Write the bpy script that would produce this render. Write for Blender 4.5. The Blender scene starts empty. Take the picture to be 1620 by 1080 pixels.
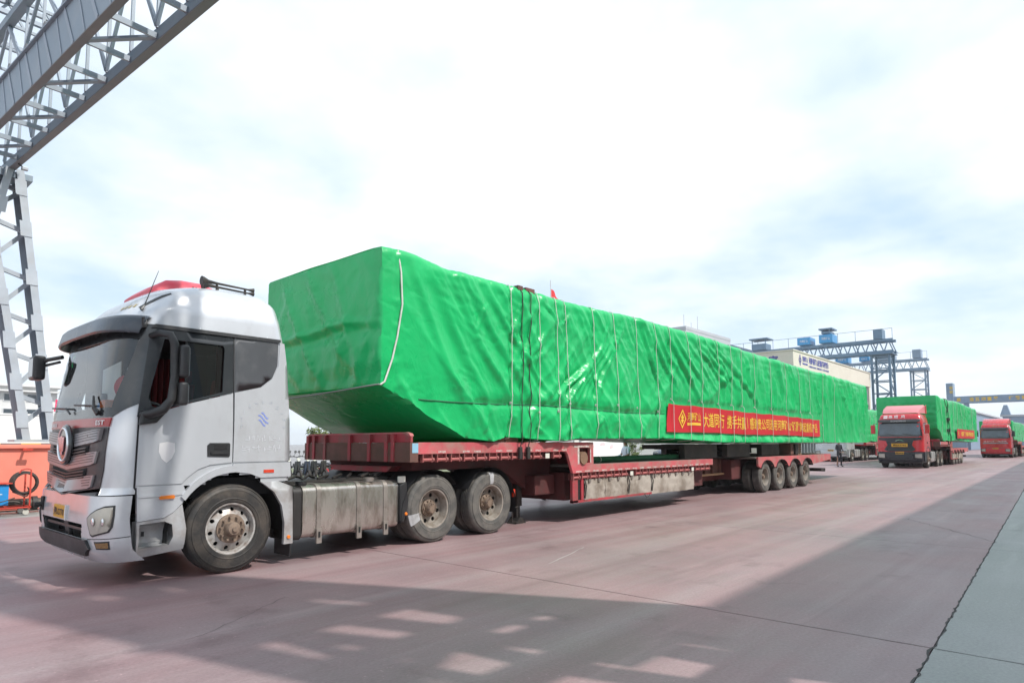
import bpy, bmesh, math, random
from mathutils import Vector, Matrix, noise, geometry
R = math.radians
scene = bpy.context.scene
COL = scene.collection

# ------------------------------------------------------------------ camera
_pitch, _yaw, _roll = R(4.727), R(41.62), R(0.189)
F0 = Vector((math.cos(_yaw), math.sin(_yaw), 0)); R0 = Vector((math.sin(_yaw), -math.cos(_yaw), 0)); U0 = Vector((0, 0, 1))
CF = F0*math.cos(_pitch) + U0*math.sin(_pitch); CU = U0*math.cos(_pitch) - F0*math.sin(_pitch)
CR = R0*math.cos(_roll) - CU*math.sin(_roll); CUP = CU*math.cos(_roll) + R0*math.sin(_roll)
cd = bpy.data.cameras.new("camera"); cam = bpy.data.objects.new("camera", cd); COL.objects.link(cam)
m3 = Matrix((CR, CUP, -CF)).transposed()
cam.matrix_world = Matrix.Translation((-3.808, -8.049, 1.583)) @ m3.to_4x4()
cd.sensor_width = 36; cd.lens = 36*1029.3/1620; cd.shift_y = 75.9/1620
cd.clip_start = 0.05; cd.clip_end = 6000
scene.camera = cam

# ------------------------------------------------------------------ sky and sun
SUN = Vector((0.20, -0.80, 1.0)).normalized()
world = bpy.data.worlds.new("World"); scene.world = world; world.use_nodes = True
nt = world.node_tree; nt.nodes.clear()
def wn(t, **k):
    n = nt.nodes.new(t)
    for a, b in k.items(): setattr(n, a, b)
    return n
out = wn('ShaderNodeOutputWorld'); bg = wn('ShaderNodeBackground')
sky = wn('ShaderNodeTexSky', sky_type='NISHITA', sun_disc=False)
sky.sun_elevation = math.asin(SUN.z); sky.sun_rotation = math.atan2(SUN.x, SUN.y)
sky.air_density = 1.0; sky.dust_density = 2.5; sky.ozone_density = 1.2
tc = wn('ShaderNodeTexCoord')
sep = wn('ShaderNodeSeparateXYZ'); nt.links.new(tc.outputs['Generated'], sep.inputs[0])
# flat cloud deck: project the view ray on a plane overhead
zz = wn('ShaderNodeMath', operation='ADD'); zz.inputs[1].default_value = 0.18; nt.links.new(sep.outputs[2], zz.inputs[0])
zm = wn('ShaderNodeMath', operation='MAXIMUM'); zm.inputs[1].default_value = 0.12; nt.links.new(zz.outputs[0], zm.inputs[0])
dx = wn('ShaderNodeMath', operation='DIVIDE'); nt.links.new(sep.outputs[0], dx.inputs[0]); nt.links.new(zm.outputs[0], dx.inputs[1])
dy = wn('ShaderNodeMath', operation='DIVIDE'); nt.links.new(sep.outputs[1], dy.inputs[0]); nt.links.new(zm.outputs[0], dy.inputs[1])
cmb = wn('ShaderNodeCombineXYZ'); nt.links.new(dx.outputs[0], cmb.inputs[0]); nt.links.new(dy.outputs[0], cmb.inputs[1])
cmb.inputs[2].default_value = 21.4
n1 = wn('ShaderNodeTexNoise'); n1.inputs['Scale'].default_value = 1.15; n1.inputs['Detail'].default_value = 7; n1.inputs['Roughness'].default_value = 0.52
nt.links.new(cmb.outputs[0], n1.inputs['Vector'])
cr = wn('ShaderNodeValToRGB'); cr.color_ramp.elements[0].position = 0.37; cr.color_ramp.elements[1].position = 0.62
nt.links.new(n1.outputs['Fac'], cr.inputs[0])
cl = wn('ShaderNodeMath', operation='MULTIPLY'); cl.inputs[1].default_value = 0.85; nt.links.new(cr.outputs[0], cl.inputs[0])
skm = wn('ShaderNodeMix', data_type='RGBA', blend_type='MIX')      # thin high veil over the blue
skm.inputs['Factor'].default_value = 0.84
skm.inputs['B'].default_value = (5.4, 6.9, 8.6, 1)
nt.links.new(sky.outputs[0], skm.inputs['A'])
mx = wn('ShaderNodeMix', data_type='RGBA', blend_type='MIX'); mx.inputs['B'].default_value = (9.3, 9.5, 9.6, 1)
nt.links.new(cl.outputs[0], mx.inputs['Factor']); nt.links.new(skm.outputs['Result'], mx.inputs['A'])
hzn = wn('ShaderNodeMapRange'); hzn.inputs['From Min'].default_value = 0.0; hzn.inputs['From Max'].default_value = 0.22; hzn.inputs['To Min'].default_value = 0.75; hzn.inputs['To Max'].default_value = 0.0
nt.links.new(sep.outputs[2], hzn.inputs['Value'])          # air whitens towards the horizon
mh = wn('ShaderNodeMix', data_type='RGBA', blend_type='MIX'); mh.inputs['B'].default_value = (8.2, 8.9, 9.4, 1)
nt.links.new(hzn.outputs[0], mh.inputs['Factor']); nt.links.new(mx.outputs['Result'], mh.inputs['A'])
nt.links.new(mh.outputs['Result'], bg.inputs['Color']); bg.inputs['Strength'].default_value = 0.10
nt.links.new(bg.outputs[0], out.inputs['Surface'])
sd = bpy.data.lights.new("sun", 'SUN'); sd.energy = 3.1; sd.angle = R(0.9); sd.color = (1.0, 0.955, 0.89)
so = bpy.data.objects.new("sun", sd); COL.objects.link(so); so.rotation_euler = SUN.to_track_quat('Z', 'Y').to_euler(); so.location = (0, -30, 60)
scene.view_settings.view_transform = 'Standard'; scene.view_settings.look = 'None'
scene.view_settings.exposure = 0.44; scene.view_settings.gamma = 1.0
try: scene.view_settings.use_curve_mapping = False
except Exception: pass
scene.cycles.max_bounces = 8; scene.cycles.transparent_max_bounces = 12
scene.cycles.caustics_reflective = False; scene.cycles.caustics_refractive = False

# ------------------------------------------------------------------ materials
MATS = {}
def mat(name, col, rough=0.5, metal=0.0, dirt=None, amt=0.5, dscale=3.0, bump=0.0, bscale=20.0, spec=0.5, coat=0.0,
        var=0.12, vscale=1.5, stretch=(1, 1, 1), edge=0.5, emit=None, trans=0.0, sheen=0):
    """Principled material: base colour varied by noise, with stains (dirt) that have their own shape, roughness variation and fine bump."""
    if name in MATS: return MATS[name]
    m = bpy.data.materials.new(name); m.use_nodes = True; t = m.node_tree; p = t.nodes['Principled BSDF']
    MATS[name] = m
    p.inputs['Roughness'].default_value = rough; p.inputs['Metallic'].default_value = metal
    p.inputs['Specular IOR Level'].default_value = spec; p.inputs['Coat Weight'].default_value = coat
    p.inputs['Coat Roughness'].default_value = 0.12
    if trans: p.inputs['Transmission Weight'].default_value = trans
    tcn = t.nodes.new('ShaderNodeTexCoord'); mp = t.nodes.new('ShaderNodeMapping'); mp.inputs['Scale'].default_value = stretch
    t.links.new(tcn.outputs['Object'], mp.inputs[0])
    c4 = (*col, 1)
    if var:
        n = t.nodes.new('ShaderNodeTexNoise'); n.inputs['Scale'].default_value = vscale; n.inputs['Detail'].default_value = 6; n.inputs['Roughness'].default_value = 0.6
        t.links.new(mp.outputs[0], n.inputs['Vector'])
        h = t.nodes.new('ShaderNodeMapRange'); h.inputs['From Min'].default_value = 0.3; h.inputs['From Max'].default_value = 0.7
        h.inputs['To Min'].default_value = 1-var; h.inputs['To Max'].default_value = 1+var
        t.links.new(n.outputs['Fac'], h.inputs['Value'])
        mu = t.nodes.new('ShaderNodeMix'); mu.data_type = 'RGBA'; mu.blend_type = 'MULTIPLY'; mu.inputs['Factor'].default_value = 1
        mu.inputs['A'].default_value = c4; t.links.new(h.outputs[0], mu.inputs['B']); cs = mu.outputs['Result']
        rr = t.nodes.new('ShaderNodeMapRange'); rr.inputs['From Min'].default_value = 0.3; rr.inputs['From Max'].default_value = 0.7
        rr.inputs['To Min'].default_value = max(0.03, rough*0.82); rr.inputs['To Max'].default_value = min(1, rough*1.2)
        t.links.new(n.outputs['Fac'], rr.inputs['Value']); t.links.new(rr.outputs[0], p.inputs['Roughness'])
    else:
        rgb = t.nodes.new('ShaderNodeRGB'); rgb.outputs[0].default_value = c4; cs = rgb.outputs[0]
    if dirt:
        n2 = t.nodes.new('ShaderNodeTexNoise'); n2.inputs['Scale'].default_value = dscale; n2.inputs['Detail'].default_value = 9; n2.inputs['Roughness'].default_value = 0.65
        mp2 = t.nodes.new('ShaderNodeMapping'); mp2.inputs['Location'].default_value = (3.1, 7.7, 1.3); mp2.inputs['Scale'].default_value = stretch
        t.links.new(tcn.outputs['Object'], mp2.inputs[0]); t.links.new(mp2.outputs[0], n2.inputs['Vector'])
        r = t.nodes.new('ShaderNodeValToRGB'); r.color_ramp.elements[0].position = edge; r.color_ramp.elements[1].position = min(0.99, edge+0.2)
        r.color_ramp.elements[1].color = (amt, amt, amt, 1)
        t.links.new(n2.outputs['Fac'], r.inputs[0])
        mx2 = t.nodes.new('ShaderNodeMix'); mx2.data_type = 'RGBA'; mx2.inputs['B'].default_value = (*dirt, 1)
        t.links.new(r.outputs[0], mx2.inputs['Factor']); t.links.new(cs, mx2.inputs['A']); cs = mx2.outputs['Result']
    t.links.new(cs, p.inputs['Base Color'])
    if emit: p.inputs['Emission Color'].default_value = (*emit, 1); p.inputs['Emission Strength'].default_value = 1
    if bump:
        b = t.nodes.new('ShaderNodeBump'); b.inputs['Strength'].default_value = bump; b.inputs['Distance'].default_value = 0.02
        n3 = t.nodes.new('ShaderNodeTexNoise'); n3.inputs['Scale'].default_value = bscale; n3.inputs['Detail'].default_value = 5
        t.links.new(mp.outputs[0], n3.inputs['Vector']); t.links.new(n3.outputs['Fac'], b.inputs['Height']); t.links.new(b.outputs[0], p.inputs['Normal'])
    return m
def glass(name, tint=(0.5, 0.6, 0.6), refl=0.35):
    if name in MATS: return MATS[name]
    m = bpy.data.materials.new(name); m.use_nodes = True; t = m.node_tree; t.nodes.clear(); MATS[name] = m
    o = t.nodes.new('ShaderNodeOutputMaterial'); mix = t.nodes.new('ShaderNodeMixShader'); tr = t.nodes.new('ShaderNodeBsdfTransparent'); gl = t.nodes.new('ShaderNodeBsdfGlossy')
    fr = t.nodes.new('ShaderNodeFresnel'); fr.inputs['IOR'].default_value = 1.5
    ad = t.nodes.new('ShaderNodeMath'); ad.operation = 'MULTIPLY_ADD'; ad.inputs[1].default_value = 1.0; ad.inputs[2].default_value = refl*0.25; ad.use_clamp = True
    t.links.new(fr.outputs[0], ad.inputs[0])
    tr.inputs[0].default_value = (*tint, 1); gl.inputs['Roughness'].default_value = 0.02; gl.inputs['Color'].default_value = (0.95, 0.97, 1, 1)
    t.links.new(ad.outputs[0], mix.inputs[0]); t.links.new(tr.outputs[0], mix.inputs[1]); t.links.new(gl.outputs[0], mix.inputs[2]); t.links.new(mix.outputs[0], o.inputs[0])
    return m

mat('silver', (0.60, 0.62, 0.65), 0.24, 0.35, dirt=(0.36, 0.34, 0.32), amt=0.30, dscale=2.6, coat=0.5, var=0.06, stretch=(1, 1, 0.5))
mat('silver_dirty', (0.46, 0.47, 0.48), 0.45, 0.25, dirt=(0.25, 0.21, 0.18), amt=0.55, dscale=4, var=0.1, edge=0.42)
mat('plastic_black', (0.022, 0.023, 0.025), 0.42, 0, dirt=(0.09, 0.085, 0.08), amt=0.35, dscale=5)
mat('gloss_black', (0.03, 0.034, 0.038), 0.16, 0, dirt=(0.10, 0.10, 0.10), amt=0.25, dscale=2.5, coat=0.3)
mat('visor', (0.045, 0.055, 0.07), 0.25, 0, dirt=(0.16, 0.16, 0.16), amt=0.3, dscale=3)
mat('quarter', (0.075, 0.08, 0.088), 0.35, 0, dirt=(0.2, 0.2, 0.2), amt=0.3, dscale=3)
mat('inside_dark', (0.012, 0.012, 0.013), 0.8)
mat('cab_lining', (0.030, 0.024, 0.022), 0.85)
mat('grille_dark', (0.030, 0.026, 0.030), 0.4, 0.1, dirt=(0.16, 0.14, 0.13), amt=0.4, dscale=4)
mat('grille_silver', (0.30, 0.30, 0.32), 0.3, 0.4, dirt=(0.24, 0.22, 0.2), amt=0.3, dscale=4)
mat('chrome', (0.75, 0.76, 0.78), 0.14, 1.0, var=0.04)
mat('emblem_reflection', (0.55, 0.28, 0.30), 0.22, 0.8, var=0.05)
mat('red_band', (0.36, 0.02, 0.025), 0.3, 0, dirt=(0.3, 0.12, 0.1), amt=0.3, dscale=5, coat=0.2)
mat('roof_red', (0.62, 0.04, 0.075), 0.42, 0, dirt=(0.5, 0.2, 0.2), amt=0.35, dscale=4)
mat('lens', (0.40, 0.39, 0.35), 0.12, 0.15, dirt=(0.5, 0.47, 0.40), amt=0.5, dscale=6, coat=0.6)
mat('amber', (0.75, 0.20, 0.02), 0.25, coat=0.5)
mat('amber_dull', (0.20, 0.11, 0.04), 0.25, coat=0.5)
mat('lamp_red', (0.60, 0.05, 0.02), 0.25, coat=0.5)
mat('lamp_white', (0.70, 0.70, 0.62), 0.3, coat=0.3)
mat('plate_yellow', (0.62, 0.33, 0.02), 0.45, dirt=(0.25, 0.14, 0.03), amt=0.4, dscale=18)
mat('ink_black', (0.01, 0.01, 0.01), 0.5, var=0)
mat('ink_white', (0.72, 0.72, 0.72), 0.5, var=0.05)
mat('ghost_white', (0.56, 0.58, 0.61), 0.4, var=0.05)
mat('ghost_grey', (0.43, 0.46, 0.50), 0.4, var=0.05)
mat('ink_blue', (0.20, 0.26, 0.58), 0.45, var=0.05)
mat('ink_gold', (0.42, 0.33, 0.14), 0.45, var=0.05)
mat('tyre', (0.026, 0.025, 0.024), 0.62, 0, dirt=(0.10, 0.082, 0.066), amt=0.6, dscale=5, edge=0.44, bump=0.15, bscale=30)
mat('tyre_dusty', (0.085, 0.083, 0.078), 0.7, 0, dirt=(0.17, 0.158, 0.14), amt=0.7, dscale=6, edge=0.42, bump=0.15, bscale=30)
mat('rim_white', (0.46, 0.45, 0.43), 0.45, 0.2, dirt=(0.16, 0.10, 0.07), amt=0.75, dscale=9, edge=0.45)
mat('rim_rear', (0.36, 0.33, 0.29), 0.5, 0.25, dirt=(0.14, 0.10, 0.07), amt=0.6, dscale=7, edge=0.42)
mat('hub_rust', (0.27, 0.20, 0.15), 0.6, 0.3, dirt=(0.08, 0.06, 0.05), amt=0.7, dscale=12, edge=0.45)
mat('steel_dark', (0.035, 0.033, 0.032), 0.55, 0.2, dirt=(0.10, 0.075, 0.06), amt=0.5, dscale=5)
mat('tank', (0.50, 0.47, 0.43), 0.26, 0.8, dirt=(0.17, 0.125, 0.09), amt=0.8, dscale=3.4, edge=0.46, stretch=(1.6, 1, 0.5))
mat('strap', (0.34, 0.31, 0.28), 0.4, 0.6, dirt=(0.14, 0.11, 0.09), amt=0.6, dscale=8)
mat('trailer_red', (0.40, 0.045, 0.06), 0.55, 0, dirt=(0.17, 0.10, 0.085), amt=0.75, dscale=3.2, edge=0.44, var=0.2)
mat('trailer_pink', (0.52, 0.10, 0.115), 0.55, 0, dirt=(0.36, 0.24, 0.20), amt=0.75, dscale=3.2, edge=0.44, var=0.22)
mat('trailer_rust', (0.17, 0.075, 0.06), 0.7, 0, dirt=(0.09, 0.055, 0.04), amt=0.7, dscale=3, edge=0.42)
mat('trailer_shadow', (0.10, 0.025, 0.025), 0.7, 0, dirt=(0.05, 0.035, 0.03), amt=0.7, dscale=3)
mat('deck_top', (0.20, 0.17, 0.15), 0.8, 0, dirt=(0.10, 0.08, 0.07), amt=0.6, dscale=2, bump=0.3, bscale=10)
mat('skirt', (0.42, 0.38, 0.33), 0.75, 0, dirt=(0.20, 0.165, 0.13), amt=0.8, dscale=2.2, edge=0.42, bump=0.25, bscale=5)
mat('wood', (0.24, 0.145, 0.09), 0.75, 0, dirt=(0.11, 0.07, 0.05), amt=0.6, dscale=4, stretch=(1, 6, 6))
mat('rope', (0.62, 0.62, 0.58), 0.8, var=0.15, vscale=12)
mat('rope_dark', (0.05, 0.05, 0.045), 0.8)
mat('conspic', (0.68, 0.65, 0.6), 0.5, 0, dirt=(0.4, 0.25, 0.22), amt=0.8, dscale=20, edge=0.42)
mat('banner', (0.52, 0.012, 0.022), 0.55, var=0.08)
mat('gold', (0.80, 0.52, 0.05), 0.5, var=0.04)
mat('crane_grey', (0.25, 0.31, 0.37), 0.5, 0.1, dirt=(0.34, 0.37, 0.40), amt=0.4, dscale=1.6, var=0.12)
mat('crane_lattice', (0.31, 0.36, 0.42), 0.5, 0.1, dirt=(0.25, 0.27, 0.29), amt=0.4, dscale=2)
mat('crane_leg', (0.43, 0.47, 0.52), 0.45, 0.05, dirt=(0.42, 0.40, 0.38), amt=0.35, dscale=2.2)
mat('crane_brown', (0.19, 0.195, 0.21), 0.6, 0.1, dirt=(0.25, 0.23, 0.21), amt=0.4, dscale=2)
mat('crane_blue', (0.115, 0.19, 0.28), 0.5, 0.1, var=0.12)
mat('crane_pale', (0.22, 0.30, 0.40), 0.5, 0.1, var=0.12)
mat('sign_blue', (0.04, 0.25, 0.52), 0.4, var=0.05)
mat('orange', (0.84, 0.25, 0.18), 0.5, 0, dirt=(0.78, 0.29, 0.22), amt=0.5, dscale=1.4, var=0.06)
mat('hazard_yellow', (0.75, 0.45, 0.03), 0.5); mat('hazard_black', (0.03, 0.03, 0.03), 0.5)
mat('white_wall', (0.80, 0.80, 0.79), 0.7, 0, dirt=(0.62, 0.60, 0.58), amt=0.4, dscale=0.7, var=0.04)
mat('plaster', (0.66, 0.66, 0.65), 0.8, 0, dirt=(0.5, 0.49, 0.47), amt=0.5, dscale=0.5, var=0.05)
mat('cream', (0.66, 0.60, 0.52), 0.7, 0, dirt=(0.55, 0.49, 0.42), amt=0.4, dscale=0.3, var=0.04)
mat('bldg_grey', (0.42, 0.44, 0.47), 0.7, var=0.06, vscale=0.4)
mat('roof_navy', (0.06, 0.10, 0.15), 0.6, var=0.1)
mat('win_dark', (0.03, 0.045, 0.06), 0.08, 0, var=0.15, coat=0.5)
mat('win_frame', (0.55, 0.56, 0.57), 0.5)
mat('sign_pink', (0.80, 0.05, 0.16), 0.5, var=0.05)
mat('weld_blue', (0.02, 0.26, 0.62), 0.4, dirt=(0.05, 0.14, 0.3), amt=0.4, dscale=6)
mat('frame_red', (0.55, 0.06, 0.04), 0.45)
mat('cable', (0.045, 0.038, 0.034), 0.6, dirt=(0.14, 0.11, 0.09), amt=0.5, dscale=10)
mat('pipe', (0.075, 0.062, 0.052), 0.55, 0.4, dirt=(0.15, 0.11, 0.08), amt=0.6, dscale=5)
mat('caster', (0.5, 0.47, 0.42), 0.6)
mat('cab_red', (0.52, 0.018, 0.028), 0.28, 0, coat=0.5, var=0.06, dirt=(0.30, 0.05, 0.05), amt=0.3, dscale=2)
mat('cab_red_bright', (0.50, 0.03, 0.025), 0.3, 0, coat=0.4, var=0.06)
mat('cab_silver', (0.58, 0.60, 0.62), 0.3, 0.3, coat=0.4, var=0.05)
mat('dash', (0.05, 0.048, 0.045), 0.7)
mat('seat_red', (0.30, 0.02, 0.02), 0.8)
mat('paper', (0.80, 0.80, 0.78), 0.7, var=0.03)
mat('cushion_red', (0.55, 0.03, 0.05), 0.8)
mat('cloth_orange', (0.75, 0.16, 0.03), 0.8)
mat('mirror_glass', (0.30, 0.30, 0.31), 0.12, 0.6)
mat('car_navy', (0.025, 0.035, 0.06), 0.2, 0, coat=0.6, var=0.05)
mat('shirt_white', (0.66, 0.72, 0.80), 0.8); mat('skin', (0.35, 0.19, 0.13), 0.6); mat('trousers_dark', (0.025, 0.027, 0.035), 0.8)
mat('jeans', (0.06, 0.08, 0.14), 0.85); mat('hair', (0.012, 0.011, 0.01), 0.6); mat('shoe', (0.03, 0.028, 0.027), 0.6)
mat('flag_red', (0.62, 0.02, 0.025), 0.7)
mat('bark', (0.10, 0.075, 0.055), 0.9, bump=0.4, bscale=12)
mat('kerb', (0.5, 0.5, 0.48), 0.8)
glass('glass_clear', (0.80, 0.86, 0.86), 0.15); glass('glass_dark', (0.22, 0.26, 0.27), 0.1)
def leafmat(name, a, b):
    m = mat(name, a, 0.6, var=0.35, vscale=3.0, dirt=b, amt=0.8, dscale=1.2); return m
leafmat('leaf_dark', (0.045, 0.085, 0.03), (0.075, 0.12, 0.04)); leafmat('leaf_light', (0.11, 0.15, 0.035), (0.15, 0.16, 0.05))

def tarp_material(name, col, dark):
    m = mat(name, col, 0.30, 0, var=0.06, vscale=0.6, spec=0.46, dirt=tuple(c*0.75+0.02 for c in col), amt=0.5, dscale=0.9)
    t = m.node_tree; p = t.nodes['Principled BSDF']
    tcn = [n for n in t.nodes if n.type == 'TEX_COORD'][0]
    n1 = t.nodes.new('ShaderNodeTexNoise'); n1.inputs['Scale'].default_value = 3.2; n1.inputs['Detail'].default_value = 2; n1.inputs['Distortion'].default_value = 1.2
    v = t.nodes.new('ShaderNodeTexVoronoi'); v.feature = 'DISTANCE_TO_EDGE'; v.inputs['Scale'].default_value = 2.6
    w = t.nodes.new('ShaderNodeTexNoise'); w.inputs['Scale'].default_value = 1.7; w.inputs['Detail'].default_value = 4
    ad = t.nodes.new('ShaderNodeMix'); ad.data_type = 'VECTOR'; ad.inputs['Factor'].default_value = 0.22
    t.links.new(tcn.outputs['Object'], w.inputs['Vector']); t.links.new(tcn.outputs['Object'], ad.inputs['A']); t.links.new(w.outputs['Color'], ad.inputs['B']); t.links.new(ad.outputs['Result'], v.inputs['Vector'])
    t.links.new(tcn.outputs['Object'], n1.inputs['Vector'])
    mn = t.nodes.new('ShaderNodeMath'); mn.operation = 'MINIMUM'; mn.inputs[1].default_value = 0.12; t.links.new(v.outputs['Distance'], mn.inputs[0])
    mm = t.nodes.new('ShaderNodeMath'); mm.operation = 'MULTIPLY_ADD'; mm.inputs[1].default_value = 1.6; t.links.new(mn.outputs[0], mm.inputs[0]); t.links.new(n1.outputs['Fac'], mm.inputs[2])
    b = t.nodes.new('ShaderNodeBump'); b.inputs['Strength'].default_value = 0.30; b.inputs['Distance'].default_value = 0.04
    t.links.new(mm.outputs[0], b.inputs['Height']); t.links.new(b.outputs[0], p.inputs['Normal'])
    # woven plastic film lets a little light through
    tr = t.nodes.new('ShaderNodeBsdfTranslucent'); tr.inputs['Color'].default_value = (*dark, 1)
    mixs = t.nodes.new('ShaderNodeMixShader'); mixs.inputs[0].default_value = 0.12
    o = [n for n in t.nodes if n.type == 'OUTPUT_MATERIAL'][0]
    t.links.new(p.outputs[0], mixs.inputs[1]); t.links.new(tr.outputs[0], mixs.inputs[2]); t.links.new(mixs.outputs[0], o.inputs['Surface'])
    return m
tarp_material('tarp', (0.012, 0.52, 0.155), (0.03, 0.60, 0.18))

def ground_material(name, col, stain, pale):
    m = mat(name, col, 0.50, 0, var=0.10, vscale=0.5, dirt=stain, amt=0.55, dscale=0.28, edge=0.42, spec=0.5)
    t = m.node_tree; p = t.nodes['Principled BSDF']; tcn = [n for n in t.nodes if n.type == 'TEX_COORD'][0]
    lk = p.inputs['Base Color'].links[0].from_socket
    # dusty wheel tracks running along the yard (stretched noise) and fine aggregate speckle
    mp = t.nodes.new('ShaderNodeMapping'); mp.inputs['Scale'].default_value = (0.06, 1.4, 1); t.links.new(tcn.outputs['Object'], mp.inputs[0])
    n = t.nodes.new('ShaderNodeTexNoise'); n.inputs['Scale'].default_value = 1.0; n.inputs['Detail'].default_value = 8; n.inputs['Roughness'].default_value = 0.6; t.links.new(mp.outputs[0], n.inputs['Vector'])
    r = t.nodes.new('ShaderNodeValToRGB'); r.color_ramp.elements[0].position = 0.42; r.color_ramp.elements[1].position = 0.72; r.color_ramp.elements[1].color = (0.5, 0.5, 0.5, 1)
    t.links.new(n.outputs['Fac'], r.inputs[0])
    a = t.nodes.new('ShaderNodeMix'); a.data_type = 'RGBA'; a.inputs['B'].default_value = (*pale, 1); t.links.new(r.outputs[0], a.inputs['Factor']); t.links.new(lk, a.inputs['A'])
    s = t.nodes.new('ShaderNodeTexNoise'); s.inputs['Scale'].default_value = 38; s.inputs['Detail'].default_value = 4; t.links.new(tcn.outputs['Object'], s.inputs['Vector'])
    h = t.nodes.new('ShaderNodeMapRange'); h.inputs['From Min'].default_value = 0.3; h.inputs['From Max'].default_value = 0.7; h.inputs['To Min'].default_value = 0.88; h.inputs['To Max'].default_value = 1.1; t.links.new(s.outputs['Fac'], h.inputs['Value'])
    u = t.nodes.new('ShaderNodeMix'); u.data_type = 'RGBA'; u.blend_type = 'MULTIPLY'; u.inputs['Factor'].default_value = 1; t.links.new(a.outputs['Result'], u.inputs['A']); t.links.new(h.outputs[0], u.inputs['B'])
    t.links.new(u.outputs['Result'], p.inputs['Base Color'])
    # oil blots, tyre scuffs and pale grit spots, each with a shape of its own
    def blot(scale, vec, lo, hi, colr, amt, src):
        q = t.nodes.new('ShaderNodeTexNoise'); q.inputs['Scale'].default_value = scale; q.inputs['Detail'].default_value = 7; q.inputs['Roughness'].default_value = 0.62
        mq = t.nodes.new('ShaderNodeMapping'); mq.inputs['Scale'].default_value = vec; mq.inputs['Location'].default_value = (scale*3.3, scale*1.7, 0.4); t.links.new(tcn.outputs['Object'], mq.inputs[0]); t.links.new(mq.outputs[0], q.inputs['Vector'])
        w = t.nodes.new('ShaderNodeValToRGB'); w.color_ramp.elements[0].position = lo; w.color_ramp.elements[1].position = hi; w.color_ramp.elements[1].color = (amt, amt, amt, 1); t.links.new(q.outputs['Fac'], w.inputs[0])
        k = t.nodes.new('ShaderNodeMix'); k.data_type = 'RGBA'; k.inputs['B'].default_value = (*colr, 1); t.links.new(w.outputs[0], k.inputs['Factor']); t.links.new(src, k.inputs['A']); return k.outputs['Result']
    cs_ = u.outputs['Result']
    cs_ = blot(1.1, (1, 1, 1), 0.58, 0.70, tuple(c*0.45 for c in col), 0.5, cs_)
    cs_ = blot(0.9, (0.10, 2.6, 1), 0.55, 0.68, tuple(c*0.55 for c in col), 0.30, cs_)
    cs_ = blot(2.2, (0.16, 1.3, 1), 0.58, 0.68, tuple(min(1, c*1.5+0.05) for c in col), 0.22, cs_)
    cs_ = blot(26, (1, 1, 1), 0.66, 0.70, tuple(min(1, c*1.7+0.08) for c in col), 0.5, cs_)
    cs_ = blot(17, (1, 1, 1), 0.67, 0.72, tuple(c*0.4 for c in col), 0.5, cs_)
    t.links.new(cs_, p.inputs['Base Color'])
    b = t.nodes.new('ShaderNodeBump'); b.inputs['Strength'].default_value = 0.22; b.inputs['Distance'].default_value = 0.01; t.links.new(s.outputs['Fac'], b.inputs['Height']); t.links.new(b.outputs[0], p.inputs['Normal'])
ground_material('yard_red', (0.285, 0.180, 0.185), (0.19, 0.145, 0.155), (0.37, 0.318, 0.315))
ground_material('yard_green', (0.27, 0.295, 0.28), (0.215, 0.235, 0.23), (0.36, 0.38, 0.37))
ground_material('yard_grey', (0.26, 0.25, 0.25), (0.2, 0.19, 0.19), (0.33, 0.31, 0.30))
ground_material('grass', (0.12, 0.14, 0.04), (0.08, 0.10, 0.03), (0.22, 0.20, 0.07))

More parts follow.
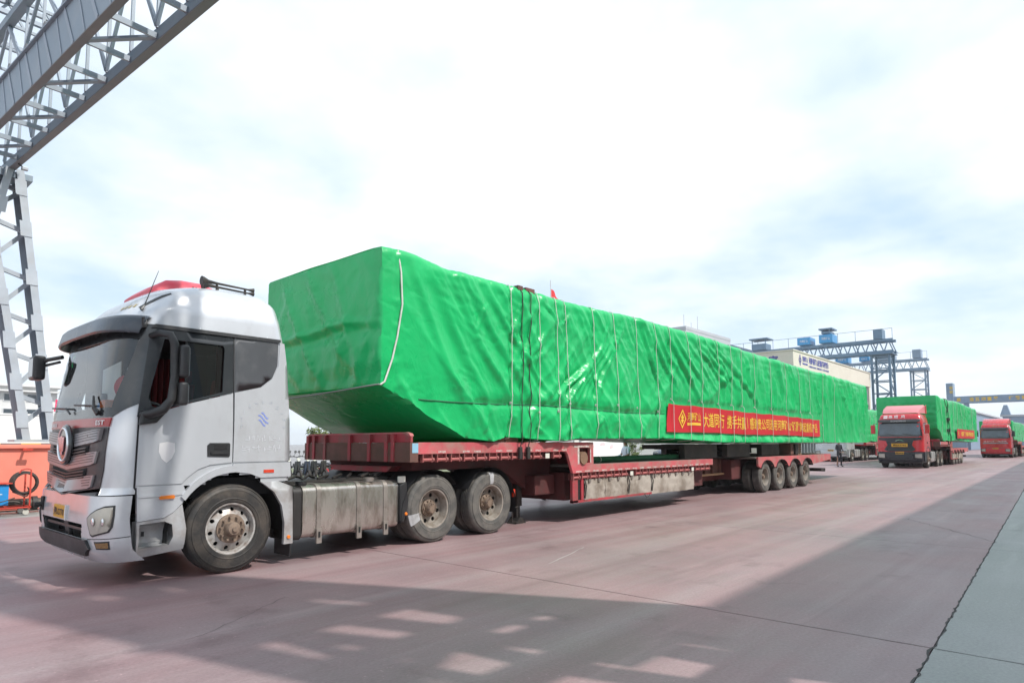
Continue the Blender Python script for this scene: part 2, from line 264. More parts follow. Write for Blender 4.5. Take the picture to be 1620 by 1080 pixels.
# ------------------------------------------------------------------ mesh helpers
def xyz(axis, a, b, c):
    """2-D point (a, b) in the plane across `axis`, c along it"""
    return (a, c, b) if axis == 'y' else ((c, a, b) if axis == 'x' else (a, b, c))
class MB:
    def __init__(s): s.v = []; s.f = []
    def add(s, vs, fs):
        o = len(s.v); s.v += [tuple(p) for p in vs]; s.f += [tuple(i+o for i in f) for f in fs]; return s
    def box(s, x0, x1, y0, y1, z0, z1):
        return s.add([(x, y, z) for z in (z0, z1) for y in (y0, y1) for x in (x0, x1)],
                     [(0, 2, 3, 1), (4, 5, 7, 6), (0, 1, 5, 4), (2, 6, 7, 3), (0, 4, 6, 2), (1, 3, 7, 5)])
    def beam(s, p, q, w, h=None, up=(0, 0, 1)):
        h = h or w; p = Vector(p); q = Vector(q); d = (q-p).normalized(); u = Vector(up)
        if abs(d.dot(u)) > 0.98: u = Vector((1, 0, 0))
        a = d.cross(u).normalized(); b = a.cross(d)
        vs = []
        for c in (p, q):
            for i, j in ((-1, -1), (1, -1), (1, 1), (-1, 1)): vs.append(c + a*(i*w/2) + b*(j*h/2))
        return s.add(vs, [(0, 1, 2, 3), (7, 6, 5, 4), (0, 4, 5, 1), (1, 5, 6, 2), (2, 6, 7, 3), (3, 7, 4, 0)])
    def tube(s, pts, r, n=8, caps=True):
        pts = [Vector(p) for p in pts]; rs = r if isinstance(r, (list, tuple)) else [r]*len(pts)
        vs = []; prev = None
        for i, p in enumerate(pts):
            d = (pts[min(i+1, len(pts)-1)] - pts[max(i-1, 0)])
            d = d.normalized() if d.length > 1e-9 else Vector((0, 0, 1))
            if prev is None:
                u = Vector((0, 0, 1)) if abs(d.z) < 0.9 else Vector((1, 0, 0))
                a = d.cross(u).normalized()
            else:
                a = (prev - d*prev.dot(d)); a = a.normalized() if a.length > 1e-6 else d.orthogonal().normalized()
            prev = a; b = d.cross(a)
            for k in range(n):
                t = 2*math.pi*k/n; vs.append(p + a*(math.cos(t)*rs[i]) + b*(math.sin(t)*rs[i]))
        fs = [(i*n+k, i*n+(k+1) % n, (i+1)*n+(k+1) % n, (i+1)*n+k) for i in range(len(pts)-1) for k in range(n)]
        if caps: fs += [tuple(range(n))[::-1], tuple((len(pts)-1)*n+k for k in range(n))]
        return s.add(vs, fs)
    def prism(s, poly, axis, a, b):
        n = len(poly)
        vs = [xyz(axis, p[0], p[1], a) for p in poly] + [xyz(axis, p[0], p[1], b) for p in poly]
        tri = geometry.tessellate_polygon([[Vector((p[0], p[1], 0)) for p in poly]])
        fs = [tuple(t) for t in tri] + [tuple(i+n for i in t[::-1]) for t in tri]
        fs += [(i, (i+1) % n, n+(i+1) % n, n+i) for i in range(n)]
        return s.add(vs, fs)
    def lathe(s, prof, c, n=32, axis='y', a0=0, a1=2*math.pi, closed_prof=False):
        full = abs(a1-a0-2*math.pi) < 1e-6; m = n if full else n+1; vs = []
        for k in range(m):
            t = a0 + (a1-a0)*k/n
            for ax, r in prof:
                u, w = r*math.cos(t), r*math.sin(t)
                p = xyz(axis, u, w, ax); vs.append((p[0]+c[0], p[1]+c[1], p[2]+c[2]))
        L = len(prof); fs = []
        for k in range(n):
            k2 = (k+1) % m
            for i in range(L if closed_prof else L-1):
                j = (i+1) % L
                fs.append((k*L+i, k*L+j, k2*L+j, k2*L+i))
        return s.add(vs, fs)
    def sheet(s, rows):
        n = len(rows[0]); vs = [p for r in rows for p in r]
        return s.add(vs, [(i*n+j, i*n+j+1, (i+1)*n+j+1, (i+1)*n+j) for i in range(len(rows)-1) for j in range(n-1)])
    def patch(s, poly, fn, off=0.004, depth=0.0, holes=(), res=0.12):
        """polygon (with holes) in a surface's own (u, v) space, laid on that surface at height off, with rim walls going depth inwards"""
        loops = []
        for lp in [poly] + list(holes):
            o = []
            for i, p in enumerate(lp):
                q = lp[(i+1) % len(lp)]; k = max(1, int(math.ceil(math.hypot(q[0]-p[0], q[1]-p[1])/res)))
                o += [(p[0]+(q[0]-p[0])*j/k, p[1]+(q[1]-p[1])*j/k) for j in range(k)]
            loops.append(o)
        def inside(x, y, lp):
            c = False; j = len(lp)-1
            for i in range(len(lp)):
                if (lp[i][1] > y) != (lp[j][1] > y) and x < (lp[j][0]-lp[i][0])*(y-lp[i][1])/(lp[j][1]-lp[i][1])+lp[i][0]: c = not c
                j = i
            return c
        ok = lambda x, y: inside(x, y, loops[0]) and not any(inside(x, y, h) for h in loops[1:])
        vs = []; es = []
        for lp in loops:
            b = len(vs); vs += [Vector(p) for p in lp]; es += [(b+i, b+(i+1) % len(lp)) for i in range(len(lp))]
        us = [p[0] for p in loops[0]]; ws = [p[1] for p in loops[0]]
        nb = list(vs)
        x = min(us)+res/2
        while x < max(us):
            y = min(ws)+res/2
            while y < max(ws):
                if ok(x, y) and all((x-q.x)**2+(y-q.y)**2 > (res*0.45)**2 for q in nb): vs.append(Vector((x, y)))
                y += res
            x += res
        r = geometry.delaunay_2d_cdt(vs, es, [], 0, 1e-6)
        ov, oe, of = r[0], r[1], r[2]
        tri = [f for f in of if ok(sum(ov[i].x for i in f)/len(f), sum(ov[i].y for i in f)/len(f))]
        s.add([fn(p.x, p.y, off) for p in ov], tri)
        if depth:
            for lp in loops:
                n = len(lp); s.add([fn(p[0], p[1], off) for p in lp] + [fn(p[0], p[1], off-depth) for p in lp], [(i, (i+1) % n, n+(i+1) % n, n+i) for i in range(n)])
        return s
    def mesh(s, name, material, smooth=None, bevel=0.0, seg=2, fix=True):
        me = bpy.data.meshes.new(name); me.from_pydata(s.v, [], s.f)
        if fix or bevel:
            bm = bmesh.new(); bm.from_mesh(me); bmesh.ops.remove_doubles(bm, verts=bm.verts, dist=1e-5)
            bmesh.ops.recalc_face_normals(bm, faces=bm.faces)
            if bevel:
                ed = [e for e in bm.edges if len(e.link_faces) == 2 and e.calc_face_angle(0) > 0.5]
                bmesh.ops.bevel(bm, geom=ed, offset=bevel, segments=seg, profile=0.6, affect='EDGES', clamp_overlap=True)
            bm.to_mesh(me); bm.free()
        if material: me.materials.append(MATS[material] if isinstance(material, str) else material)
        if smooth is not None:
            me.polygons.foreach_set('use_smooth', [True]*len(me.polygons)); me.set_sharp_from_angle(angle=R(smooth))
        me.update(); return me
    def part(s, name, material, parent=None, smooth=None, bevel=0.0, seg=2, loc=(0, 0, 0), label=None, fix=True):
        return link(name, s.mesh(name, material, smooth, bevel, seg, fix), parent, loc, label)
def tag(o, label=None, cat=None, group=None, kind=None):
    if label: o['label'] = label
    if cat: o['category'] = cat
    if group: o['group'] = group
    if kind: o['kind'] = kind
    return o
def link(name, me, parent=None, loc=(0, 0, 0), label=None):
    o = bpy.data.objects.new(name, me); COL.objects.link(o); o.location = loc
    if parent is not None:
        o.parent = parent
        if parent.type == 'EMPTY': o.matrix_parent_inverse = Matrix.Translation(-Vector(parent['_o']))
    if label: o['label'] = label
    return o
def thing(name, loc, label, cat, group=None):
    """an Empty at the thing's base; its parts are authored in scene coordinates"""
    o = bpy.data.objects.new(name, None); COL.objects.link(o); o.location = loc; o.empty_display_size = 0.3
    o['_o'] = tuple(float(c) for c in loc)
    return tag(o, label, cat, group)
def copy_thing(root, delta, label, group=None, skip=()):
    r = root.copy(); COL.objects.link(r); r.location = Vector(root.location)+Vector(delta); r['label'] = label
    if group: r['group'] = group
    def rec(src, dst):
        for ch in list(src.children):
            if ch.name.split('.')[0] in skip: continue
            c = ch.copy(); COL.objects.link(c); c.parent = dst; rec(ch, c)
    rec(root, r); return r
def text_mesh(body, size, bold=0.0, align='CENTER'):
    """flat letters as (verts, faces) in their own plane, centred on the origin"""
    cu = bpy.data.curves.new('t', 'FONT'); cu.body = body; cu.size = size; cu.align_x = 'LEFT'; cu.align_y = 'BOTTOM'; cu.resolution_u = 2; cu.offset = bold
    o = bpy.data.objects.new('t', cu); COL.objects.link(o)
    dg = bpy.context.evaluated_depsgraph_get(); me = bpy.data.meshes.new_from_object(o.evaluated_get(dg))
    vs = [(v.co.x, v.co.y) for v in me.vertices]; fs = [tuple(p.vertices) for p in me.polygons]
    bpy.data.objects.remove(o); bpy.data.curves.remove(cu); bpy.data.meshes.remove(me)
    if not vs: return [(0, 0)], []
    x0, x1 = min(v[0] for v in vs), max(v[0] for v in vs); y0, y1 = min(v[1] for v in vs), max(v[1] for v in vs)
    cx, cy = (x0+x1)/2, (y0+y1)/2
    return [(v[0]-cx, v[1]-cy) for v in vs], fs
def text_part(body, fit_w, fit_h, fn, material, parent, name='lettering', bold=0.0, label=None):
    """letters scaled to fit_w x fit_h and laid on a surface through fn(u, v)"""
    vs, fs = text_mesh(body, 1.0, bold)
    w = max(v[0] for v in vs)-min(v[0] for v in vs) or 1; h = max(v[1] for v in vs)-min(v[1] for v in vs) or 1
    b = MB(); b.add([fn(v[0]*fit_w/w, v[1]*fit_h/h) for v in vs], fs)
    return b.part(name, material, parent, label=label, fix=False)
def itp(tab, z):
    if z <= tab[0][0]: return tab[0][1]
    for (a, b), (c, d) in zip(tab, tab[1:]):
        if z <= c: return b+(d-b)*(z-a)/(c-a)
    return tab[-1][1]
def smooth_itp(tab, z):
    if z <= tab[0][0]: return tab[0][1]
    for (a, b), (c, d) in zip(tab, tab[1:]):
        if z <= c:
            t = (z-a)/(c-a); t = t*t*(3-2*t); return b+(d-b)*t
    return tab[-1][1]
def nz(x, y, z=0.0): return noise.noise(Vector((x, y, z)))

# ================================================================== THE SETTING
def ge(x): return -7.12 + 0.036*x                     # edge between the red yard and the green strip
gr = MB().add([(-900, -900, -0.03), (1600, -900, -0.03), (1600, 1600, -0.03), (-900, 1600, -0.03)], [(0, 1, 2, 3)]).part('ground', 'yard_grey', fix=False)
tag(gr, kind='structure')
def slab(name, material, x0, x1, ya, yb, parent):
    """one poured concrete bay; ya, yb are functions of x"""
    b = MB(); e = 0.005
    b.prism([(x0+e, ya(x0)+e), (x1-e, ya(x1)+e), (x1-e, yb(x1)-e), (x0+e, yb(x0)-e)], 'z', -0.028, 0.0)
    return b.part(name, material, parent)
xs = [2.2 + 6.0*k for k in range(-4, 42)]
for a, b_ in zip(xs, xs[1:]):
    slab('concrete_bay', 'yard_red', a, b_, ge, lambda x: 9.6, gr)
    slab('green_bay', 'yard_green', a, b_, lambda x: -16.0, ge, gr)
for a, b_ in zip(xs[:14], xs[1:]): slab('verge_bay', 'yard_green', a, b_, lambda x: 9.6, lambda x: 15.5, gr)
random.seed(5)
def ribbon(name, pts, w, material, jag=0.03, step=0.12):
    """narrow sealed crack: a ragged strip lying on the slabs"""
    b = MB(); L = []; Rr = []
    for (x0, y0), (x1, y1) in zip(pts, pts[1:]):
        n = max(2, int(math.hypot(x1-x0, y1-y0)/step)); d = Vector((x1-x0, y1-y0)).normalized(); nn = Vector((-d.y, d.x))
        for i in range(n):
            t = i/n; j = nz(x0+t*9, y0*3+t*31)*jag
            ww = w*(0.5+abs(nz(t*40+x0, y0))*1.6+random.random()*0.5)
            p = Vector((x0+(x1-x0)*t, y0+(y1-y0)*t))+nn*j
            L.append((*(p+nn*ww/2), 0.0035)); Rr.append((*(p-nn*ww/2), 0.0035))
    b.sheet([L, Rr]); return b.part(name, material, gr, fix=False)
mat('seam', (0.055, 0.055, 0.055), 0.8)
ribbon('edge_seam', [(x, ge(x)) for x in (-6, 0, 2.2, 6, 12, 20, 40, 90)], 0.012, 'seam', 0.03, 0.09)
ribbon('crack', [(-1.5, -2.48), (-1.1, -2.25), (-0.1, -1.63)], 0.0035, 'seam', 0.05)
ribbon('crack', [(11.8, -5.1), (10.4, -6.0), (8.97, -6.9)], 0.010, 'seam', 0.05)
ribbon('joint_fill', [(2.2, -15), (2.2, -7.1), (2.2, -3.0), (2.2, 2)], 0.005, 'seam', 0.012)
mat('scuff', (0.62, 0.60, 0.58), 0.7)
ribbon('chalk_line', [(3.05, -2.6), (3.9, -2.35), (4.6, -2.1)], 0.007, 'scuff', 0.02)
mat('verge_kerb', (0.45, 0.45, 0.43), 0.8, dirt=(0.3, 0.29, 0.27), amt=0.5)
kb = MB(); kb.box(10, 130, 15.55, 15.75, -0.02, 0.12); tag(kb.part('kerb', 'verge_kerb'), kind='structure')
gs = MB().add([(12, 15.76, 0.06), (140, 15.76, 0.06), (140, 30, 0.06), (12, 30, 0.06)], [(0, 1, 2, 3)]).part('verge', 'grass', fix=False); tag(gs, kind='structure')

# ---------------- overhead gantry crane that the tractor stands under
GS = -0.058
def gp(a, b, z): return (a + GS*b, b - GS*a, z)
gan = thing('gantry_crane', (0.6, 11.8, 0.0), 'grey lattice gantry crane spanning overhead at the upper left', 'crane')
def gbar(name, p, q, w, h=None, m='crane_lattice', up=(0, 0, 1), parent=gan, bevel=0): return MB().beam(p, q, w, h, up).part(name, m, parent, bevel=bevel)
Y0, Y1 = -8.35, 12.7
gbar('chord', gp(0.31, Y0, 8.52), gp(0.31, Y1, 8.52), 0.11, 0.24, 'crane_grey', bevel=0.01)
MB().beam(gp(0.315, Y0, 8.385), gp(0.315, Y1, 8.385), 0.145, 0.022).part('flange', 'crane_brown', gan)
MB().beam(gp(-0.555, Y0, 8.80), gp(-0.555, Y1, 8.80), 0.10, 0.86).part('web_plate', 'crane_grey', gan)
MB().beam(gp(-0.555, Y0, 8.358), gp(-0.555, Y1, 8.358), 0.135, 0.022).part('flange', 'crane_brown', gan)
MB().beam(gp(-0.555, Y0, 9.25), gp(-0.555, Y1, 9.25), 0.22, 0.03).part('flange', 'crane_grey', gan)
gbar('top_chord', gp(0.26, Y0, 10.55), gp(0.26, Y1, 10.55), 0.16, 0.16, 'crane_grey')
gbar('top_chord', gp(-0.55, Y0, 10.55), gp(-0.55, Y1, 10.55), 0.16, 0.16, 'crane_grey')
ny = [-8.38 + 1.07*k for k in range(20)]
for k, y in enumerate(ny):
    gbar('cross_bar', gp(0.25, y, 8.47), gp(-0.50, y, 8.47), 0.045, 0.10)
    if k % 2: 
        if k+1 < len(ny): gbar('diagonal_bar', gp(0.25, y, 8.455), gp(-0.50, y+1.07, 8.455), 0.09, 0.045, 'crane_grey')
    gbar('web_post', gp(0.26, y, 8.62), gp(0.26, y, 10.50), 0.055, 0.055)
    if k+1 < len(ny):
        a, b_ = (8.66, 10.46) if k % 2 else (10.46, 8.66)
        gbar('web_brace', gp(0.24, y, a), gp(0.24, y+1.07, b_), 0.05, 0.07)
        gbar('web_brace', gp(-0.55, y, 9.28 if k % 2 else 10.46), gp(-0.55, y+1.07, 10.46 if k % 2 else 9.28), 0.05, 0.07)
    gbar('web_post', gp(-0.50, y, 9.28), gp(-0.50, y, 10.5), 0.045, 0.045)
    gbar('top_bar', gp(0.26, y, 10.52), gp(-0.55, y, 10.52), 0.05, 0.06)
    if 0 < y < 12:
        gbar('stiffener', gp(-0.612, y+0.10, 8.38), gp(-0.612, y+0.62, 9.22), 0.012, 0.10, 'crane_lattice', up=(0, 1, 0)); gbar('stiffener', gp(-0.612, y+0.64, 8.38), gp(-0.612, y+1.02, 9.22), 0.012, 0.05, 'crane_lattice', up=(0, 1, 0))
        MB().box(-0.05, 0.05, -0.06, 0.06, 0, 0.09).part('rail_clip', 'crane_brown', gan, loc=gp(-0.60, y+0.5, 9.27))
# hoist trolley frame standing on top of the girder
for z in (10.75, 11.75):
    for yy in (8.7, 10.1): gbar('trolley_rail', (-3.6, yy, z), (-0.1, yy, z), 0.09, 0.09)
for i in range(6):
    x = -3.5+0.66*i
    for yy in (8.7, 10.1): gbar('trolley_brace', (x, yy, 10.75 if i % 2 else 11.75), (x+0.66, yy, 11.75 if i % 2 else 10.75), 0.05, 0.05)
    gbar('trolley_tie', (x, 8.7, 11.75), (x+0.66*(i % 2), 10.1, 11.75), 0.05, 0.05)
# the leg at the far side: tapering lattice on the orange beam; its mirror twin is beyond the frame
def leg(xf, yb, nodes, m='crane_leg', wid=0.16):
    cR = lambda z: 0.77 - (z-1.75)*(0.97/6.65); cL = lambda z: 0.24 - (z-1.75)*(1.19/6.65)
    def channel(c):
        # rolled channel, open towards the left: two flanges and a web
        s_ = 1 if xf(1.0) > xf(0.0) else -1
        for dy in (-0.30, 0.30): gbar('leg_chord', (xf(c(1.7)), yb+dy, 1.7), (xf(c(8.4)), yb+dy, 8.4), wid, 0.02, m, up=(0, 1, 0))
        gbar('leg_chord', (xf(c(1.7))+s_*(wid/2-0.01), yb, 1.7), (xf(c(8.4))+s_*(wid/2-0.01), yb, 8.4), 0.02, 0.578, 'crane_grey', up=(0, 1, 0))  # web in a darker grey: the channel's shade is put into the colour
    channel(cR); channel(cL)
    for i, z in enumerate(nodes):
        zn = nodes[i+1] if i+1 < len(nodes) else 1.8
        zl = (z+zn)/2
        gbar('leg_brace', (xf(cR(z)), yb+0.03, z), (xf(cL(z+0.22)), yb+0.03, z+0.22), 0.10, 0.10, m, up=(0, 1, 0))
        gbar('leg_brace', (xf(cR(z)), yb+0.03, z-0.05), (xf(cL(zl)), yb+0.03, zl-0.15), 0.10, 0.10, m, up=(0, 1, 0))
        for (c, s_, hh) in ((cR(z), 1, 0.19), (cL(zl), -1, 0.20)):
            zc = z if s_ > 0 else zl
            MB().prism([(xf(c-0.13), zc-hh), (xf(c+0.11), zc-hh), (xf(c+0.07), zc+hh), (xf(c-0.17), zc+hh)], 'y', yb-0.326, yb-0.312).part('gusset_plate', m, gan)
leg(lambda x: x, 11.8, [7.95, 6.94, 5.74, 4.62, 3.65, 2.6])
leg(lambda x: -1.35-x, 11.8, [7.95, 6.94, 5.74, 4.62, 3.65, 2.6])
MB().box(-1.7, 0.08, 11.55, 12.15, 8.18, 8.345).part('head_beam', 'crane_grey', gan, bevel=0.01)
MB().box(0.0, 1.05, 11.45, 12.2, 1.66, 1.72).part('foot_plate', 'crane_leg', gan)
MB().box(-2.5, -1.5, 11.45, 12.2, 1.66, 1.72).part('foot_plate', 'crane_leg', gan)
# the leg on the camera's side: unseen frame, its members shaped to cast the foreground shadow
NB = -8.65
cR = lambda z: 3.0 - (z-3.86)*0.18
cL = lambda z: -0.10
for yb in (NB, NB-0.75):
    gbar('near_leg_chord', (cR(0.0), yb, 0.0), (cR(10.9), yb, 10.9), 0.34, 0.34, 'crane_leg', up=(0, 1, 0))
    gbar('near_leg_chord', (cL(0.0)+(0.3 if yb < NB else 0.05), yb, 0.0), (cL(10.9)+(0.3 if yb < NB else 0.05), yb, 10.9), 0.30, 0.34, 'crane_leg', up=(0, 1, 0))
zs_ = [1.6, 3.1, 4.5, 5.9, 7.3, 8.6, 9.8, 10.9]
for i, z in enumerate(zs_):
    gbar('near_leg_tie', (cL(z), NB, z), (cR(z), NB, z), 0.34, 0.2, 'crane_leg', up=(0, 1, 0))
    if i+1 < len(zs_):
        z2 = zs_[i+1]
        for k, q in enumerate((0.16, 0.33, 0.52, 0.70, 0.86)):
            X = lambda zz, q_=q: cL(zz)+(cR(zz)-cL(zz))*q_
            gbar('near_leg_shadow_post', (X(z), NB-0.1, z), (X(z2)+(0.22 if (i+k) % 3 == 0 else -0.12 if (i+k) % 3 == 1 else 0), NB-0.1, z2), 0.20+0.07*((i*3+k) % 3), 0.12, 'crane_leg', up=(0, 1, 0))  # posts placed to shape the light patches in the shadow
        if i % 2: gbar('near_leg_brace', (cL(z), NB-0.75, z), (cR(z2), NB-0.75, z2), 0.2, 0.14, 'crane_leg', up=(0, 1, 0))
MB().box(0.3, 1.5, NB-0.6, NB+0.25, 8.0, 9.3).part('upper_shadow_box', 'crane_grey', gan, bevel=0.02)  # unseen boxes, added to fill out the foreground shadow
MB().box(1.2, 2.3, NB-0.5, NB+0.25, 4.5, 5.15).part('lower_shadow_box', 'crane_grey', gan, bevel=0.02)
# lamp bracket under the girder end
bl = MB(); bl.beam((-0.34, 11.0, 8.37), (-0.24, 11.0, 8.30), 0.025); bl.part('lamp_bracket', 'steel_dark', gan)
MB().box(-0.27, -0.14, 10.94, 11.06, 8.24, 8.31).part('floodlight', 'crane_leg', gan, bevel=0.01)

# ---------------- orange crane beam / barrier behind the cab
ob = thing('orange_barrier', (0, 12.0, 0), 'orange painted steel barrier wall behind the silver truck cab', 'barrier')
MB().box(-8.5, 6.2, 11.35, 12.35, 0.03, 1.50).part('wall_plate', 'orange', ob, bevel=0.01)
MB().box(-8.5, 6.2, 11.27, 12.43, 1.50, 1.60).part('top_rail', 'orange', ob, bevel=0.015)
MB().box(-8.5, 6.2, 11.31, 12.4, -0.02, 0.03).part('foot_strip', 'steel_dark', ob)
for i in range(36):
    x = -8.3+0.4*i
    MB().box(x, x+0.398, 11.275, 11.40, 1.602, 1.625).part('hazard_tape', 'hazard_yellow' if i % 2 else 'hazard_black', ob)
hk = MB(); hk.beam((0.17, 11.34, 1.47), (0.17, 11.12, 1.49), 0.05, 0.03); hk.beam((0.10, 11.10, 1.47), (0.30, 11.10, 1.47), 0.07, 0.05)
hk.part('lamp_hook', 'frame_red', ob)

# ---------------- rusty drain pipe on the ground in front of the barrier
pp = thing('steel_pipe', (-1.0, 10.85, 0), 'dark rusty steel pipe with clamps lying along the orange barrier', 'pipe')
MB().tube([(-6, 10.85, 0.21), (0.55, 10.85, 0.21)], 0.12, 16).part('tube', 'pipe', pp, smooth=40)
for x in (-3.2, -1.6, 0.33):
    MB().lathe([(-0.05, 0.1), (-0.05, 0.165), (0.05, 0.165), (0.05, 0.1)], (x, 10.85, 0.21), 18, axis='x').part('clamp', 'steel_dark', pp, smooth=40)
MB().lathe([(0.55, 0.0), (0.55, 0.17), (0.66, 0.17), (0.66, 0.05), (1.15, 0.05), (1.15, 0.0)], (0, 10.85, 0.21), 18, axis='x').part('end_fitting', 'pipe', pp, smooth=40)
for x in (-3.0, 0.1):
    MB().prism([(x-0.09, 0.0), (x+0.09, 0.0), (x+0.05, 0.10), (x-0.05, 0.10)], 'y', 10.7, 11.0).part('saddle', 'steel_dark', pp)

# ---------------- white hoarding and the low office block far behind on the left
hw = thing('hoarding', (-1.5, 20.1, 0), 'plain white site hoarding behind the orange barrier at the left', 'wall')
for i in range(6):
    x = -9.2+2.4*i; MB().box(x, x+2.392, 20.0, 20.06, 0.02, 2.62).part('panel', 'white_wall', hw)
for i in range(7): MB().box(-9.24+2.4*i, -9.16+2.4*i, 20.07, 20.15, 0.0, 2.6).part('post', 'win_frame', hw)
MB().box(-9.2, 5.2, 19.98, 20.08, 2.622, 2.68).part('capping', 'white_wall', hw)
dc = thing('sign_character', (2.95, 19.96, 2.68), 'single pink red Chinese character standing on the white hoarding', 'sign')
text_part('度', 0.42, 0.50, lambda u, v: (2.95+u, 19.90, 3.02+v), 'sign_pink', dc, 'character', 0.02)
for x in (2.84, 3.06): MB().box(x-0.012, x+0.012, 19.915, 19.94, 2.68, 3.2).part('support_rod', 'win_frame', dc)

def block(root, x0, x1, y0, y1, h, wallm, rows=(), face='-y', wm='win_dark', frame='win_frame', roofm=None, rooft=0.5, over=0.3):
    """a plain block with recess-framed windows; rows: (z0, z1, list of (a0, a1)) along the named face"""
    MB().box(x0, x1, y0, y1, 0, h).part('wall', wallm, root)
    r_ = MB().box(x0-over, x1+over, y0-over, y1+over, h+0.002, h+rooft).part('roof', roofm or wallm, root)
    for z0, z1, spans in rows:
        for a0, a1 in spans:
            f = MB(); t = 0.12
            if face == '-y':
                for (p0, p1, q0, q1) in ((a0, a1, z0, z0+t), (a0, a1, z1-t, z1), (a0, a0+t, z0+t, z1-t), (a1-t, a1, z0+t, z1-t)): f.box(p0, p1, y0-0.10, y0-0.002, q0, q1)
                w = f.part('window', frame, root); MB().box(a0+t, a1-t, y0-0.05, y0-0.004, z0+t, z1-t).part('pane', wm, w)
            elif face == '-x':
                for (p0, p1, q0, q1) in ((a0, a1, z0, z0+t), (a0, a1, z1-t, z1), (a0, a0+t, z0+t, z1-t), (a1-t, a1, z0+t, z1-t)): f.box(x0-0.10, x0-0.002, p0, p1, q0, q1)
                w = f.part('window', frame, root); MB().box(x0-0.05, x0-0.004, a0+t, a1-t, z0+t, z1-t).part('pane', wm, w)
            else:
                for (p0, p1, q0, q1) in ((a0, a1, z0, z0+t), (a0, a1, z1-t, z1), (a0, a0+t, z0+t, z1-t), (a1-t, a1, z0+t, z1-t)): f.box(p0, p1, y1+0.002, y1+0.10, q0, q1)
                w = f.part('window', frame, root); MB().box(a0+t, a1-t, y1+0.004, y1+0.05, z0+t, z1-t).part('pane', wm, w)
    return r_
ofb = thing('office_block', (5, 120, 0), 'pale low office block with two rows of dark windows at far left', 'building')
sp = [(4.4+3.0*i, 6.6+3.0*i) for i in range(7)]
block(ofb, -16, 26.6, 120, 134, 10.9, 'plaster', [(8.5, 9.8, sp), (6.2, 7.4, sp), (3.4, 4.8, sp)], rooft=0.35, over=0.8)
MB().box(-16.5, 27.6, 118.9, 119.9, 10.05, 10.3).part('eaves_band', 'plaster', ofb)
MB().box(6, 15, 124, 130, 11.27, 12.6).part('roof_house', 'plaster', ofb)

# ---------------- hall behind the camera: its shadow lies along the right of the yard
hall = thing('workshop_hall', (34, -20, 0), 'tall workshop hall beside the yard, behind the viewpoint', 'building')
hx0, hx1 = 3.0, 110.0
b = MB(); b.prism([(hx0, -12.60), (hx1, -12.60+0.021*(hx1-hx0)), (hx1, -34), (hx0, -34)], 'z', 0, 8.8); b.part('wall', 'cream', hall)
b = MB(); b.prism([(hx0-0.1, -12.50), (hx1, -12.50+0.021*(hx1-hx0)), (hx1, -34.2), (hx0-0.1, -34.2)], 'z', 8.803, 9.15); b.part('parapet', 'cream', hall)
for i in range(16):
    x = 6+6.4*i; yy = -12.6+0.021*(x-hx0)+0.08
    w = MB().box(x, x+3.4, yy-0.03, yy+0.06, 4.4, 6.6).part('window', 'win_frame', hall)
    MB().box(x+0.15, x+3.25, yy+0.065, yy+0.08, 4.55, 6.45).part('pane', 'win_dark', w)

# ---------------- cream laboratory building
lab = thing('laboratory_building', (78, 19, 0), 'cream flat-roofed laboratory building with a blue company sign on its parapet', 'building')
lx0, lx1, ly0, ly1, lh = 63.85, 94.2, 14.0, 34.0, 10.85
MB().box(lx0, lx1, ly0+0.5, ly1, 0, 9.0).part('wall', 'cream', lab)
MB().box(lx0-0.12, lx1+0.25, ly0, ly1+0.1, 9.0, lh).part('parapet', 'cream', lab)
MB().box(lx0-0.2, lx1+0.33, ly0-0.08, ly1+0.15, lh+0.002, lh+0.12).part('coping', 'cream', lab)
MB().box(lx1-0.7, lx1+0.1, ly0+0.05, ly0+0.48, 0, 8.99).part('corner_column', 'cream', lab)
MB().box(lx0+0.2, lx1-0.75, ly0+0.3, ly0+0.46, 0.5, 8.9).part('curtain_glass', 'win_dark', lab)
for i in range(30):
    x = lx0+0.6+i*0.98; MB().box(x, x+0.10, ly0+0.10, ly0+0.28, 0.5, 8.95).part('mullion', 'win_frame', lab)
for z in (2.5, 4.6, 6.7): MB().box(lx0+0.3, lx1-0.8, ly0+0.13, ly0+0.27, z, z+0.12).part('transom', 'win_frame', lab)
mat('letter_navy', (0.03, 0.035, 0.30), 0.45)
def labface(u0, z0): return lambda u, v: (u0+u, ly0-0.02, z0+v)
text_part('河南省矿山起重机研究院', 7.0, 0.75, labface(72.0, 10.25), 'letter_navy', lab, 'sign_lettering', 0.03)
text_part('HENAN MINE CRANE', 7.0, 0.22, labface(72.0, 9.62), 'letter_navy', lab, 'sign_lettering', 0.03)
text_part('河南矿山', 1.7, 0.6, labface(67.3, 10.25), 'letter_navy', lab, 'sign_lettering', 0.03)
MB().box(66.5, 68.1, ly0-0.03, ly0-0.008, 9.68, 9.82).part('sign_bar', 'letter_navy', lab)
def diamond(cx, cz, w, h, t, fn, material, parent, name='diamond_emblem'):
    """open diamond with a smaller split diamond inside, the company mark"""
    b = MB()
    def ringd(w1, h1, w2, h2):
        o = [(0, h1), (w1, 0), (0, -h1), (-w1, 0)]; i_ = [(0, h2), (w2, 0), (0, -h2), (-w2, 0)]
        vs = [fn(cx+p[0], cz+p[1]) for p in o+i_]; b.add(vs, [(k, (k+1) % 4, 4+(k+1) % 4, 4+k) for k in range(4)])
    ringd(w, h, w*(1-t), h*(1-t))
    for s in (1, -1):
        b.add([fn(cx+p[0], cz+p[1]) for p in ((-w*0.45, s*h*0.06), (w*0.45, s*h*0.06), (0, s*h*0.52))], [(0, 1, 2)])
    b.add([fn(cx+p[0], cz+p[1]) for p in ((-w*.12, -h*.3), (w*.12, -h*.3), (w*.12, h*.3), (-w*.12, h*.3))], [(0, 1, 2, 3)])
    return b.part(name, material, parent, fix=False)
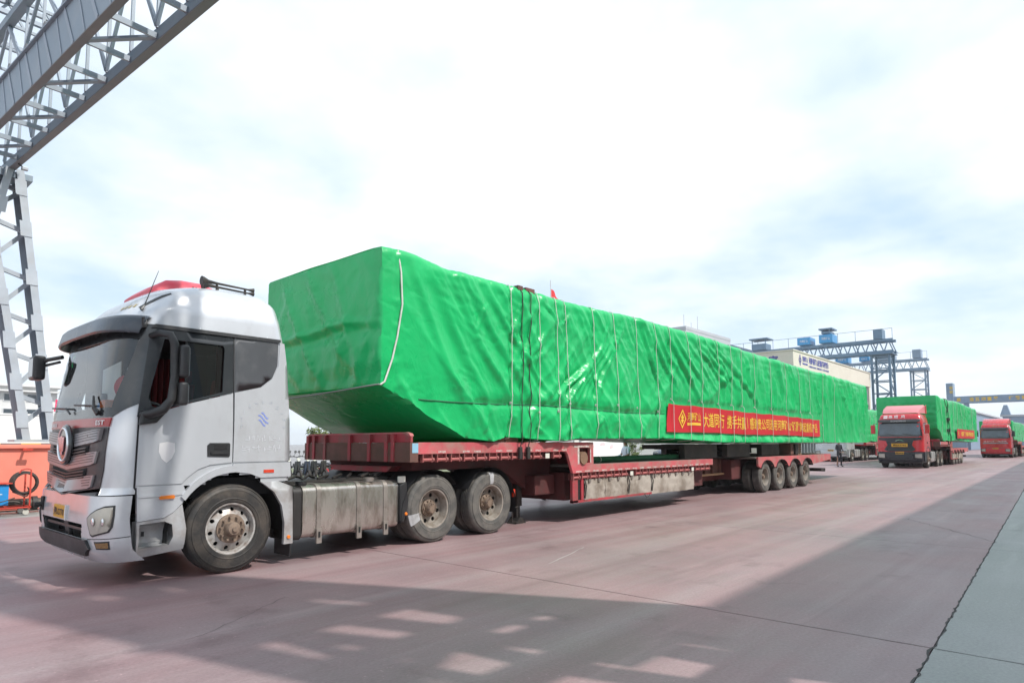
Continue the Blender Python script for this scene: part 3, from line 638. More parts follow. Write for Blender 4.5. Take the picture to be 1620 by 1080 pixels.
diamond(65.75, 10.05, 0.45, 0.62, 0.25, lambda u, v: (u, ly0-0.02, v), 'letter_navy', lab)
text_part('实验室', 3.0, 0.95, lambda u, v: (lx0-0.14, 17.0-u, 10.0+v), 'letter_navy', lab, 'sign_lettering', 0.02)

gb = thing('grey_office_tower', (100, 46, 0), 'plain grey office tower rising just above the green load', 'building')
block(gb, 92.6, 110, 40, 54, 19.9, 'bldg_grey', [(15.5, 17.5, [(94+3.4*i, 96.4+3.4*i) for i in range(5)])], rooft=0.5, over=0.05)
for x, h in ((94, 22.6), (96.6, 21.6), (99, 23)): MB().tube([(x, 41, 20.3), (x, 41, h)], 0.05, 6).part('mast', 'bldg_grey', gb)
sh = thing('navy_roofed_shed', (135, 60, 0), 'long shed with dark navy roof behind the grey tower', 'building')
MB().box(118, 160, 46, 80, 0, 19.4).part('wall', 'bldg_grey', sh)
MB().prism([(45.4, 19.41), (80.6, 19.41), (80.6, 22.4), (63, 23.0), (45.4, 21.3)], 'x', 117.6, 160.4).part('roof', 'roof_navy', sh)

# ---------------- far gantry cranes
def far_gantry(X, ya, yb, zb, zt, ty0, ty1, label, m, trolleys, n):
    g = thing('gantry_crane', (X, ty0, 0), label, 'crane', 'gantry cranes across the far yard')
    def bar(nm, p, q, w, h=None, mm=m): return MB().beam(p, q, w, h).part(nm, mm, g)
    for x in (X, X+1.8):
        bar('chord', (x, ya, zt), (x, yb, zt), 0.30, 0.36); bar('chord', (x, ya, zb), (x, yb, zb), 0.30, 0.42)
    st = (yb-ya)/n
    for k in range(n):
        y = ya+k*st
        bar('web_brace', (X, y, zb), (X, y+st/2, zt), 0.13, 0.13); bar('web_brace', (X, y+st/2, zt), (X, y+st, zb), 0.13, 0.13)
        if k % 2 == 0: bar('cross_bar', (X, y, zb), (X+1.8, y+st, zb), 0.12); bar('cross_bar', (X+1.8, y, zb), (X+1.8, y+st/2, zt), 0.12)
    for x in (X+0.1, X+2.4):
        for y in (ty0, ty1): bar('leg_post', (x, y, 0), (x+0.35*(1 if x > X+1 else 0), y, zb), 0.28)
    nz_ = max(3, int(zb/1.7))
    for k in range(nz_):
        z = zb-0.5-k*1.7
        if z < 1.5: break
        bar('leg_tie', (X+0.1, ty0, z), (X+0.1, ty1, z), 0.14)
        a, c = (ty0, ty1) if k % 2 else (ty1, ty0)
        bar('leg_brace', (X+0.1, a, z), (X+0.1, c, z-1.7), 0.13); bar('leg_brace', (X+0.1, ty0, z), (X+2.5, ty0, z-1.7), 0.13)
        bar('leg_tie', (X+2.45, ty0, z), (X+2.45, ty1, z), 0.14)
    MB().box(X-0.5, X+2.8, ty0-0.5, ty1+0.5, zb-0.32, zb-0.22).part('landing', m, g)
    bar('hand_rail', (X-0.3, ya, zt+1.5), (X-0.3, yb, zt+1.5), 0.05)
    for k in range(0, n, 2): bar('rail_post', (X-0.3, ya+k*st, zt), (X-0.3, ya+k*st, zt+1.5), 0.05)
    for (y0, y1, z0, z1, kind) in trolleys:
        if kind == 'sign':
            s_ = MB().box(X-0.55, X+1.9, y0, y1, z0, z1).part('winch_house', 'sign_blue', g, bevel=0.05)
            text_part('河南矿山', (y1-y0)*0.62, (z1-z0)*0.34, lambda u, v: (X-0.57, (y0+y1)/2-u, (z0+z1)/2+v), 'ink_white', s_)
        elif kind == 'hoist':
            MB().box(X-0.4, X+1.8, y0, y1, z0, z0+(z1-z0)*0.6).part('hoist_drum', m, g, bevel=0.1)
            for yy in (y0+0.1, y1-0.1): bar('hoist_post', (X-0.3, yy, z0), (X-0.3, yy, z1), 0.1)
            MB().box(X-0.6, X+2.0, y0-0.3, y1+0.3, z1, z1+0.18).part('hoist_roof', m, g)
        else:
            MB().box(X-0.3, X+1.6, y0, y1, z0, z1).part('control_cabin', m, g, bevel=0.04)
    return g
far_gantry(95, 11.2, 36, 13.75, 15.35, 11.75, 13.9, 'dark blue lattice gantry crane over the cream building with two blue signs', 'crane_blue',
           [(21.6, 23.4, 15.7, 16.75, 'sign'), (18.6, 20.4, 15.7, 16.9, 'sign'), (28.0, 30.2, 15.6, 17.2, 'hoist'), (18.9, 20.1, 17.0, 17.6, 'hoist'), (12.4, 13.5, 15.55, 16.9, 'cabin')], 22)
far_gantry(140, 14.4, 44, 15.5, 17.3, 14.9, 17.3, 'paler gantry crane standing behind the dark blue one', 'crane_pale',
           [(28, 30.4, 17.6, 19.1, 'sign'), (19.8, 23.0, 17.6, 19.0, 'hoist'), (24.2, 26.0, 17.7, 18.6, 'sign'), (15.4, 16.8, 17.6, 19.2, 'cabin')], 22)

# ---------------- blue overhead slogan beam at the right
sb = thing('slogan_beam', (150, 11, 0), 'blue overhead yard beam with gold Chinese slogan at far right', 'overhead beam')
MB().box(150, 152, -14, 12.0, 9.1, 10.5).part('beam', 'crane_pale', sb, bevel=0.05)
MB().box(149.6, 152.2, 11.9, 13.05, 0, 13.15).part('end_tower', 'crane_pale', sb, bevel=0.05)
MB().box(150.3, 151.7, 9.6, 10.4, 0, 9.09).part('column', 'crane_pale', sb, bevel=0.05)
for y, ch in ((11.1, '质'), (9.0, '造'), (8.1, '五'), (7.15, '洲'), (6.2, '重'), (5.2, '器'), (2.9, '行'), (1.9, '稳'), (0.95, '致'), (-0.9, '远')):
    text_part(ch, 0.72, 0.72, lambda u, v, y=y: (149.97, y-u, 9.82+v), 'gold', sb, 'character', 0.03)
for z in (12.2, 11.4): text_part('安', 0.62, 0.62, lambda u, v, z=z: (149.57, 12.2-u, z+v), 'gold', sb, 'character', 0.03)

ls = thing('long_shed', (165, 20, 0), 'long low blue grey shed running off behind the second truck', 'building')
MB().box(148, 215, 10, 30, 0, 7.6).part('wall', 'crane_pale', ls)
MB().prism([(9.6, 7.61), (30.4, 7.61), (30.4, 7.9), (20, 9.2), (9.6, 7.95)], 'x', 147.6, 215.4).part('roof', 'bldg_grey', ls)
fb = thing('distant_factory', (232, 0, 0), 'hazy blue grey factory with a stub tower at far right', 'building')
MB().box(225, 260, -30, 10.4, 0, 8.6).part('wall', 'crane_pale', fb)
MB().box(224.8, 225.0, -30, 9.5, 6.0, 6.7).part('window_band', 'win_frame', fb)
MB().box(224.5, 260.5, -30.5, 10.9, 8.61, 9.1).part('roof', 'bldg_grey', fb)
MB().prism([(8.6, 9.11), (11.0, 9.11), (10.1, 11.9), (9.3, 11.9)], 'x', 225.5, 228).part('stub_tower', 'crane_pale', fb)

# ---------------- flag and pole
fl = thing('flag_pole', (57.4, 40, 0), 'red flag on a tall pole showing above the green load', 'flag')
MB().tube([(57.4, 40, 0), (57.4, 40, 21.3)], [0.12, 0.05], 8).part('pole', 'win_frame', fl)
rows = []
for i in range(9):
    t = i/8; rows.append([(57.45+1.7*t*0.9, 40-0.12*math.sin(t*6), 20.2-1.2*s-0.9*t*(1-0.2*s)+0.1*math.sin(t*5)) for s in (0, .25, .5, .75, 1)])
MB().sheet(rows).part('flag', 'flag_red', fl, smooth=60, fix=False)

# ================================================================== WHEELS (shared meshes)
def tyre_mesh(Rr, w, name, material):
    h = w/2; p = []
    # outer face at y=0, inner at y=w
    p += [(0.035, Rr*0.56), (0.014, Rr*0.585), (0.010, Rr*0.60), (0.004, Rr*0.605), (0.001, Rr*0.66), (-0.003, Rr*0.67), (-0.003, Rr*0.685), (0.0, Rr*0.695), (0.0, Rr*0.78), (0.004, Rr*0.86), (0.001, Rr*0.865), (0.003, Rr*0.885), (0.012, Rr*0.89), (0.022, Rr*0.93), (0.026, Rr*0.945), (0.020, Rr*0.95), (0.030, Rr*0.975), (0.045, Rr*0.994)]
    k = 5; y = 0.06
    gw = (w-0.12)/(k*2-1)
    for i in range(k):
        p += [(y, Rr), (y+gw, Rr)]; y += gw
        if i < k-1: p += [(y+0.002, Rr-0.014), (y+gw-0.002, Rr-0.014)]; y += gw
    p += [(w-0.045, Rr*0.992), (w-0.02, Rr*0.93), (w, Rr*0.76), (w-0.012, Rr*0.60), (w-0.035, Rr*0.56)]
    return MB().lathe(p, (0, 0, 0), 56).mesh(name, material, smooth=28, fix=True)
def nuts(b, rad, y, n=10, r=0.016, h=0.04):
    for i in range(n):
        t = 2*math.pi*(i+0.5)/n; b.lathe([(y, r), (y-h, r*0.85), (y-h, 0.0)], (rad*math.cos(t), 0, rad*math.sin(t)), 6)
def holed_disc(b, r0, r1, y, n, hr, rh, th=0.012, axis_tilt=0.0):
    """flat ring with n round hand holes at radius rh"""
    poly = lambda r, m, c=(0, 0): [(c[0]+r*math.cos(2*math.pi*i/m), c[1]+r*math.sin(2*math.pi*i/m)) for i in range(m)]
    holes = [poly(r0, 24)] + [poly(hr, 10, (rh*math.cos(2*math.pi*i/n), rh*math.sin(2*math.pi*i/n))) for i in range(n)]
    b.patch(poly(r1, 40), lambda u, v, o: (u, y + axis_tilt*max(0, (math.hypot(u, v)-r0))/(r1-r0) + (0.012-o), v), off=0.012, depth=th, holes=holes, res=0.07)
RW = 0.5425
WM = {}
WM['tyre'] = tyre_mesh(RW, 0.30, 'tyre', 'tyre')
WM['tyre_dusty'] = tyre_mesh(RW, 0.30, 'tyre', 'tyre_dusty')
WM['tyre_small'] = tyre_mesh(0.50, 0.28, 'tyre', 'tyre_dusty')
# steering wheel rim: dished outwards, ten hand holes
b = MB(); b.lathe([(0.05, 0.30), (0.015, 0.315), (0.020, 0.295), (0.06, 0.283), (0.10, 0.275)], (0, 0, 0), 40); holed_disc(b, 0.165, 0.275, 0.03, 10, 0.026, 0.236, 0.02, 0.06)
WM['rim_f'] = b.mesh('wheel', 'rim_white', smooth=40)
b = MB(); b.lathe([(0.04, 0.18), (0.012, 0.178), (0.008, 0.155), (0.004, 0.10), (-0.02, 0.088), (-0.07, 0.082), (-0.085, 0.07), (-0.09, 0.035), (-0.11, 0.032), (-0.115, 0.0)], (0, 0, 0), 28); nuts(b, 0.142, 0.01, 10, 0.017, 0.05)
WM['hub_f'] = b.mesh('hub', 'hub_rust', smooth=35)
# drive wheel rim: deep dish
b = MB(); b.lathe([(0.045, 0.30), (0.012, 0.314), (0.018, 0.292), (0.06, 0.278), (0.13, 0.268), (0.165, 0.262)], (0, 0, 0), 40); holed_disc(b, 0.135, 0.262, 0.165, 8, 0.036, 0.21, 0.02, -0.01)
WM['rim_r'] = b.mesh('wheel', 'rim_rear', smooth=40)
b = MB(); b.lathe([(0.17, 0.145), (0.135, 0.14), (0.12, 0.10), (0.06, 0.092), (0.045, 0.08), (0.04, 0.0)], (0, 0, 0), 28); nuts(b, 0.118, 0.14, 10, 0.014, 0.035); nuts(b, 0.07, 0.05, 10, 0.010, 0.018)
WM['hub_r'] = b.mesh('hub', 'hub_rust', smooth=35)
b = MB(); b.lathe([(0.2, 0.0), (0.2, 0.29)], (0, 0, 0), 24); WM['back'] = b.mesh('inner_disc', 'inside_dark', fix=False)
WM['hub_s'] = WM['hub_r']
def wheel(parent, x, y, z, kind, far=False, dual=False, tyre='tyre'):
    o = link('wheel', WM['rim_f' if kind == 'f' else 'rim_r'], parent, (x, y, z))
    if far: o.rotation_euler = (0, 0, math.pi)
    o.rotation_euler.rotate_axis('Y', random.random()*1.2)
    def sub(n, me, loc=(0, 0, 0)):
        c = bpy.data.objects.new(n, me); COL.objects.link(c); c.parent = o; c.location = loc; return c
    sub('tyre', WM[tyre]); sub('hub', WM['hub_f' if kind == 'f' else 'hub_r']); sub('brake_disc', WM['back'])
    if dual: sub('tyre', WM[tyre], (0, 0.33, 0))
    if tyre == 'tyre_small':
        for c in o.children:
            if c.name.startswith('hub') or c.name.startswith('brake'): c.scale = (0.92, 1, 0.92)
        o.scale = (0.92, 1, 0.92)
        for c in o.children:
            if c.name.startswith('tyre'): c.scale = (1/0.92, 1, 1/0.92)
    return o

# ================================================================== SILVER TRACTOR UNIT
XF = [(0.28, -1.38), (0.40, -1.47), (0.75, -1.51), (1.02, -1.49), (1.08, -1.43), (1.5, -1.43), (1.9, -1.41), (2.1, -1.40), (2.85, -1.29), (3.0, -1.24), (3.2, -1.13), (3.37, -.99), (3.50, -.80), (3.58, -.56), (3.63, -.25)]
HW = [(0.28, 1.18), (0.45, 1.25), (1.9, 1.25), (2.9, 1.21), (3.2, 1.17), (3.44, 1.08), (3.57, .94), (3.63, .74)]
XR = [(1.0, .78), (1.7, .77), (2.76, .70), (3.4, .60), (3.53, .50), (3.63, .25)]
NN = [(0.3, 6.0), (2.0, 6.0), (3.0, 4.8), (3.63, 3.4)]
YC = 1.25; AA = 0.6
def fringe(z, n=80):
    xf, w, e = itp(XF, z), itp(HW, z), itp(NN, z); xc = xf+AA; r = []
    for i in range(n+1):
        t = -math.pi/2+math.pi*i/n; s_, c = math.sin(t), math.cos(t)
        r.append((xc-AA*abs(c)**(2/e), YC+w*math.copysign(abs(s_)**(2/e), s_)))
    return r
def fx(y, z):
    xf, w, e = itp(XF, z), itp(HW, z), itp(NN, z); q = min(.9999, abs(y-YC)/w); return xf+AA-AA*(1-q**e)**(1/e)
def sy(x, z):
    xf, w, e = itp(XF, z), itp(HW, z), itp(NN, z); xc = xf+AA
    if x >= xc: return YC-w
    q = min(.9999, (xc-x)/AA); return YC-w*(1-q**e)**(1/e)
_rc = {}
def cpt(s, z, off=0.0):
    """point on the cab skin: s = distance along the outline from the front centre (positive towards the driver's side)"""
    k = round(z, 3)
    if k not in _rc:
        r = fringe(z, 160); c = 80; acc = [0.0]; pts = [r[c]]
        for i in range(c, 0, -1): acc.append(acc[-1]+math.dist(r[i], r[i-1])); pts.append(r[i-1])
        _rc[k] = (acc, pts)
    acc, pts = _rc[k]; a = abs(s)
    if a >= acc[-1]: p = (pts[-1][0]+a-acc[-1], pts[-1][1]); nrm = (0, -1)
    else:
        lo, hi = 0, len(acc)-1
        while hi-lo > 1:
            m_ = (lo+hi)//2
            if acc[m_] <= a: lo = m_
            else: hi = m_
        t = (a-acc[lo])/max(1e-9, acc[hi]-acc[lo]); p = (pts[lo][0]+(pts[hi][0]-pts[lo][0])*t, pts[lo][1]+(pts[hi][1]-pts[lo][1])*t)
        i0, i1 = max(0, lo-2), min(len(pts)-1, hi+2)
        d = Vector((pts[i1][0]-pts[i0][0], pts[i1][1]-pts[i0][1])).normalized(); nrm = (d.y, -d.x)
        if nrm[0] > 0: nrm = (-nrm[0], -nrm[1])
    x, y = p[0]+nrm[0]*off, p[1]+nrm[1]*off
    if s < 0: y = 2*YC-y
    return (x, y, z)
def side(far=False):
    def f(x, z, off=0.0):
        y = sy(x, z)-off; return (x, (2*YC-y) if far else y, z)
    return f
sideN, sideF = side(), side(True)
def inpoly(x, y, lp):
    c = False; j = len(lp)-1
    for i in range(len(lp)):
        if (lp[i][1] > y) != (lp[j][1] > y) and x < (lp[j][0]-lp[i][0])*(y-lp[i][1])/(lp[j][1]-lp[i][1])+lp[i][0]: c = not c
        j = i
    return c

T1 = thing('tractor_unit', (1.5, 1.25, 0), 'silver cab-over tractor unit with black sun visor and red roof box', 'truck')
WIN = [(-.86, 2.82), (-.17, 2.81), (-.15, 2.77), (-.17, 2.23), (-.56, 2.11), (-.97, 2.00), (-1.02, 2.12)]
b = MB(); zs = [1.10+0.05*i for i in range(40)]+[3.06+0.04*i for i in range(9)]+[3.42, 3.46, 3.50, 3.53, 3.56, 3.585, 3.605, 3.62, 3.63]
rings = []
for z in zs:
    r = fringe(z, 80); xr, w = itp(XR, z), itp(HW, z); xc = itp(XF, z)+AA
    xs_ = [xc+(xr-0.07-xc)*i/22 for i in range(1, 23)]
    far = [(x, YC+w) for x in xs_]+[(xr-0.02, YC+w-0.02), (xr, YC+w-0.08)]
    back = [(xr, YC+(w-0.08)*(1-2*i/12)) for i in range(1, 12)]
    near = [(xr, YC-w+0.08), (xr-0.02, YC-w+0.02)]+[(x, YC-w) for x in xs_[::-1]]
    rings.append([(p[0], p[1], z) for p in r+far+back+near])
n = len(rings[0]); vs = [p for r in rings for p in r]; fs = []
for i in range(len(rings)-1):
    for j in range(n):
        k = (j+1) % n; q = [rings[i][j], rings[i][k], rings[i+1][k], rings[i+1][j]]
        cx, cy, cz = (sum(p[a] for p in q)/4 for a in range(3)); yr = abs(cy-YC); w = itp(HW, cz)
        if 1.99 < cz < 2.81 and cx < -0.9 and yr < YC-cpt(1.13+(cz-2.0)*0.145, cz)[1]: continue
        if yr > w*0.93 and any(inpoly(cx+ax_, cz+az_, WIN) for ax_ in (-0.045, 0, 0.045) for az_ in (-0.04, 0, 0.04)): continue
        if yr > 0.6 and math.hypot(cx, cz-0.52) < 0.71: continue
        fs.append((i*n+j, i*n+k, (i+1)*n+k, (i+1)*n+j))
fs.append(tuple((len(rings)-1)*n+j for j in range(n)))
b.add(vs, fs); b.part('cab_shell', 'silver', T1, smooth=50)
# lining inside the cab, so the windows look into a dark room
b = MB(); b.box(-1.0, 0.66, 0.10, 2.40, 1.18, 2.98); me = b.mesh('cab_lining', 'cab_lining')
bm = bmesh.new(); bm.from_mesh(me)
bmesh.ops.delete(bm, geom=[f for f in bm.faces if f.calc_center_median().x < -0.99 or f.calc_center_median().y < 0.2], context='FACES'); bm.to_mesh(me); bm.free()
link('cab_lining', me, T1)
# windscreen and its black surround
WS = [(-1.12, 2.0), (0, 1.985), (1.12, 2.0), (1.19, 2.4), (1.235, 2.80), (-1.235, 2.80), (-1.19, 2.4)]
MB().patch(WS, cpt, off=0.004, res=0.12).part('windscreen', 'glass_clear', T1, smooth=60)
MB().patch([(-1.36, 1.89), (1.137, 1.89), (1.276, 1.985), (1.42, 2.06), (1.46, 2.5), (1.40, 2.98), (-1.40, 2.98), (-1.46, 2.5), (-1.42, 2.06), (-1.276, 1.985)], cpt, off=0.012, depth=0.012, holes=[WS], res=0.1).part('windscreen_surround', 'gloss_black', T1, smooth=50)
# wipers
for s0, s1 in ((0.95, 0.1), (-0.05, -0.9)):
    b = MB(); b.tube([cpt(s0, 1.96, 0.04), cpt(s0-0.15, 2.03, 0.05), cpt(s1, 2.06, 0.04)], 0.012, 6); b.part('wiper', 'plastic_black', T1)
b = MB(); b.tube([cpt(0.92, 1.93, 0.03), cpt(0.86, 2.0, 0.06), cpt(0.72, 2.14, 0.03)], [0.03, 0.02, 0.012], 8); b.part('wiper_arm', 'plastic_black', T1)
# sun visor
rows = []
for off, dz in ((0.02, 0.03), (0.13, 0.015), (0.175, -0.01), (0.185, -0.04), (0.165, -0.18), (0.145, -0.20), (0.13, -0.20), (0.14, -0.04), (0.02, -0.02)):
    rows.append([(lambda p, t: (p[0], p[1], p[2]))(cpt(1.225*t, 3.08+dz-0.035*abs(t)**3, off*(1-0.25*abs(t)**6)), t) for t in [i/24-1 for i in range(49)]])
MB().sheet(rows).part('sun_visor', 'visor', T1, smooth=40)
for s in (1.222, -1.222): MB().beam(cpt(s, 3.0, 0.0), cpt(s*0.995, 2.97, 0.15), 0.02, 0.12).part('visor_bracket', 'plastic_black', T1)
# red band, grille and emblem
MB().patch([(-1.12, 1.785), (1.115, 1.785), (1.137, 1.883), (-1.137, 1.883)], cpt, off=0.02, depth=0.02).part('nose_band', 'red_band', T1, smooth=50)
text_part('EST', 0.19, 0.055, lambda u, v: cpt(0.96+u, 1.832+v, 0.026), 'ink_white', T1, 'badge_lettering', 0.02)
text_part('AUMAN', 0.30, 0.055, lambda u, v: cpt(-0.78+u, 1.832+v, 0.026), 'ink_white', T1, 'badge_lettering', 0.02)
MB().patch([(-1.11, 1.78), (1.11, 1.78), (1.08, 1.30), (1.03, 1.10), (0.62, 1.06), (0, 0.99), (-0.62, 1.06), (-1.03, 1.10), (-1.08, 1.30)], cpt, off=0.012, depth=0.014).part('grille_surround', 'grille_dark', T1, smooth=50)
for zt, hw, sk in ((1.765, 1.035, 0.03), (1.51, 0.985, 0.05), (1.245, 0.93, 0.06)):
    top = [(-hw, zt), (0, zt-0.07), (hw, zt)]; lo = [(hw-sk, zt-0.13), (hw-0.16, zt-0.155), (0, zt-0.225), (-hw+0.16, zt-0.155), (-hw+sk, zt-0.13)]
    bar = MB().patch(top+lo, cpt, off=0.036, depth=0.026).part('grille_bar', 'grille_silver', T1, smooth=50)
    for k in range(4):
        g0 = zt-0.020-0.026*k; e = 0.05+0.012*k; f = lambda s_, zz=g0, h=hw-e: zz-0.07*(1-abs(s_)/h)-0.004*k
        ss = [(-1+2*i/28)*(hw-e) for i in range(29)]
        MB().sheet([[cpt(s_, f(s_)+0.004, 0.0385) for s_ in ss], [cpt(s_, f(s_)-0.004, 0.0385) for s_ in ss]]).part('groove', 'grille_dark', bar, fix=False)
for z0, hw in ((1.555, 0.72), (1.29, 0.68)):
    MB().patch([(-hw, z0+0.03), (0, z0-0.03), (hw, z0+0.03), (hw-0.03, z0-0.065), (0, z0-0.13), (-hw+0.03, z0-0.065)], cpt, off=0.018, res=0.1).part('intake', 'inside_dark', T1)
    for k in range(3):
        f = lambda s_, zz=z0-0.005-0.035*k, h=hw: zz-0.05*(1-abs(s_)/h)
        ss = [(-1+2*i/20)*(hw-0.02) for i in range(21)]
        MB().sheet([[cpt(s_, f(s_)+0.007, 0.03) for s_ in ss], [cpt(s_, f(s_)+0.007, 0.045) for s_ in ss], [cpt(s_, f(s_)-0.007, 0.045) for s_ in ss], [cpt(s_, f(s_)-0.007, 0.03) for s_ in ss]]).part('intake_slat', 'grille_dark', T1)
EX, EZ = fx(1.25, 1.59)-0.045, 1.585
MB().lathe([(0.0, 0.24), (-0.02, 0.245), (-0.045, 0.225), (-0.05, 0.0)], (EX, YC, EZ), 40, axis='x').part('emblem_disc', 'gloss_black', T1, smooth=40)
b = MB(); b.lathe([(-0.045+0.016*math.cos(a), 0.195+0.014*math.sin(a)) for a in [2*math.pi*i/10 for i in range(10)]], (EX, YC, EZ), 40, axis='x', closed_prof=True); em = b.part('emblem_ring', 'chrome', T1, smooth=60)
b = MB()
for o_ in (-0.085, 0.0, 0.085):   # three leaning petals that meet at the foot
    b.prism([(YC+o_-0.036+0.02, EZ+0.105-abs(o_)*0.15), (YC+o_+0.036+0.02, EZ+0.105-abs(o_)*0.15), (YC+o_*0.42+0.030, EZ-0.125+abs(o_)*0.5), (YC+o_*0.42-0.030, EZ-0.125+abs(o_)*0.5)], 'x', EX-0.065, EX-0.05)
b.part('emblem_petals', 'emblem_reflection', T1, bevel=0.006)  # petals' pinkish reflection is put into the metal colour
# lower lip between grille and bumper
MB().patch([(-0.95, 0.985), (0.95, 0.985), (1.02, 1.06), (0.62, 1.03), (0, 0.985), (-0.62, 1.03), (-1.02, 1.06)], cpt, off=-0.03, res=0.1).part('lower_grille', 'grille_dark', T1)
# bumper
zb = [0.28, 0.31, 0.36, 0.42, 0.48, 0.54, 0.60, 0.66, 0.70, 0.76, 0.84, 0.92, 0.97, 1.0, 1.015]
rows = []
for z in zb: rows.append([cpt(-1.46+2.92*i/146, z) for i in range(147)])
rows.insert(0, [cpt(-1.40+2.80*i/146, 0.28, -0.20) for i in range(147)])
rows.append([cpt(-1.44+2.88*i/146, 1.02, -0.13) for i in range(147)])
b = MB(); b.sheet(rows); keep = []
for f in b.f:
    c = [sum(b.v[i][a] for i in f)/len(f) for a in range(3)]
    if abs(c[1]-YC) < 0.80-0.25*(0.70-c[2]) and 0.54 < c[2] < 0.70 and c[0] < -1.40: continue
    keep.append(f)
b.f = keep; b.part('bumper', 'silver', T1, smooth=40)
MB().box(-1.30, -1.25, 0.4, 2.1, 0.5, 0.74).part('bumper_void', 'inside_dark', T1)
b = MB(); b.box(-1.46, -1.34, 0.52, 1.98, 0.61, 0.645); b.part('bumper_slat', 'plastic_black', T1, bevel=0.008)
MB().prism([(-1.47, 0.70), (-1.40, 0.72), (-1.40, 0.52), (-1.44, 0.53)], 'y', 1.10, 1.26).part('tow_step', 'plastic_black', T1, bevel=0.015)
MB().patch([(-0.93, 0.535), (0.93, 0.535), (0.99, 0.44), (0.83, 0.345), (-0.83, 0.345), (-0.99, 0.44)], cpt, off=0.035, depth=0.045, res=0.1).part('bumper_lip', 'plastic_black', T1, smooth=40)
MB().tube([cpt(-0.80, 0.83, 0.0), cpt(-0.80, 0.83, 0.10)], 0.03, 12).part('tow_pin', 'steel_dark', T1, smooth=40)
MB().box(*(lambda p: (p[0]-0.02, p[0]+0.02, p[1]-0.055, p[1]+0.055, 0.76, 0.93))(cpt(-0.80, 0.83))).part('tow_slot', 'inside_dark', T1, bevel=0.01)
for sg in (1, -1):
    HL = [(1.285, 0.90), (1.20, 0.895), (1.12, 0.865), (1.04, 0.82), (0.985, 0.775), (1.0, 0.70), (1.03, 0.61), (1.06, 0.595), (1.24, 0.64), (1.275, 0.69), (1.29, 0.80)]
    HP = [(sg*s_, z) for s_, z in HL]; cxh = sum(p[0] for p in HP)/len(HP); czh = sum(p[1] for p in HP)/len(HP)
    big = [(cxh+(p[0]-cxh)*1.14, czh+(p[1]-czh)*1.13) for p in HP]
    MB().patch(big, cpt, off=0.010, depth=0.014, holes=[HP], res=0.06).part('headlight_surround', 'plastic_black', T1, smooth=50)
    hl = MB().patch(HP, cpt, off=0.016, depth=0.03, res=0.05).part('headlight', 'lens', T1, smooth=50)
    for (s_, z) in ((1.08, 0.74), (1.20, 0.74)):
        p = Vector(cpt(sg*s_, z, 0.012)); MB().lathe([(-0.012, 0.0), (-0.010, 0.030), (0.0, 0.045)], p, 16, axis='x').part('lamp_bowl', 'chrome', hl, smooth=60)
    MB().patch([(sg*1.078, 0.508), (sg*1.235, 0.515), (sg*1.235, 0.455), (sg*1.10, 0.455)], cpt, off=0.008, depth=0.01, res=0.06).part('fog_lamp', 'amber_dull', T1)
    MB().patch([(sg*1.06, 0.523), (sg*1.25, 0.532), (sg*1.25, 0.44), (sg*1.09, 0.44)], cpt, off=0.004, depth=0.006, holes=[[(sg*1.078, 0.508), (sg*1.235, 0.515), (sg*1.235, 0.455), (sg*1.10, 0.455)]], res=0.06).part('fog_lamp_frame', 'plastic_black', T1)
    MB().patch([(sg*1.455, 0.572), (sg*0.93, 0.548), (sg*0.93, 0.540), (sg*1.455, 0.563)], cpt, off=0.003, res=0.05).part('bumper_seam', 'plastic_black', T1)
    # lower corner panel between bumper and cab
    MB().patch([(sg*1.05, 1.105), (sg*1.40, 1.105), (sg*1.47, 1.03), (sg*1.10, 1.025)], cpt, off=0.004, depth=0.02, res=0.08).part('corner_panel', 'silver', T1, smooth=50)
# number plate
MB().patch([(0.24, 0.72), (-0.22, 0.72), (-0.22, 0.87), (0.24, 0.87)], cpt, off=0.018, depth=0.02).part('number_plate', 'plate_yellow', T1)
MB().patch([(0.27, 0.705), (0.2405, 0.705), (0.2405, 0.88), (0.27, 0.88)], cpt, off=0.022, depth=0.024).part('plate_frame', 'ink_white', T1)
text_part('豫U2770', 0.40, 0.095, lambda u, v: cpt(0.01+u, 0.795+v, 0.0215), 'ink_black', T1, 'plate_lettering', 0.02)

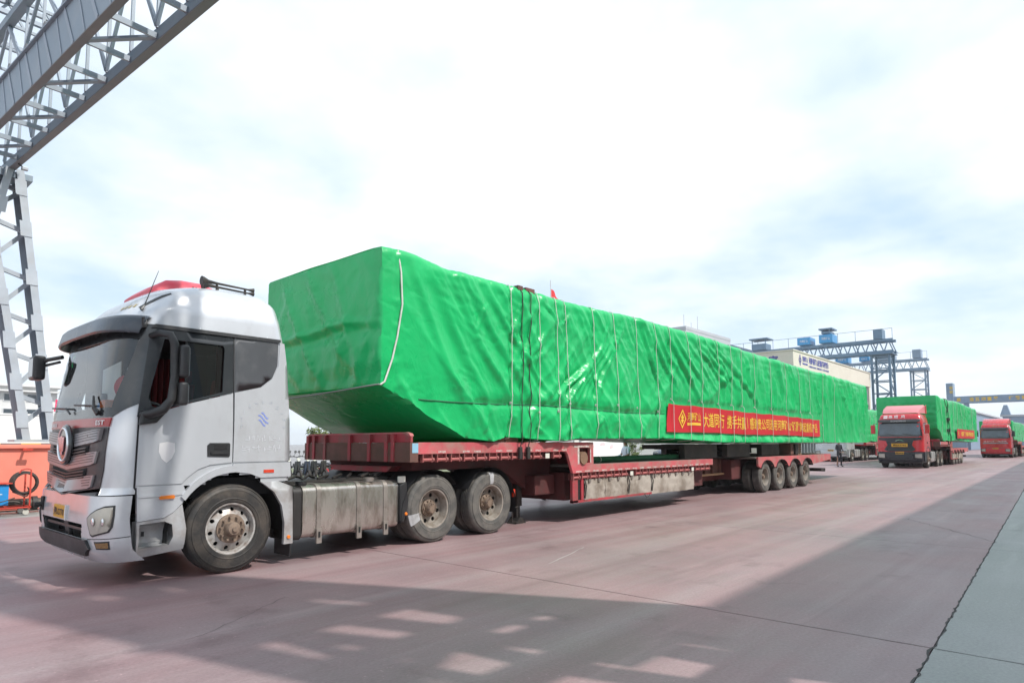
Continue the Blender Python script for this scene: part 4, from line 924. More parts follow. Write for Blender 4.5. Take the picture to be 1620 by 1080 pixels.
# doors, side glass, trims
LOG = {}
for fn, far_ in ((sideN, False), (sideF, True)):
    belt = [(-1.16, 1.87), (-.6, 2.07), (-.03, 2.235)]
    DOOR = [(-1.115, 1.125), (-0.62, 1.125), (-0.55, 1.20), (-0.44, 1.285), (-0.30, 1.335), (-0.025, 1.36), (-0.035, 2.22), (-.6, 2.06), (-1.10, 1.885)]
    d = MB().patch(DOOR, fn, off=0.014, depth=0.014, res=0.12).part('door', 'silver', T1, smooth=40)
    h = MB().patch([(-.335, 1.435), (-.075, 1.425), (-.06, 1.44), (-.06, 1.585), (-.075, 1.60), (-.31, 1.60), (-.34, 1.57)], fn, off=0.022, depth=0.02, res=0.1).part('handle', 'plastic_black', d, bevel=0)
    MB().patch([(-.26, 1.52), (-.10, 1.52), (-.10, 1.58), (-.26, 1.58)], fn, off=0.026, res=0.1).part('handle_recess', 'inside_dark', d)
    MB().patch([(-.30, 1.465), (-.09, 1.462), (-.09, 1.49), (-.30, 1.49)], fn, off=0.036, depth=0.02, res=0.1).part('handle_grip', 'plastic_black', d)
    MB().patch([(-0.03, 1.36), (-0.015, 1.36), (-0.018, 2.97), (-0.033, 2.97)], fn, off=0.006, res=0.2).part('door_seam', 'inside_dark', T1)  # dark strip along the gap: its shade is put into the colour
    MB().patch([(-1.135, 1.10), (-1.117, 1.10), (-1.10, 1.90), (-1.118, 1.90)], fn, off=0.006, res=0.2).part('door_seam', 'inside_dark', T1)
    MB().patch([(-0.012, 1.36), (0.755, 1.36), (0.74, 1.9), (0.70, 2.60), (0.66, 2.93), (0.60, 2.93), (.575, 2.62), (.50, 2.45), (.34, 2.32), (-0.012, 2.23)], fn, off=0.012, depth=0.012, res=0.12).part('sleeper_panel', 'silver', T1, smooth=40)
    # black window band around the side window
    MB().patch([(-1.13, 1.895), (-.6, 2.07), (-.04, 2.228), (-.04, 2.93), (-.93, 2.95), (-1.02, 2.80)], fn, off=0.016, depth=0.016, holes=[WIN], res=0.1).part('window_band', 'gloss_black', T1, smooth=40)
    MB().patch([(-.010, 2.238), (.33, 2.325), (.49, 2.455), (.56, 2.62), (.575, 2.925), (-.010, 2.93)], fn, off=0.012, depth=0.012, res=0.1).part('quarter_panel', 'quarter', T1, smooth=40)
    MB().patch([(-1.0, 2.94), (-.96, 2.985), (.60, 2.975), (.60, 2.935)], fn, off=0.03, depth=0.03, res=0.15).part('drip_rail', 'plastic_black', T1)
    MB().patch([(-.14, 2.22), (-.56, 2.09), (-.60, 2.10), (-.60, 2.84), (-.12, 2.84)], fn, off=-0.02, res=0.12).part('side_glass', 'glass_dark', T1)
    MB().patch([(-.615, 2.10), (-.59, 2.105), (-.59, 2.82), (-.615, 2.82)], fn, off=0.0, depth=0.02, res=0.2).part('window_bar', 'plastic_black', T1)
    # strip under the sleeper, wheel-arch lip and rear mudguard
    MB().patch([(-0.012, 1.345), (0.765, 1.345), (0.775, 1.155), (0.35, 1.155), (0.20, 1.215), (-0.012, 1.24)], fn, off=0.016, depth=0.02, res=0.12).part('sleeper_skirt', 'silver', T1, smooth=40)
    if not far_: MB().patch([(0.39, 1.215), (0.53, 1.215), (0.53, 1.255), (0.39, 1.255)], fn, off=0.024, depth=0.01, res=0.2).part('marker_lamp', 'lamp_red', T1)
    o, i_ = [], []
    for k in range(15):
        t = R(190-7.4*k); o.append((0.79*math.cos(t)*0.96-0.0, 0.52+0.80*math.sin(t))); i_.append((0.72*math.cos(t)*0.98, 0.52+0.715*math.sin(t)))
    arch = [p for p in o if p[1] > 0.95 and p[0] < 0.02]; arci = [p for p in i_ if p[1] > 0.90 and p[0] < 0.02]
    MB().patch(arch+[(0.0, 1.32), (0.0, 1.235)]+arci[::-1], fn, off=0.035, depth=0.06, res=0.1).part('arch_lip', 'silver', T1, smooth=40)
    MG = [(0.36, 1.10), (0.60, 1.10), (0.81, 1.02), (0.83, 0.27), (0.70, 0.27), (0.705, 0.55), (0.66, 0.78), (0.55, 0.96), (0.42, 1.06)]
    MB().patch(MG, lambda x, z, of=0, fa=far_: (x, (2.5+of) if fa else -of, z), off=0.01, depth=0.05, res=0.15).part('mudguard', 'silver_dirty', T1, smooth=40)
    if not far_:
        MB().lathe([(0.0, 0.026), (-0.014, 0.022), (-0.016, 0)], (0.765, -0.012, 0.36), 16).part('side_marker', 'amber', T1, smooth=50)
    MB().box(0.80, 0.815, *((2.1, 2.49) if far_ else (0.01, 0.42)), 0.10, 0.30).part('mud_flap', 'plastic_black', T1)
    # step unit ahead of the wheel
    SK = [(-1.10, 1.11), (-0.60, 1.11), (-0.56, 1.0), (-0.60, 0.90), (-0.70, 0.80), (-0.80, 0.745), (-1.085, 0.72)]
    sk = MB().patch(SK, fn, off=0.010, depth=0.05, res=0.12).part('step_panel', 'silver', T1, smooth=40)
    MB().patch([(-1.09, 0.985), (-0.57, 0.995), (-0.575, 1.02), (-1.09, 1.01)], fn, off=0.020, depth=0.012, res=0.2).part('panel_rib', 'silver', sk)
    MB().patch([(-0.86, 0.955), (-0.70, 0.96), (-0.695, 0.985), (-0.71, 1.0), (-0.85, 0.995), (-0.865, 0.98)], fn, off=0.032, depth=0.025, res=0.1).part('indicator', 'amber', T1, smooth=40)
    ST = [(-1.085, 0.715), (-0.80, 0.74), (-0.70, 0.795), (-0.60, 0.885), (-0.545, 0.60), (-0.56, 0.36), (-1.07, 0.305)]
    HO = [(-1.055, 0.685), (-0.79, 0.70), (-0.705, 0.66), (-0.69, 0.52), (-0.73, 0.43), (-1.055, 0.415)]
    MB().patch(ST, fn, off=0.0, depth=0.05, holes=[HO], res=0.12).part('step_frame', 'silver_dirty', T1, smooth=40)
    MB().patch([(-1.08, 0.71), (-0.68, 0.72), (-0.66, 0.38), (-1.08, 0.38)], fn, off=-0.16, res=0.15).part('step_back', 'silver_dirty', T1)
    MB().patch(HO, fn, off=-0.002, depth=0.158, res=0.2)
    b = MB(); nh = len(HO); b.add([fn(p[0], p[1], -0.002) for p in HO]+[fn(p[0], p[1], -0.16) for p in HO], [(k, (k+1) % nh, nh+(k+1) % nh, nh+k) for k in range(nh)]); b.part('step_well', 'silver_dirty', T1)
    MB().patch([(-1.03, 0.46), (-0.81, 0.47), (-0.81, 0.66), (-1.03, 0.655)], fn, off=-0.15, depth=0.01, res=0.2).part('locker_door', 'silver_dirty', T1)
    MB().patch([(-0.985, 0.535), (-0.955, 0.535), (-0.955, 0.59), (-0.985, 0.59)], fn, off=-0.14, depth=0.01, res=0.2).part('locker_latch', 'plastic_black', T1)
# wheel wells, chassis, axle
for y0, y1 in ((0.03, 0.55), (1.95, 2.47)):
    b = MB(); pr = [(0.75*math.cos(R(185-190*k/18)), 0.50+0.72*math.sin(R(185-190*k/18))) for k in range(19)]
    b.sheet([[(p[0], y0, p[1]) for p in pr], [(p[0], y1, p[1]) for p in pr]]); b.part('wheel_housing', 'inside_dark', T1, smooth=60)
b = MB(); b.box(-1.25, 0.7, 0.2, 2.3, 0.93, 1.16); b.part('cab_floor', 'inside_dark', T1)
for y in (0.82, 1.60): MB().box(-1.2, 5.35, y, y+0.09, 0.72, 0.98).part('chassis_rail', 'steel_dark', T1)
for x in (0.0, 3.3, 4.65): MB().tube([(x, 0.35, 0.54), (x, 2.15, 0.54)], 0.09, 12).part('axle', 'steel_dark', T1, smooth=40)
MB().box(-0.9, -0.3, 0.9, 1.6, 0.36, 0.75).part('engine_sump', 'steel_dark', T1, bevel=0.04)
MB().box(0.05, 0.9, 0.95, 1.55, 0.45, 0.9).part('gearbox', 'steel_dark', T1, bevel=0.05)
wheel(T1, 0, 0.0, RW, 'f'); wheel(T1, 0, 2.5, RW, 'f', far=True)
for x in (3.3, 4.65): wheel(T1, x, -0.05, RW, 'r', dual=True, tyre='tyre_dusty'); wheel(T1, x, 2.55, RW, 'r', far=True, dual=True, tyre='tyre_dusty')
# bright paint stripes on the drive tyres, their sheen put into the colour
def tyre_stripe(x, a0, a1):
    rr = [(0.60, -0.008), (0.66, 0.001), (0.685, 0.004), (0.78, 0.002), (0.885, 0.002), (0.93, -0.018), (0.945, -0.016), (0.97, -0.026)]
    rows = []
    for q, yy in rr:
        rows.append([(x+RW*q*math.cos(R(a)), -0.05-yy-0.0045 if False else -0.05+(-yy)-0.004, RW+RW*q*math.sin(R(a))) for a in [a0+(a1-a0)*i/6 for i in range(7)]])
    MB().sheet(rows).part('paint_sheen_stripe', 'tyre_paint_sheen', T1, smooth=60, fix=False)
mat('tyre_paint_sheen', (0.42, 0.43, 0.44), 0.35, 0, dirt=(0.2, 0.19, 0.18), amt=0.6, dscale=6)
tyre_stripe(3.3, 188, 208); tyre_stripe(4.65, 84, 97)
# fuel tank, straps, caps
def rr_profile(y0, y1, z0, z1, r, n=5):
    pts = []
    for cx, cz, a0 in ((y1-r, z1-r, 0), (y0+r, z1-r, 90), (y0+r, z0+r, 180), (y1-r, z0+r, 270)):
        for k in range(n+1): t = R(a0+90*k/n); pts.append((cx+r*math.cos(t), cz+r*math.sin(t)))
    return pts
MB().prism(rr_profile(1.80, 2.47, 0.28, 1.0, 0.11), 'x', 0.9, 2.62).part('battery_locker', 'steel_dark', T1, smooth=40)  # unseen far-side locker, added to block light under the frame
MB().box(0.9, 2.7, 0.72, 1.78, 0.30, 0.72).part('mid_underbody_block', 'steel_dark', T1, bevel=0.08)  # this and the next two boxes are added to block light underneath
MB().box(2.7, 5.3, 0.72, 1.78, 0.34, 0.71).part('rear_underbody_block', 'steel_dark', T1, bevel=0.08)
MB().box(-1.2, 0.9, 0.55, 1.95, 0.30, 0.74).part('front_underbody_block', 'steel_dark', T1, bevel=0.05)
tk = MB().prism(rr_profile(0.03, 0.70, 0.30, 1.02, 0.11), 'x', 0.99, 2.62).part('fuel_tank', 'tank', T1, smooth=40)
MB().prism(rr_profile(0.05, 0.72, 0.28, 1.0, 0.09), 'x', 0.86, 0.985).part('tank_end_box', 'steel_dark', T1, smooth=40)
for x in (1.20, 1.86, 2.34):
    s_ = MB().prism(rr_profile(0.018, 0.712, 0.288, 1.032, 0.115), 'x', x, x+0.07).part('tank_strap', 'strap', tk, smooth=40)
    MB().box(x-0.005, x+0.075, 0.0, 0.03, 0.22, 0.42).part('strap_bracket', 'strap', tk); MB().box(x+0.022, x+0.048, -0.008, 0.0, 0.30, 0.38).part('strap_slot', 'inside_dark', tk)
for x in (1.03, 2.16): MB().lathe([(0, 0.075), (0.055, 0.08), (0.06, 0.06), (0.062, 0)], (x, 0.16, 1.018), 20, axis='z').part('filler_cap', 'plastic_black' if x < 1.5 else 'strap', tk, smooth=40)
b = MB(); b.box(0.9, 2.7, 0.40, 0.80, 1.03, 1.06); b.part('catwalk', 'steel_dark', T1)
for i in range(7): MB().tube([(0.95+0.25*i, 0.42, 1.08), (1.2+0.25*i, 0.60+0.08*math.sin(i*2), 1.12), (1.4+0.2*i, 0.75, 1.08)], 0.02, 6).part('air_hose', 'steel_dark', T1, smooth=60)
# drive-wheel guards, lamp
for x in (3.3, 4.65):
    for y0, y1 in ((-0.03, 0.62), (1.88, 2.53)):
        pr = [(x+0.62*math.cos(R(t)), RW+0.62*math.sin(R(t))) for t in range(35, 156, 8)]
        if x == 3.3: pr = pr+[(x-0.64, 0.62), (x-0.66, 0.36)]
        if x == 4.65: pr = [(x+0.66, 0.32), (x+0.64, 0.66)]+pr
        MB().sheet([[(p[0], y0, p[1]) for p in pr], [(p[0], y1, p[1]) for p in pr]]).part('drive_wheel_guard', 'plastic_black', T1, smooth=60, fix=False)
    
MB().prism([(2.62, 0.95), (2.75, 1.0), (2.80, 0.62), (2.70, 0.36), (2.63, 0.40)], 'y', -0.02, 0.6).part('guard_nose', 'plastic_black', T1, bevel=0.02)
MB().lathe([(0, 0.028), (-0.012, 0.022), (-0.014, 0)], (2.74, -0.022, 0.50), 14).part('side_marker', 'amber', T1, smooth=50)
MB().box(2.62, 2.74, 0.0, 0.05, 0.98, 1.08).part('work_lamp', 'lamp_white', T1, bevel=0.01)
MB().box(5.28, 5.33, 0.0, 0.04, 0.60, 0.74).part('tail_reflector', 'lamp_red', T1)
MB().box(2.9, 5.2, 0.72, 1.78, 0.98, 1.02).part('rear_frame_plate', 'steel_dark', T1)
MB().lathe([(1.02, 0.5), (1.10, 0.52), (1.13, 0.48), (1.13, 0.1)], (3.6, 1.25, 0), 28, axis='z').part('fifth_wheel', 'steel_dark', T1, smooth=40)
# mirrors
MY = -0.20
b = MB(); b.tube([(-1.00, 0.05, 2.84), (-0.95, MY+0.10, 2.86), (-0.88, MY, 2.84), (-0.83, MY, 2.74), (-0.82, MY, 2.35), (-0.84, MY, 2.10), (-0.92, MY+0.02, 1.98), (-1.02, MY+0.08, 1.93), (-1.08, -0.01, 1.92)], [0.035, 0.04, 0.045, 0.048, 0.045, 0.05, 0.055, 0.05, 0.045], 10); b.part('mirror_arm', 'plastic_black', T1, smooth=60)
MB().prism([(-1.12, 1.80), (-0.94, 1.83), (-0.84, 1.95), (-0.88, 2.02), (-1.10, 1.96)], 'y', -0.08, 0.0).part('mirror_foot', 'plastic_black', T1, bevel=0.02)
for z0, z1 in ((2.35, 2.73), (2.03, 2.30)):
    mr = MB().box(-0.79, -0.69, MY-0.10, MY+0.09, z0, z1).part('mirror', 'plastic_black', T1, bevel=0.035, seg=3, smooth=40)
    MB().box(-0.692, -0.682, MY-0.075, MY+0.065, z0+0.03, z1-0.03).part('mirror_glass', 'mirror_glass', mr)
b = MB(); b.tube([(-1.30, 2.36, 2.77), (-1.42, 2.55, 2.74), (-1.47, 2.78, 2.70)], 0.028, 8); b.tube([(-1.33, 2.36, 2.70), (-1.45, 2.72, 2.66)], 0.02, 8); b.part('mirror_arm', 'plastic_black', T1, smooth=60)
mr = MB().box(-1.56, -1.42, 2.62, 2.92, 2.47, 2.80).part('mirror', 'plastic_black', T1, bevel=0.04, seg=3, smooth=40)
MB().box(-1.567, -1.560, 2.66, 2.88, 2.51, 2.76).part('mirror_glass', 'mirror_glass', mr)
# roof: red air box, horns, aerial
rb = MB(); secs = [(-0.78, 0.03), (-0.70, 0.10), (-0.55, 0.17), (-0.36, 0.20), (-0.08, 0.20), (0.06, 0.16), (0.10, 0.0)]
rows = []
for x, hh in secs:
    zb_ = 3.52 if x < -0.6 else 3.56
    rows.append([(x, 0.80, zb_-0.05), (x, 0.83, zb_+hh*0.65), (x, 0.92, zb_+hh), (x, 1.62, zb_+hh), (x, 1.71, zb_+hh*0.65), (x, 1.74, zb_-0.05)])
rb.sheet(rows); rb.add(rows[0], [tuple(range(6))])
ab = rb.part('roof_box', 'roof_red', T1, smooth=45)
for i in range(7):
    for j in range(2): MB().lathe([(0.0, 0.013), (-0.004, 0.0)], (-0.24+0.042*i, 0.815 if j == 0 else 0.822, 3.625+0.045*j), 8).part('vent_hole', 'inside_dark', ab, fix=False)
for y, x0 in ((0.42, -0.30), (0.62, -0.20)):
    b = MB(); b.tube([(x0, y, 3.69), (x0+0.03, y, 3.69), (x0+0.09, y, 3.69), (x0+0.22, y, 3.685), (x0+0.62, y, 3.675), (x0+0.66, y, 3.675), (x0+0.70, y, 3.675)], [0.060, 0.053, 0.025, 0.016, 0.012, 0.02, 0.032], 14); h_ = b.part('air_horn', 'steel_dark', T1, smooth=50)
    for xx in (x0+0.2, x0+0.58): MB().beam((xx, y, 3.54), (xx, y, 3.68), 0.03, 0.02).part('horn_stand', 'steel_dark', h_)
b = MB(); b.tube([cpt(1.05, 3.16, 0.02), (cpt(1.05, 3.16)[0]+0.02, cpt(1.05, 3.16)[1], 3.22), (cpt(1.05, 3.16)[0]+0.16, cpt(1.05, 3.16)[1], 3.66)], [0.02, 0.007, 0.003], 6); b.part('aerial', 'plastic_black', T1)
MB().patch([(0.96, 3.20), (1.02, 3.20), (1.10, 3.40), (1.06, 3.42)], cpt, off=0.01, depth=0.01, res=0.05).part('roof_trim', 'plastic_black', T1)
# worn stickers: gold marks above the visor, swirl mark and ghost lettering on the sleeper, shield on the door
for i in range(4):
    MB().patch([(0.80-0.11*i, 3.22), (0.86-0.11*i, 3.22), (0.855-0.11*i, 3.27), (0.83-0.11*i, 3.25), (0.80-0.11*i, 3.275)], cpt, off=0.005, res=0.05).part('roof_sticker', 'ink_gold', T1, fix=False)
for dx_, dz_, L in ((0.045, 0.062, 0.11), (0.0, 0.0, 0.16), (-0.045, -0.062, 0.11)):   # three slanting wavy strokes
    up, lo = [], []
    for i in range(11):
        q = i/10; x = 0.37+dx_*0.4+(q-0.5)*L*0.9; z = 1.905+dz_*0.75-(q-0.5)*L*0.62+0.014*math.sin(q*2*math.pi); th = 0.016*math.sin(math.pi*(0.12+0.76*q))
        up.append(sideN(x, z+th, 0.0145)); lo.append(sideN(x, z-th, 0.0145))
    MB().sheet([up, lo]).part('swirl_sticker', 'ink_blue', T1, fix=False)
rg_ = random.Random(4)
def ghost(x, z, s_, m):
    b = MB()
    for k in range(3):
        w, h = (s_*rg_.uniform(0.5, 1.0), s_*0.14) if rg_.random() < 0.5 else (s_*0.14, s_*rg_.uniform(0.5, 1.0)); ox_, oz_ = rg_.uniform(-0.3, 0.3)*s_, rg_.uniform(-0.4, 0.4)*s_
        b.patch([(x+ox_-w/2, z+oz_-h/2), (x+ox_+w/2, z+oz_-h/2), (x+ox_+w/2, z+oz_+h/2), (x+ox_-w/2, z+oz_+h/2)], sideN, off=0.0145+0.0004*k, res=0.3)
    b.part('ghost_letter', m, T1, fix=False)
for i in range(11):
    t = R(190-20*i); ghost(0.37+0.30*math.cos(t), 1.86+0.27*math.sin(t), 0.045, 'ghost_grey')
for z, x0, nn_ in ((1.66, 0.17, 7), (1.53, 0.11, 8)):
    for i in range(nn_): ghost(x0+0.07*i, z, 0.06, 'ghost_white')
MB().patch([(-0.885, 1.60), (-0.80, 1.615), (-0.715, 1.60), (-0.71, 1.50), (-0.745, 1.42), (-0.80, 1.37), (-0.855, 1.42), (-0.89, 1.50)], sideN, off=0.0165, res=0.1).part('shield_sticker', 'ink_white', T1, fix=False)
# inside the cab
MB().prism([(-1.30, 1.55), (-0.75, 1.55), (-0.72, 1.95), (-0.9, 2.03), (-1.28, 2.0)], 'y', 0.14, 2.36).part('dashboard', 'dash', T1, bevel=0.03)
b = MB(); b.lathe([(0.02*math.cos(a), 0.22+0.02*math.sin(a)) for a in [2*math.pi*i/8 for i in range(8)]], (0, 0, 0), 28, axis='z', closed_prof=True)
stw = b.part('steering_wheel', 'plastic_black', T1, smooth=60, loc=(-0.66, 0.62, 2.02)); stw.rotation_euler = (0, R(25), 0)
for y in (0.62, 1.88):
    MB().box(-0.55, -0.02, y-0.26, y+0.26, 1.45, 1.62).part('seat', 'seat_red', T1, bevel=0.05); bk = MB().prism([(-0.05, 1.6), (0.08, 1.6), (0.18, 2.45), (0.06, 2.45)], 'y', y-0.25, y+0.25).part('seat_back', 'seat_red', T1, bevel=0.04)
    MB().box(0.08, 0.18, y-0.12, y+0.12, 2.47, 2.66).part('head_rest', 'seat_red', T1, bevel=0.03)
for y in (0.17, 2.30): MB().sheet([[(-0.20+0.04*i, y+0.03*(1 if i % 2 else -1), 2.1) for i in range(8)], [(-0.20+0.04*i, y+0.03*(1 if i % 2 else -1), 2.86) for i in range(8)]]).part('curtain', 'seat_red', T1, smooth=80, fix=False)
b = MB(); b.lathe([(0.13*math.cos(a), 0.15*math.sin(a)) for a in [math.pi*i/10 for i in range(11)]], (-1.05, 0.62, 2.27), 20, axis='x'); b.part('headrest_cushion', 'cushion_red', T1, smooth=80)
MB().prism([(0.95, 2.04), (1.62, 2.04), (1.62, 2.56), (0.95, 2.62)], 'x', -1.02, -1.01).part('windscreen_card', 'paper', T1)
MB().box(-1.15, -1.0, 1.05, 1.25, 2.03, 2.14).part('dashboard_box', 'cloth_orange', T1, bevel=0.02)
MB().box(-1.16, -1.0, 1.40, 1.62, 2.03, 2.24).part('dashboard_bag', 'dash', T1, bevel=0.03)
MB().box(-1.14, -1.02, 1.28, 1.38, 2.03, 2.11).part('dashboard_carton', 'weld_blue', T1, bevel=0.01)

# ================================================================== LOW-BED TRAILER
def roller_mesh(name):
    b = MB(); b.box(-0.10, -0.085, 0, 0.07, -0.10, 0.03); b.box(0.085, 0.10, 0, 0.07, -0.10, 0.03); b.box(-0.10, 0.10, 0.06, 0.08, -0.02, 0.03)
    b.tube([(-0.085, 0.02, -0.06), (0.085, 0.02, -0.06)], 0.026, 8); b.tube([(0.10, 0.02, -0.06), (0.135, 0.02, -0.06)], 0.036, 8)
    return b.mesh(name, 'trailer_roller', smooth=40)
mat('trailer_roller', (0.40, 0.115, 0.11), 0.6, 0, dirt=(0.12, 0.08, 0.07), amt=0.9, dscale=5, edge=0.40)
ROLL = roller_mesh('lashing_roller')
BLANK = MB().box(-0.075, 0.075, 0, 0.03, -0.10, 0.03).mesh('blank_plate', 'trailer_shadow')
PLW = MB().box(-0.06, 0.06, -0.012, 0.0, -0.09, 0.0).mesh('reflector_plate', 'lamp_white')
random.seed(11)
def trailer(ox, oy, sh, label, n=0, marks=True):
    t = thing('lowbed_trailer', (13+ox+sh/2, 1.25+oy, 0), label, 'trailer', 'low-bed trailers of the convoy' )
    def P(b, name, m, **k):
        b.v = [(x+ox, y+oy, z) for x, y, z in b.v]; return b.part(name, m, t, **k)
    N, Fr = -0.25, 2.75
    # front beam and head board
    P(MB().box(2.62, 2.78, N, Fr, 1.30, 1.60), 'front_beam', 'trailer_rust')
    hb = [(N+0.03, 1.602), (N+0.03, 1.70), (N+0.06, 1.74), (N+0.14, 1.76), (Fr-0.14, 1.76), (Fr-0.04, 1.73), (Fr-0.02, 1.66), (Fr-0.02, 1.602)]
    P(MB().prism(hb, 'x', 2.655, 2.70), 'head_board', 'trailer_red', bevel=0.006)
    P(MB().prism([(y, z+0.0015) for y, z in hb[1:-1]]+[(Fr-0.05, 1.66), (Fr-0.14, 1.735), (N+0.15, 1.735), (N+0.07, 1.70)], 'x', 2.645, 2.72), 'board_rim', 'trailer_pink')
    for y in (N+0.38, N+0.55, 0.75, 1.3, 2.05, 2.4, 2.6): P(MB().box(2.60, 2.654, y, y+0.07, 1.30, 1.73), 'board_rib', 'trailer_red')
    P(MB().prism([(0.35, 1.22), (2.15, 1.22), (2.0, 1.13), (0.5, 1.13)], 'x', 2.75, 3.5), 'king_pin_plate', 'trailer_red')
    # upper deck, side rails
    P(MB().box(2.78, 7.50, N+0.065, Fr-0.065, 1.555, 1.598), 'upper_deck', 'deck_top')
    for y0, y1 in ((N, N+0.06), (Fr-0.06, Fr)): P(MB().box(2.782, 6.41, y0, y1, 1.42, 1.602), 'side_rail', 'trailer_pink', bevel=0.006)
    P(MB().box(2.66, 2.78, N-0.004, N, 1.44, 1.59), 'corner_marker', 'corner_blue')
    for y0 in (0.45, 1.85): P(MB().prism([(2.8, 1.30), (2.8, 1.55), (6.95, 1.55), (6.95, 0.60), (6.2, 0.66), (5.6, 1.0), (5.0, 1.24)], 'y', y0, y0+0.2), 'gooseneck_web', 'trailer_shadow')
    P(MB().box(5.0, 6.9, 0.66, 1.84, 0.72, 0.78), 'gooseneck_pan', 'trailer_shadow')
    P(MB().box(2.95, 5.2, 0.10, 2.4, 1.15, 1.298), 'gooseneck_pan', 'trailer_shadow')  # dark pan added to shut out the bright gap below
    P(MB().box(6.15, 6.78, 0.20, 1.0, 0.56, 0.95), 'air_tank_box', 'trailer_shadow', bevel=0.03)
    GP = [(6.42, 1.42), (6.42, 1.602), (7.52, 1.602), (7.52, 1.142), (7.04, 1.142), (7.04, 0.982), (6.80, 0.982), (6.63, 1.37), (6.58, 1.42)]
    GH = [(7.02, 1.18), (7.40, 1.18), (7.40, 1.49), (7.02, 1.49)]
    for yo, s_ in ((N, 1), (Fr, -1)):
        P(MB().patch(GP, lambda x, z, o: (x, yo-s_*o, z), off=0.0, depth=-0.06*1, holes=[GH], res=0.3) if False else MB().patch(GP, lambda x, z, o, yo=yo, s_=s_: (x, yo-s_*o, z), off=0.002, depth=0.06, holes=[GH], res=0.3), 'gooseneck_plate', 'trailer_pink')
    P(MB().box(6.98, 7.44, N+0.10, N+0.14, 1.16, 1.5), 'slot_back', 'trailer_shadow')
    P(MB().lathe([(-0.05, 0.0), (-0.05, 0.13), (0.30, 0.13), (0.30, 0.0)], (7.15, N+0.02, 1.28), 18), 'rubber_roll', 'wood', smooth=40)
    # rollers under the rails
    def roll(x, z, me, nm, y=N):
        link(nm, me, t, (x+ox, y+oy+0.005, z))
    k = 0; x = 2.98
    while x < 6.35:
        if k == 10: roll(x, 1.39, PLW, 'reflector_plate', N)
        else: roll(x, 1.39, ROLL, 'lashing_roller')
        x += 0.30; k += 1
    k = 0; x = 6.92
    while x < 13.15:
        if k in (7, 17): roll(x, 0.95, PLW, 'reflector_plate', N)
        else: roll(x, 0.95, ROLL, 'lashing_roller')
        x += 0.30; k += 1
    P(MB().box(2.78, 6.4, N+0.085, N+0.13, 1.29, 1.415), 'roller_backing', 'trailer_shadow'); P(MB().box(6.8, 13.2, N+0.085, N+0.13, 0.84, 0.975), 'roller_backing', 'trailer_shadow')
    # worn white stencils along the rails
    if marks:
        for i in range(13):
            x = 3.2+0.27*i
            if i in (1, 4, 7, 10): continue
            b = MB()
            for j in range(5): b.box(x+0.032*j, x+0.032*j+0.02, N-0.003, N-0.0005, 1.432+random.random()*0.01, 1.462+random.random()*0.01)
            P(b, 'stencil', 'conspic')
        for i in range(20):
            x = 6.9+0.31*i; b = MB()
            for j in range(6): b.box(x+0.032*j, x+0.032*j+0.02, N-0.003, N-0.0005, 0.992+random.random()*0.01, 1.022+random.random()*0.01)
            P(b, 'stencil', 'conspic')
        for (a, c, d_, e) in ((6.96, 7.018, 1.16, 1.50), (6.85, 7.36, 1.50, 1.535), (7.40, 7.43, 1.18, 1.46)): P(MB().box(a, c, N-0.005, N-0.0025, d_, e), 'white_edging', 'conspic')
    # lower deck
    P(MB().box(7.05, 13.25, N+0.065, Fr-0.065, 1.09, 1.138), 'lower_deck', 'deck_top')
    for y0, y1 in ((N, N+0.06), (Fr-0.06, Fr)): P(MB().box(7.045, 13.25, y0, y1, 0.985, 1.1425), 'side_rail', 'trailer_pink', bevel=0.006)
    P(MB().box(7.5, 7.56, N+0.07, Fr-0.07, 1.14, 1.60), 'deck_riser', 'trailer_red')
    # skirts
    P(MB().box(6.82, 7.0, N+0.03, N+0.09, 0.39, 0.845), 'skirt_post', 'trailer_red'); P(MB().box(7.12, 7.2, N+0.03, N+0.09, 0.435, 0.845), 'skirt_post', 'trailer_red')
    P(MB().box(6.82, 9.95, N+0.03, N+0.10, 0.385, 0.433), 'skirt_sill', 'trailer_red'); P(MB().box(7.0, 7.12, N+0.06, N+0.08, 0.435, 0.84), 'skirt_slot', 'inside_dark')
    for i, (a, c) in enumerate(((7.24, 7.98), (8.0, 8.88), (8.9, 9.93), (9.95, 12.15))):
        rows = []; m_ = 16
        for q in range(9):
            z = 0.84-(0.84-(0.435 if i < 3 else 0.39))*q/8
            rows.append([(a+(c-a)*j/m_, N+0.04+0.025*nz(a+j*0.5, q*0.6, i)-0.012*math.sin(q/8*math.pi), z-(0.03*abs(nz(j*0.35, i, 2)) if q == 8 else 0)) for j in range(m_+1)])
        P(MB().sheet(rows), 'skirt_sheet', 'skirt', smooth=60, fix=False)
        for q in range(int((c-a)/0.35)): P(MB().box(a+0.12+0.35*q, a+0.20+0.35*q, N+0.005, N+0.03, 0.78, 0.845), 'skirt_tie', 'strap')
    for x in (7.22, 8.9, 9.94): P(MB().tube([(x, N+0.02, 0.86), (x+0.04, N-0.0, 0.7), (x, N+0.01, 0.46)], 0.014, 6), 'hanging_strap', 'rope_dark')
    P(MB().box(6.9, 12.15, Fr-0.09, Fr-0.06, 0.39, 0.96), 'far_skirt', 'skirt')  # unseen skirt, added to keep light out from the far side
    P(MB().tube([(9.75+0.12*math.cos(a), N+0.03, 0.42+0.09*math.sin(a)) for a in [math.pi+math.pi*i/8 for i in range(9)]], 0.008, 5), 'wire_loop', 'rope_dark')
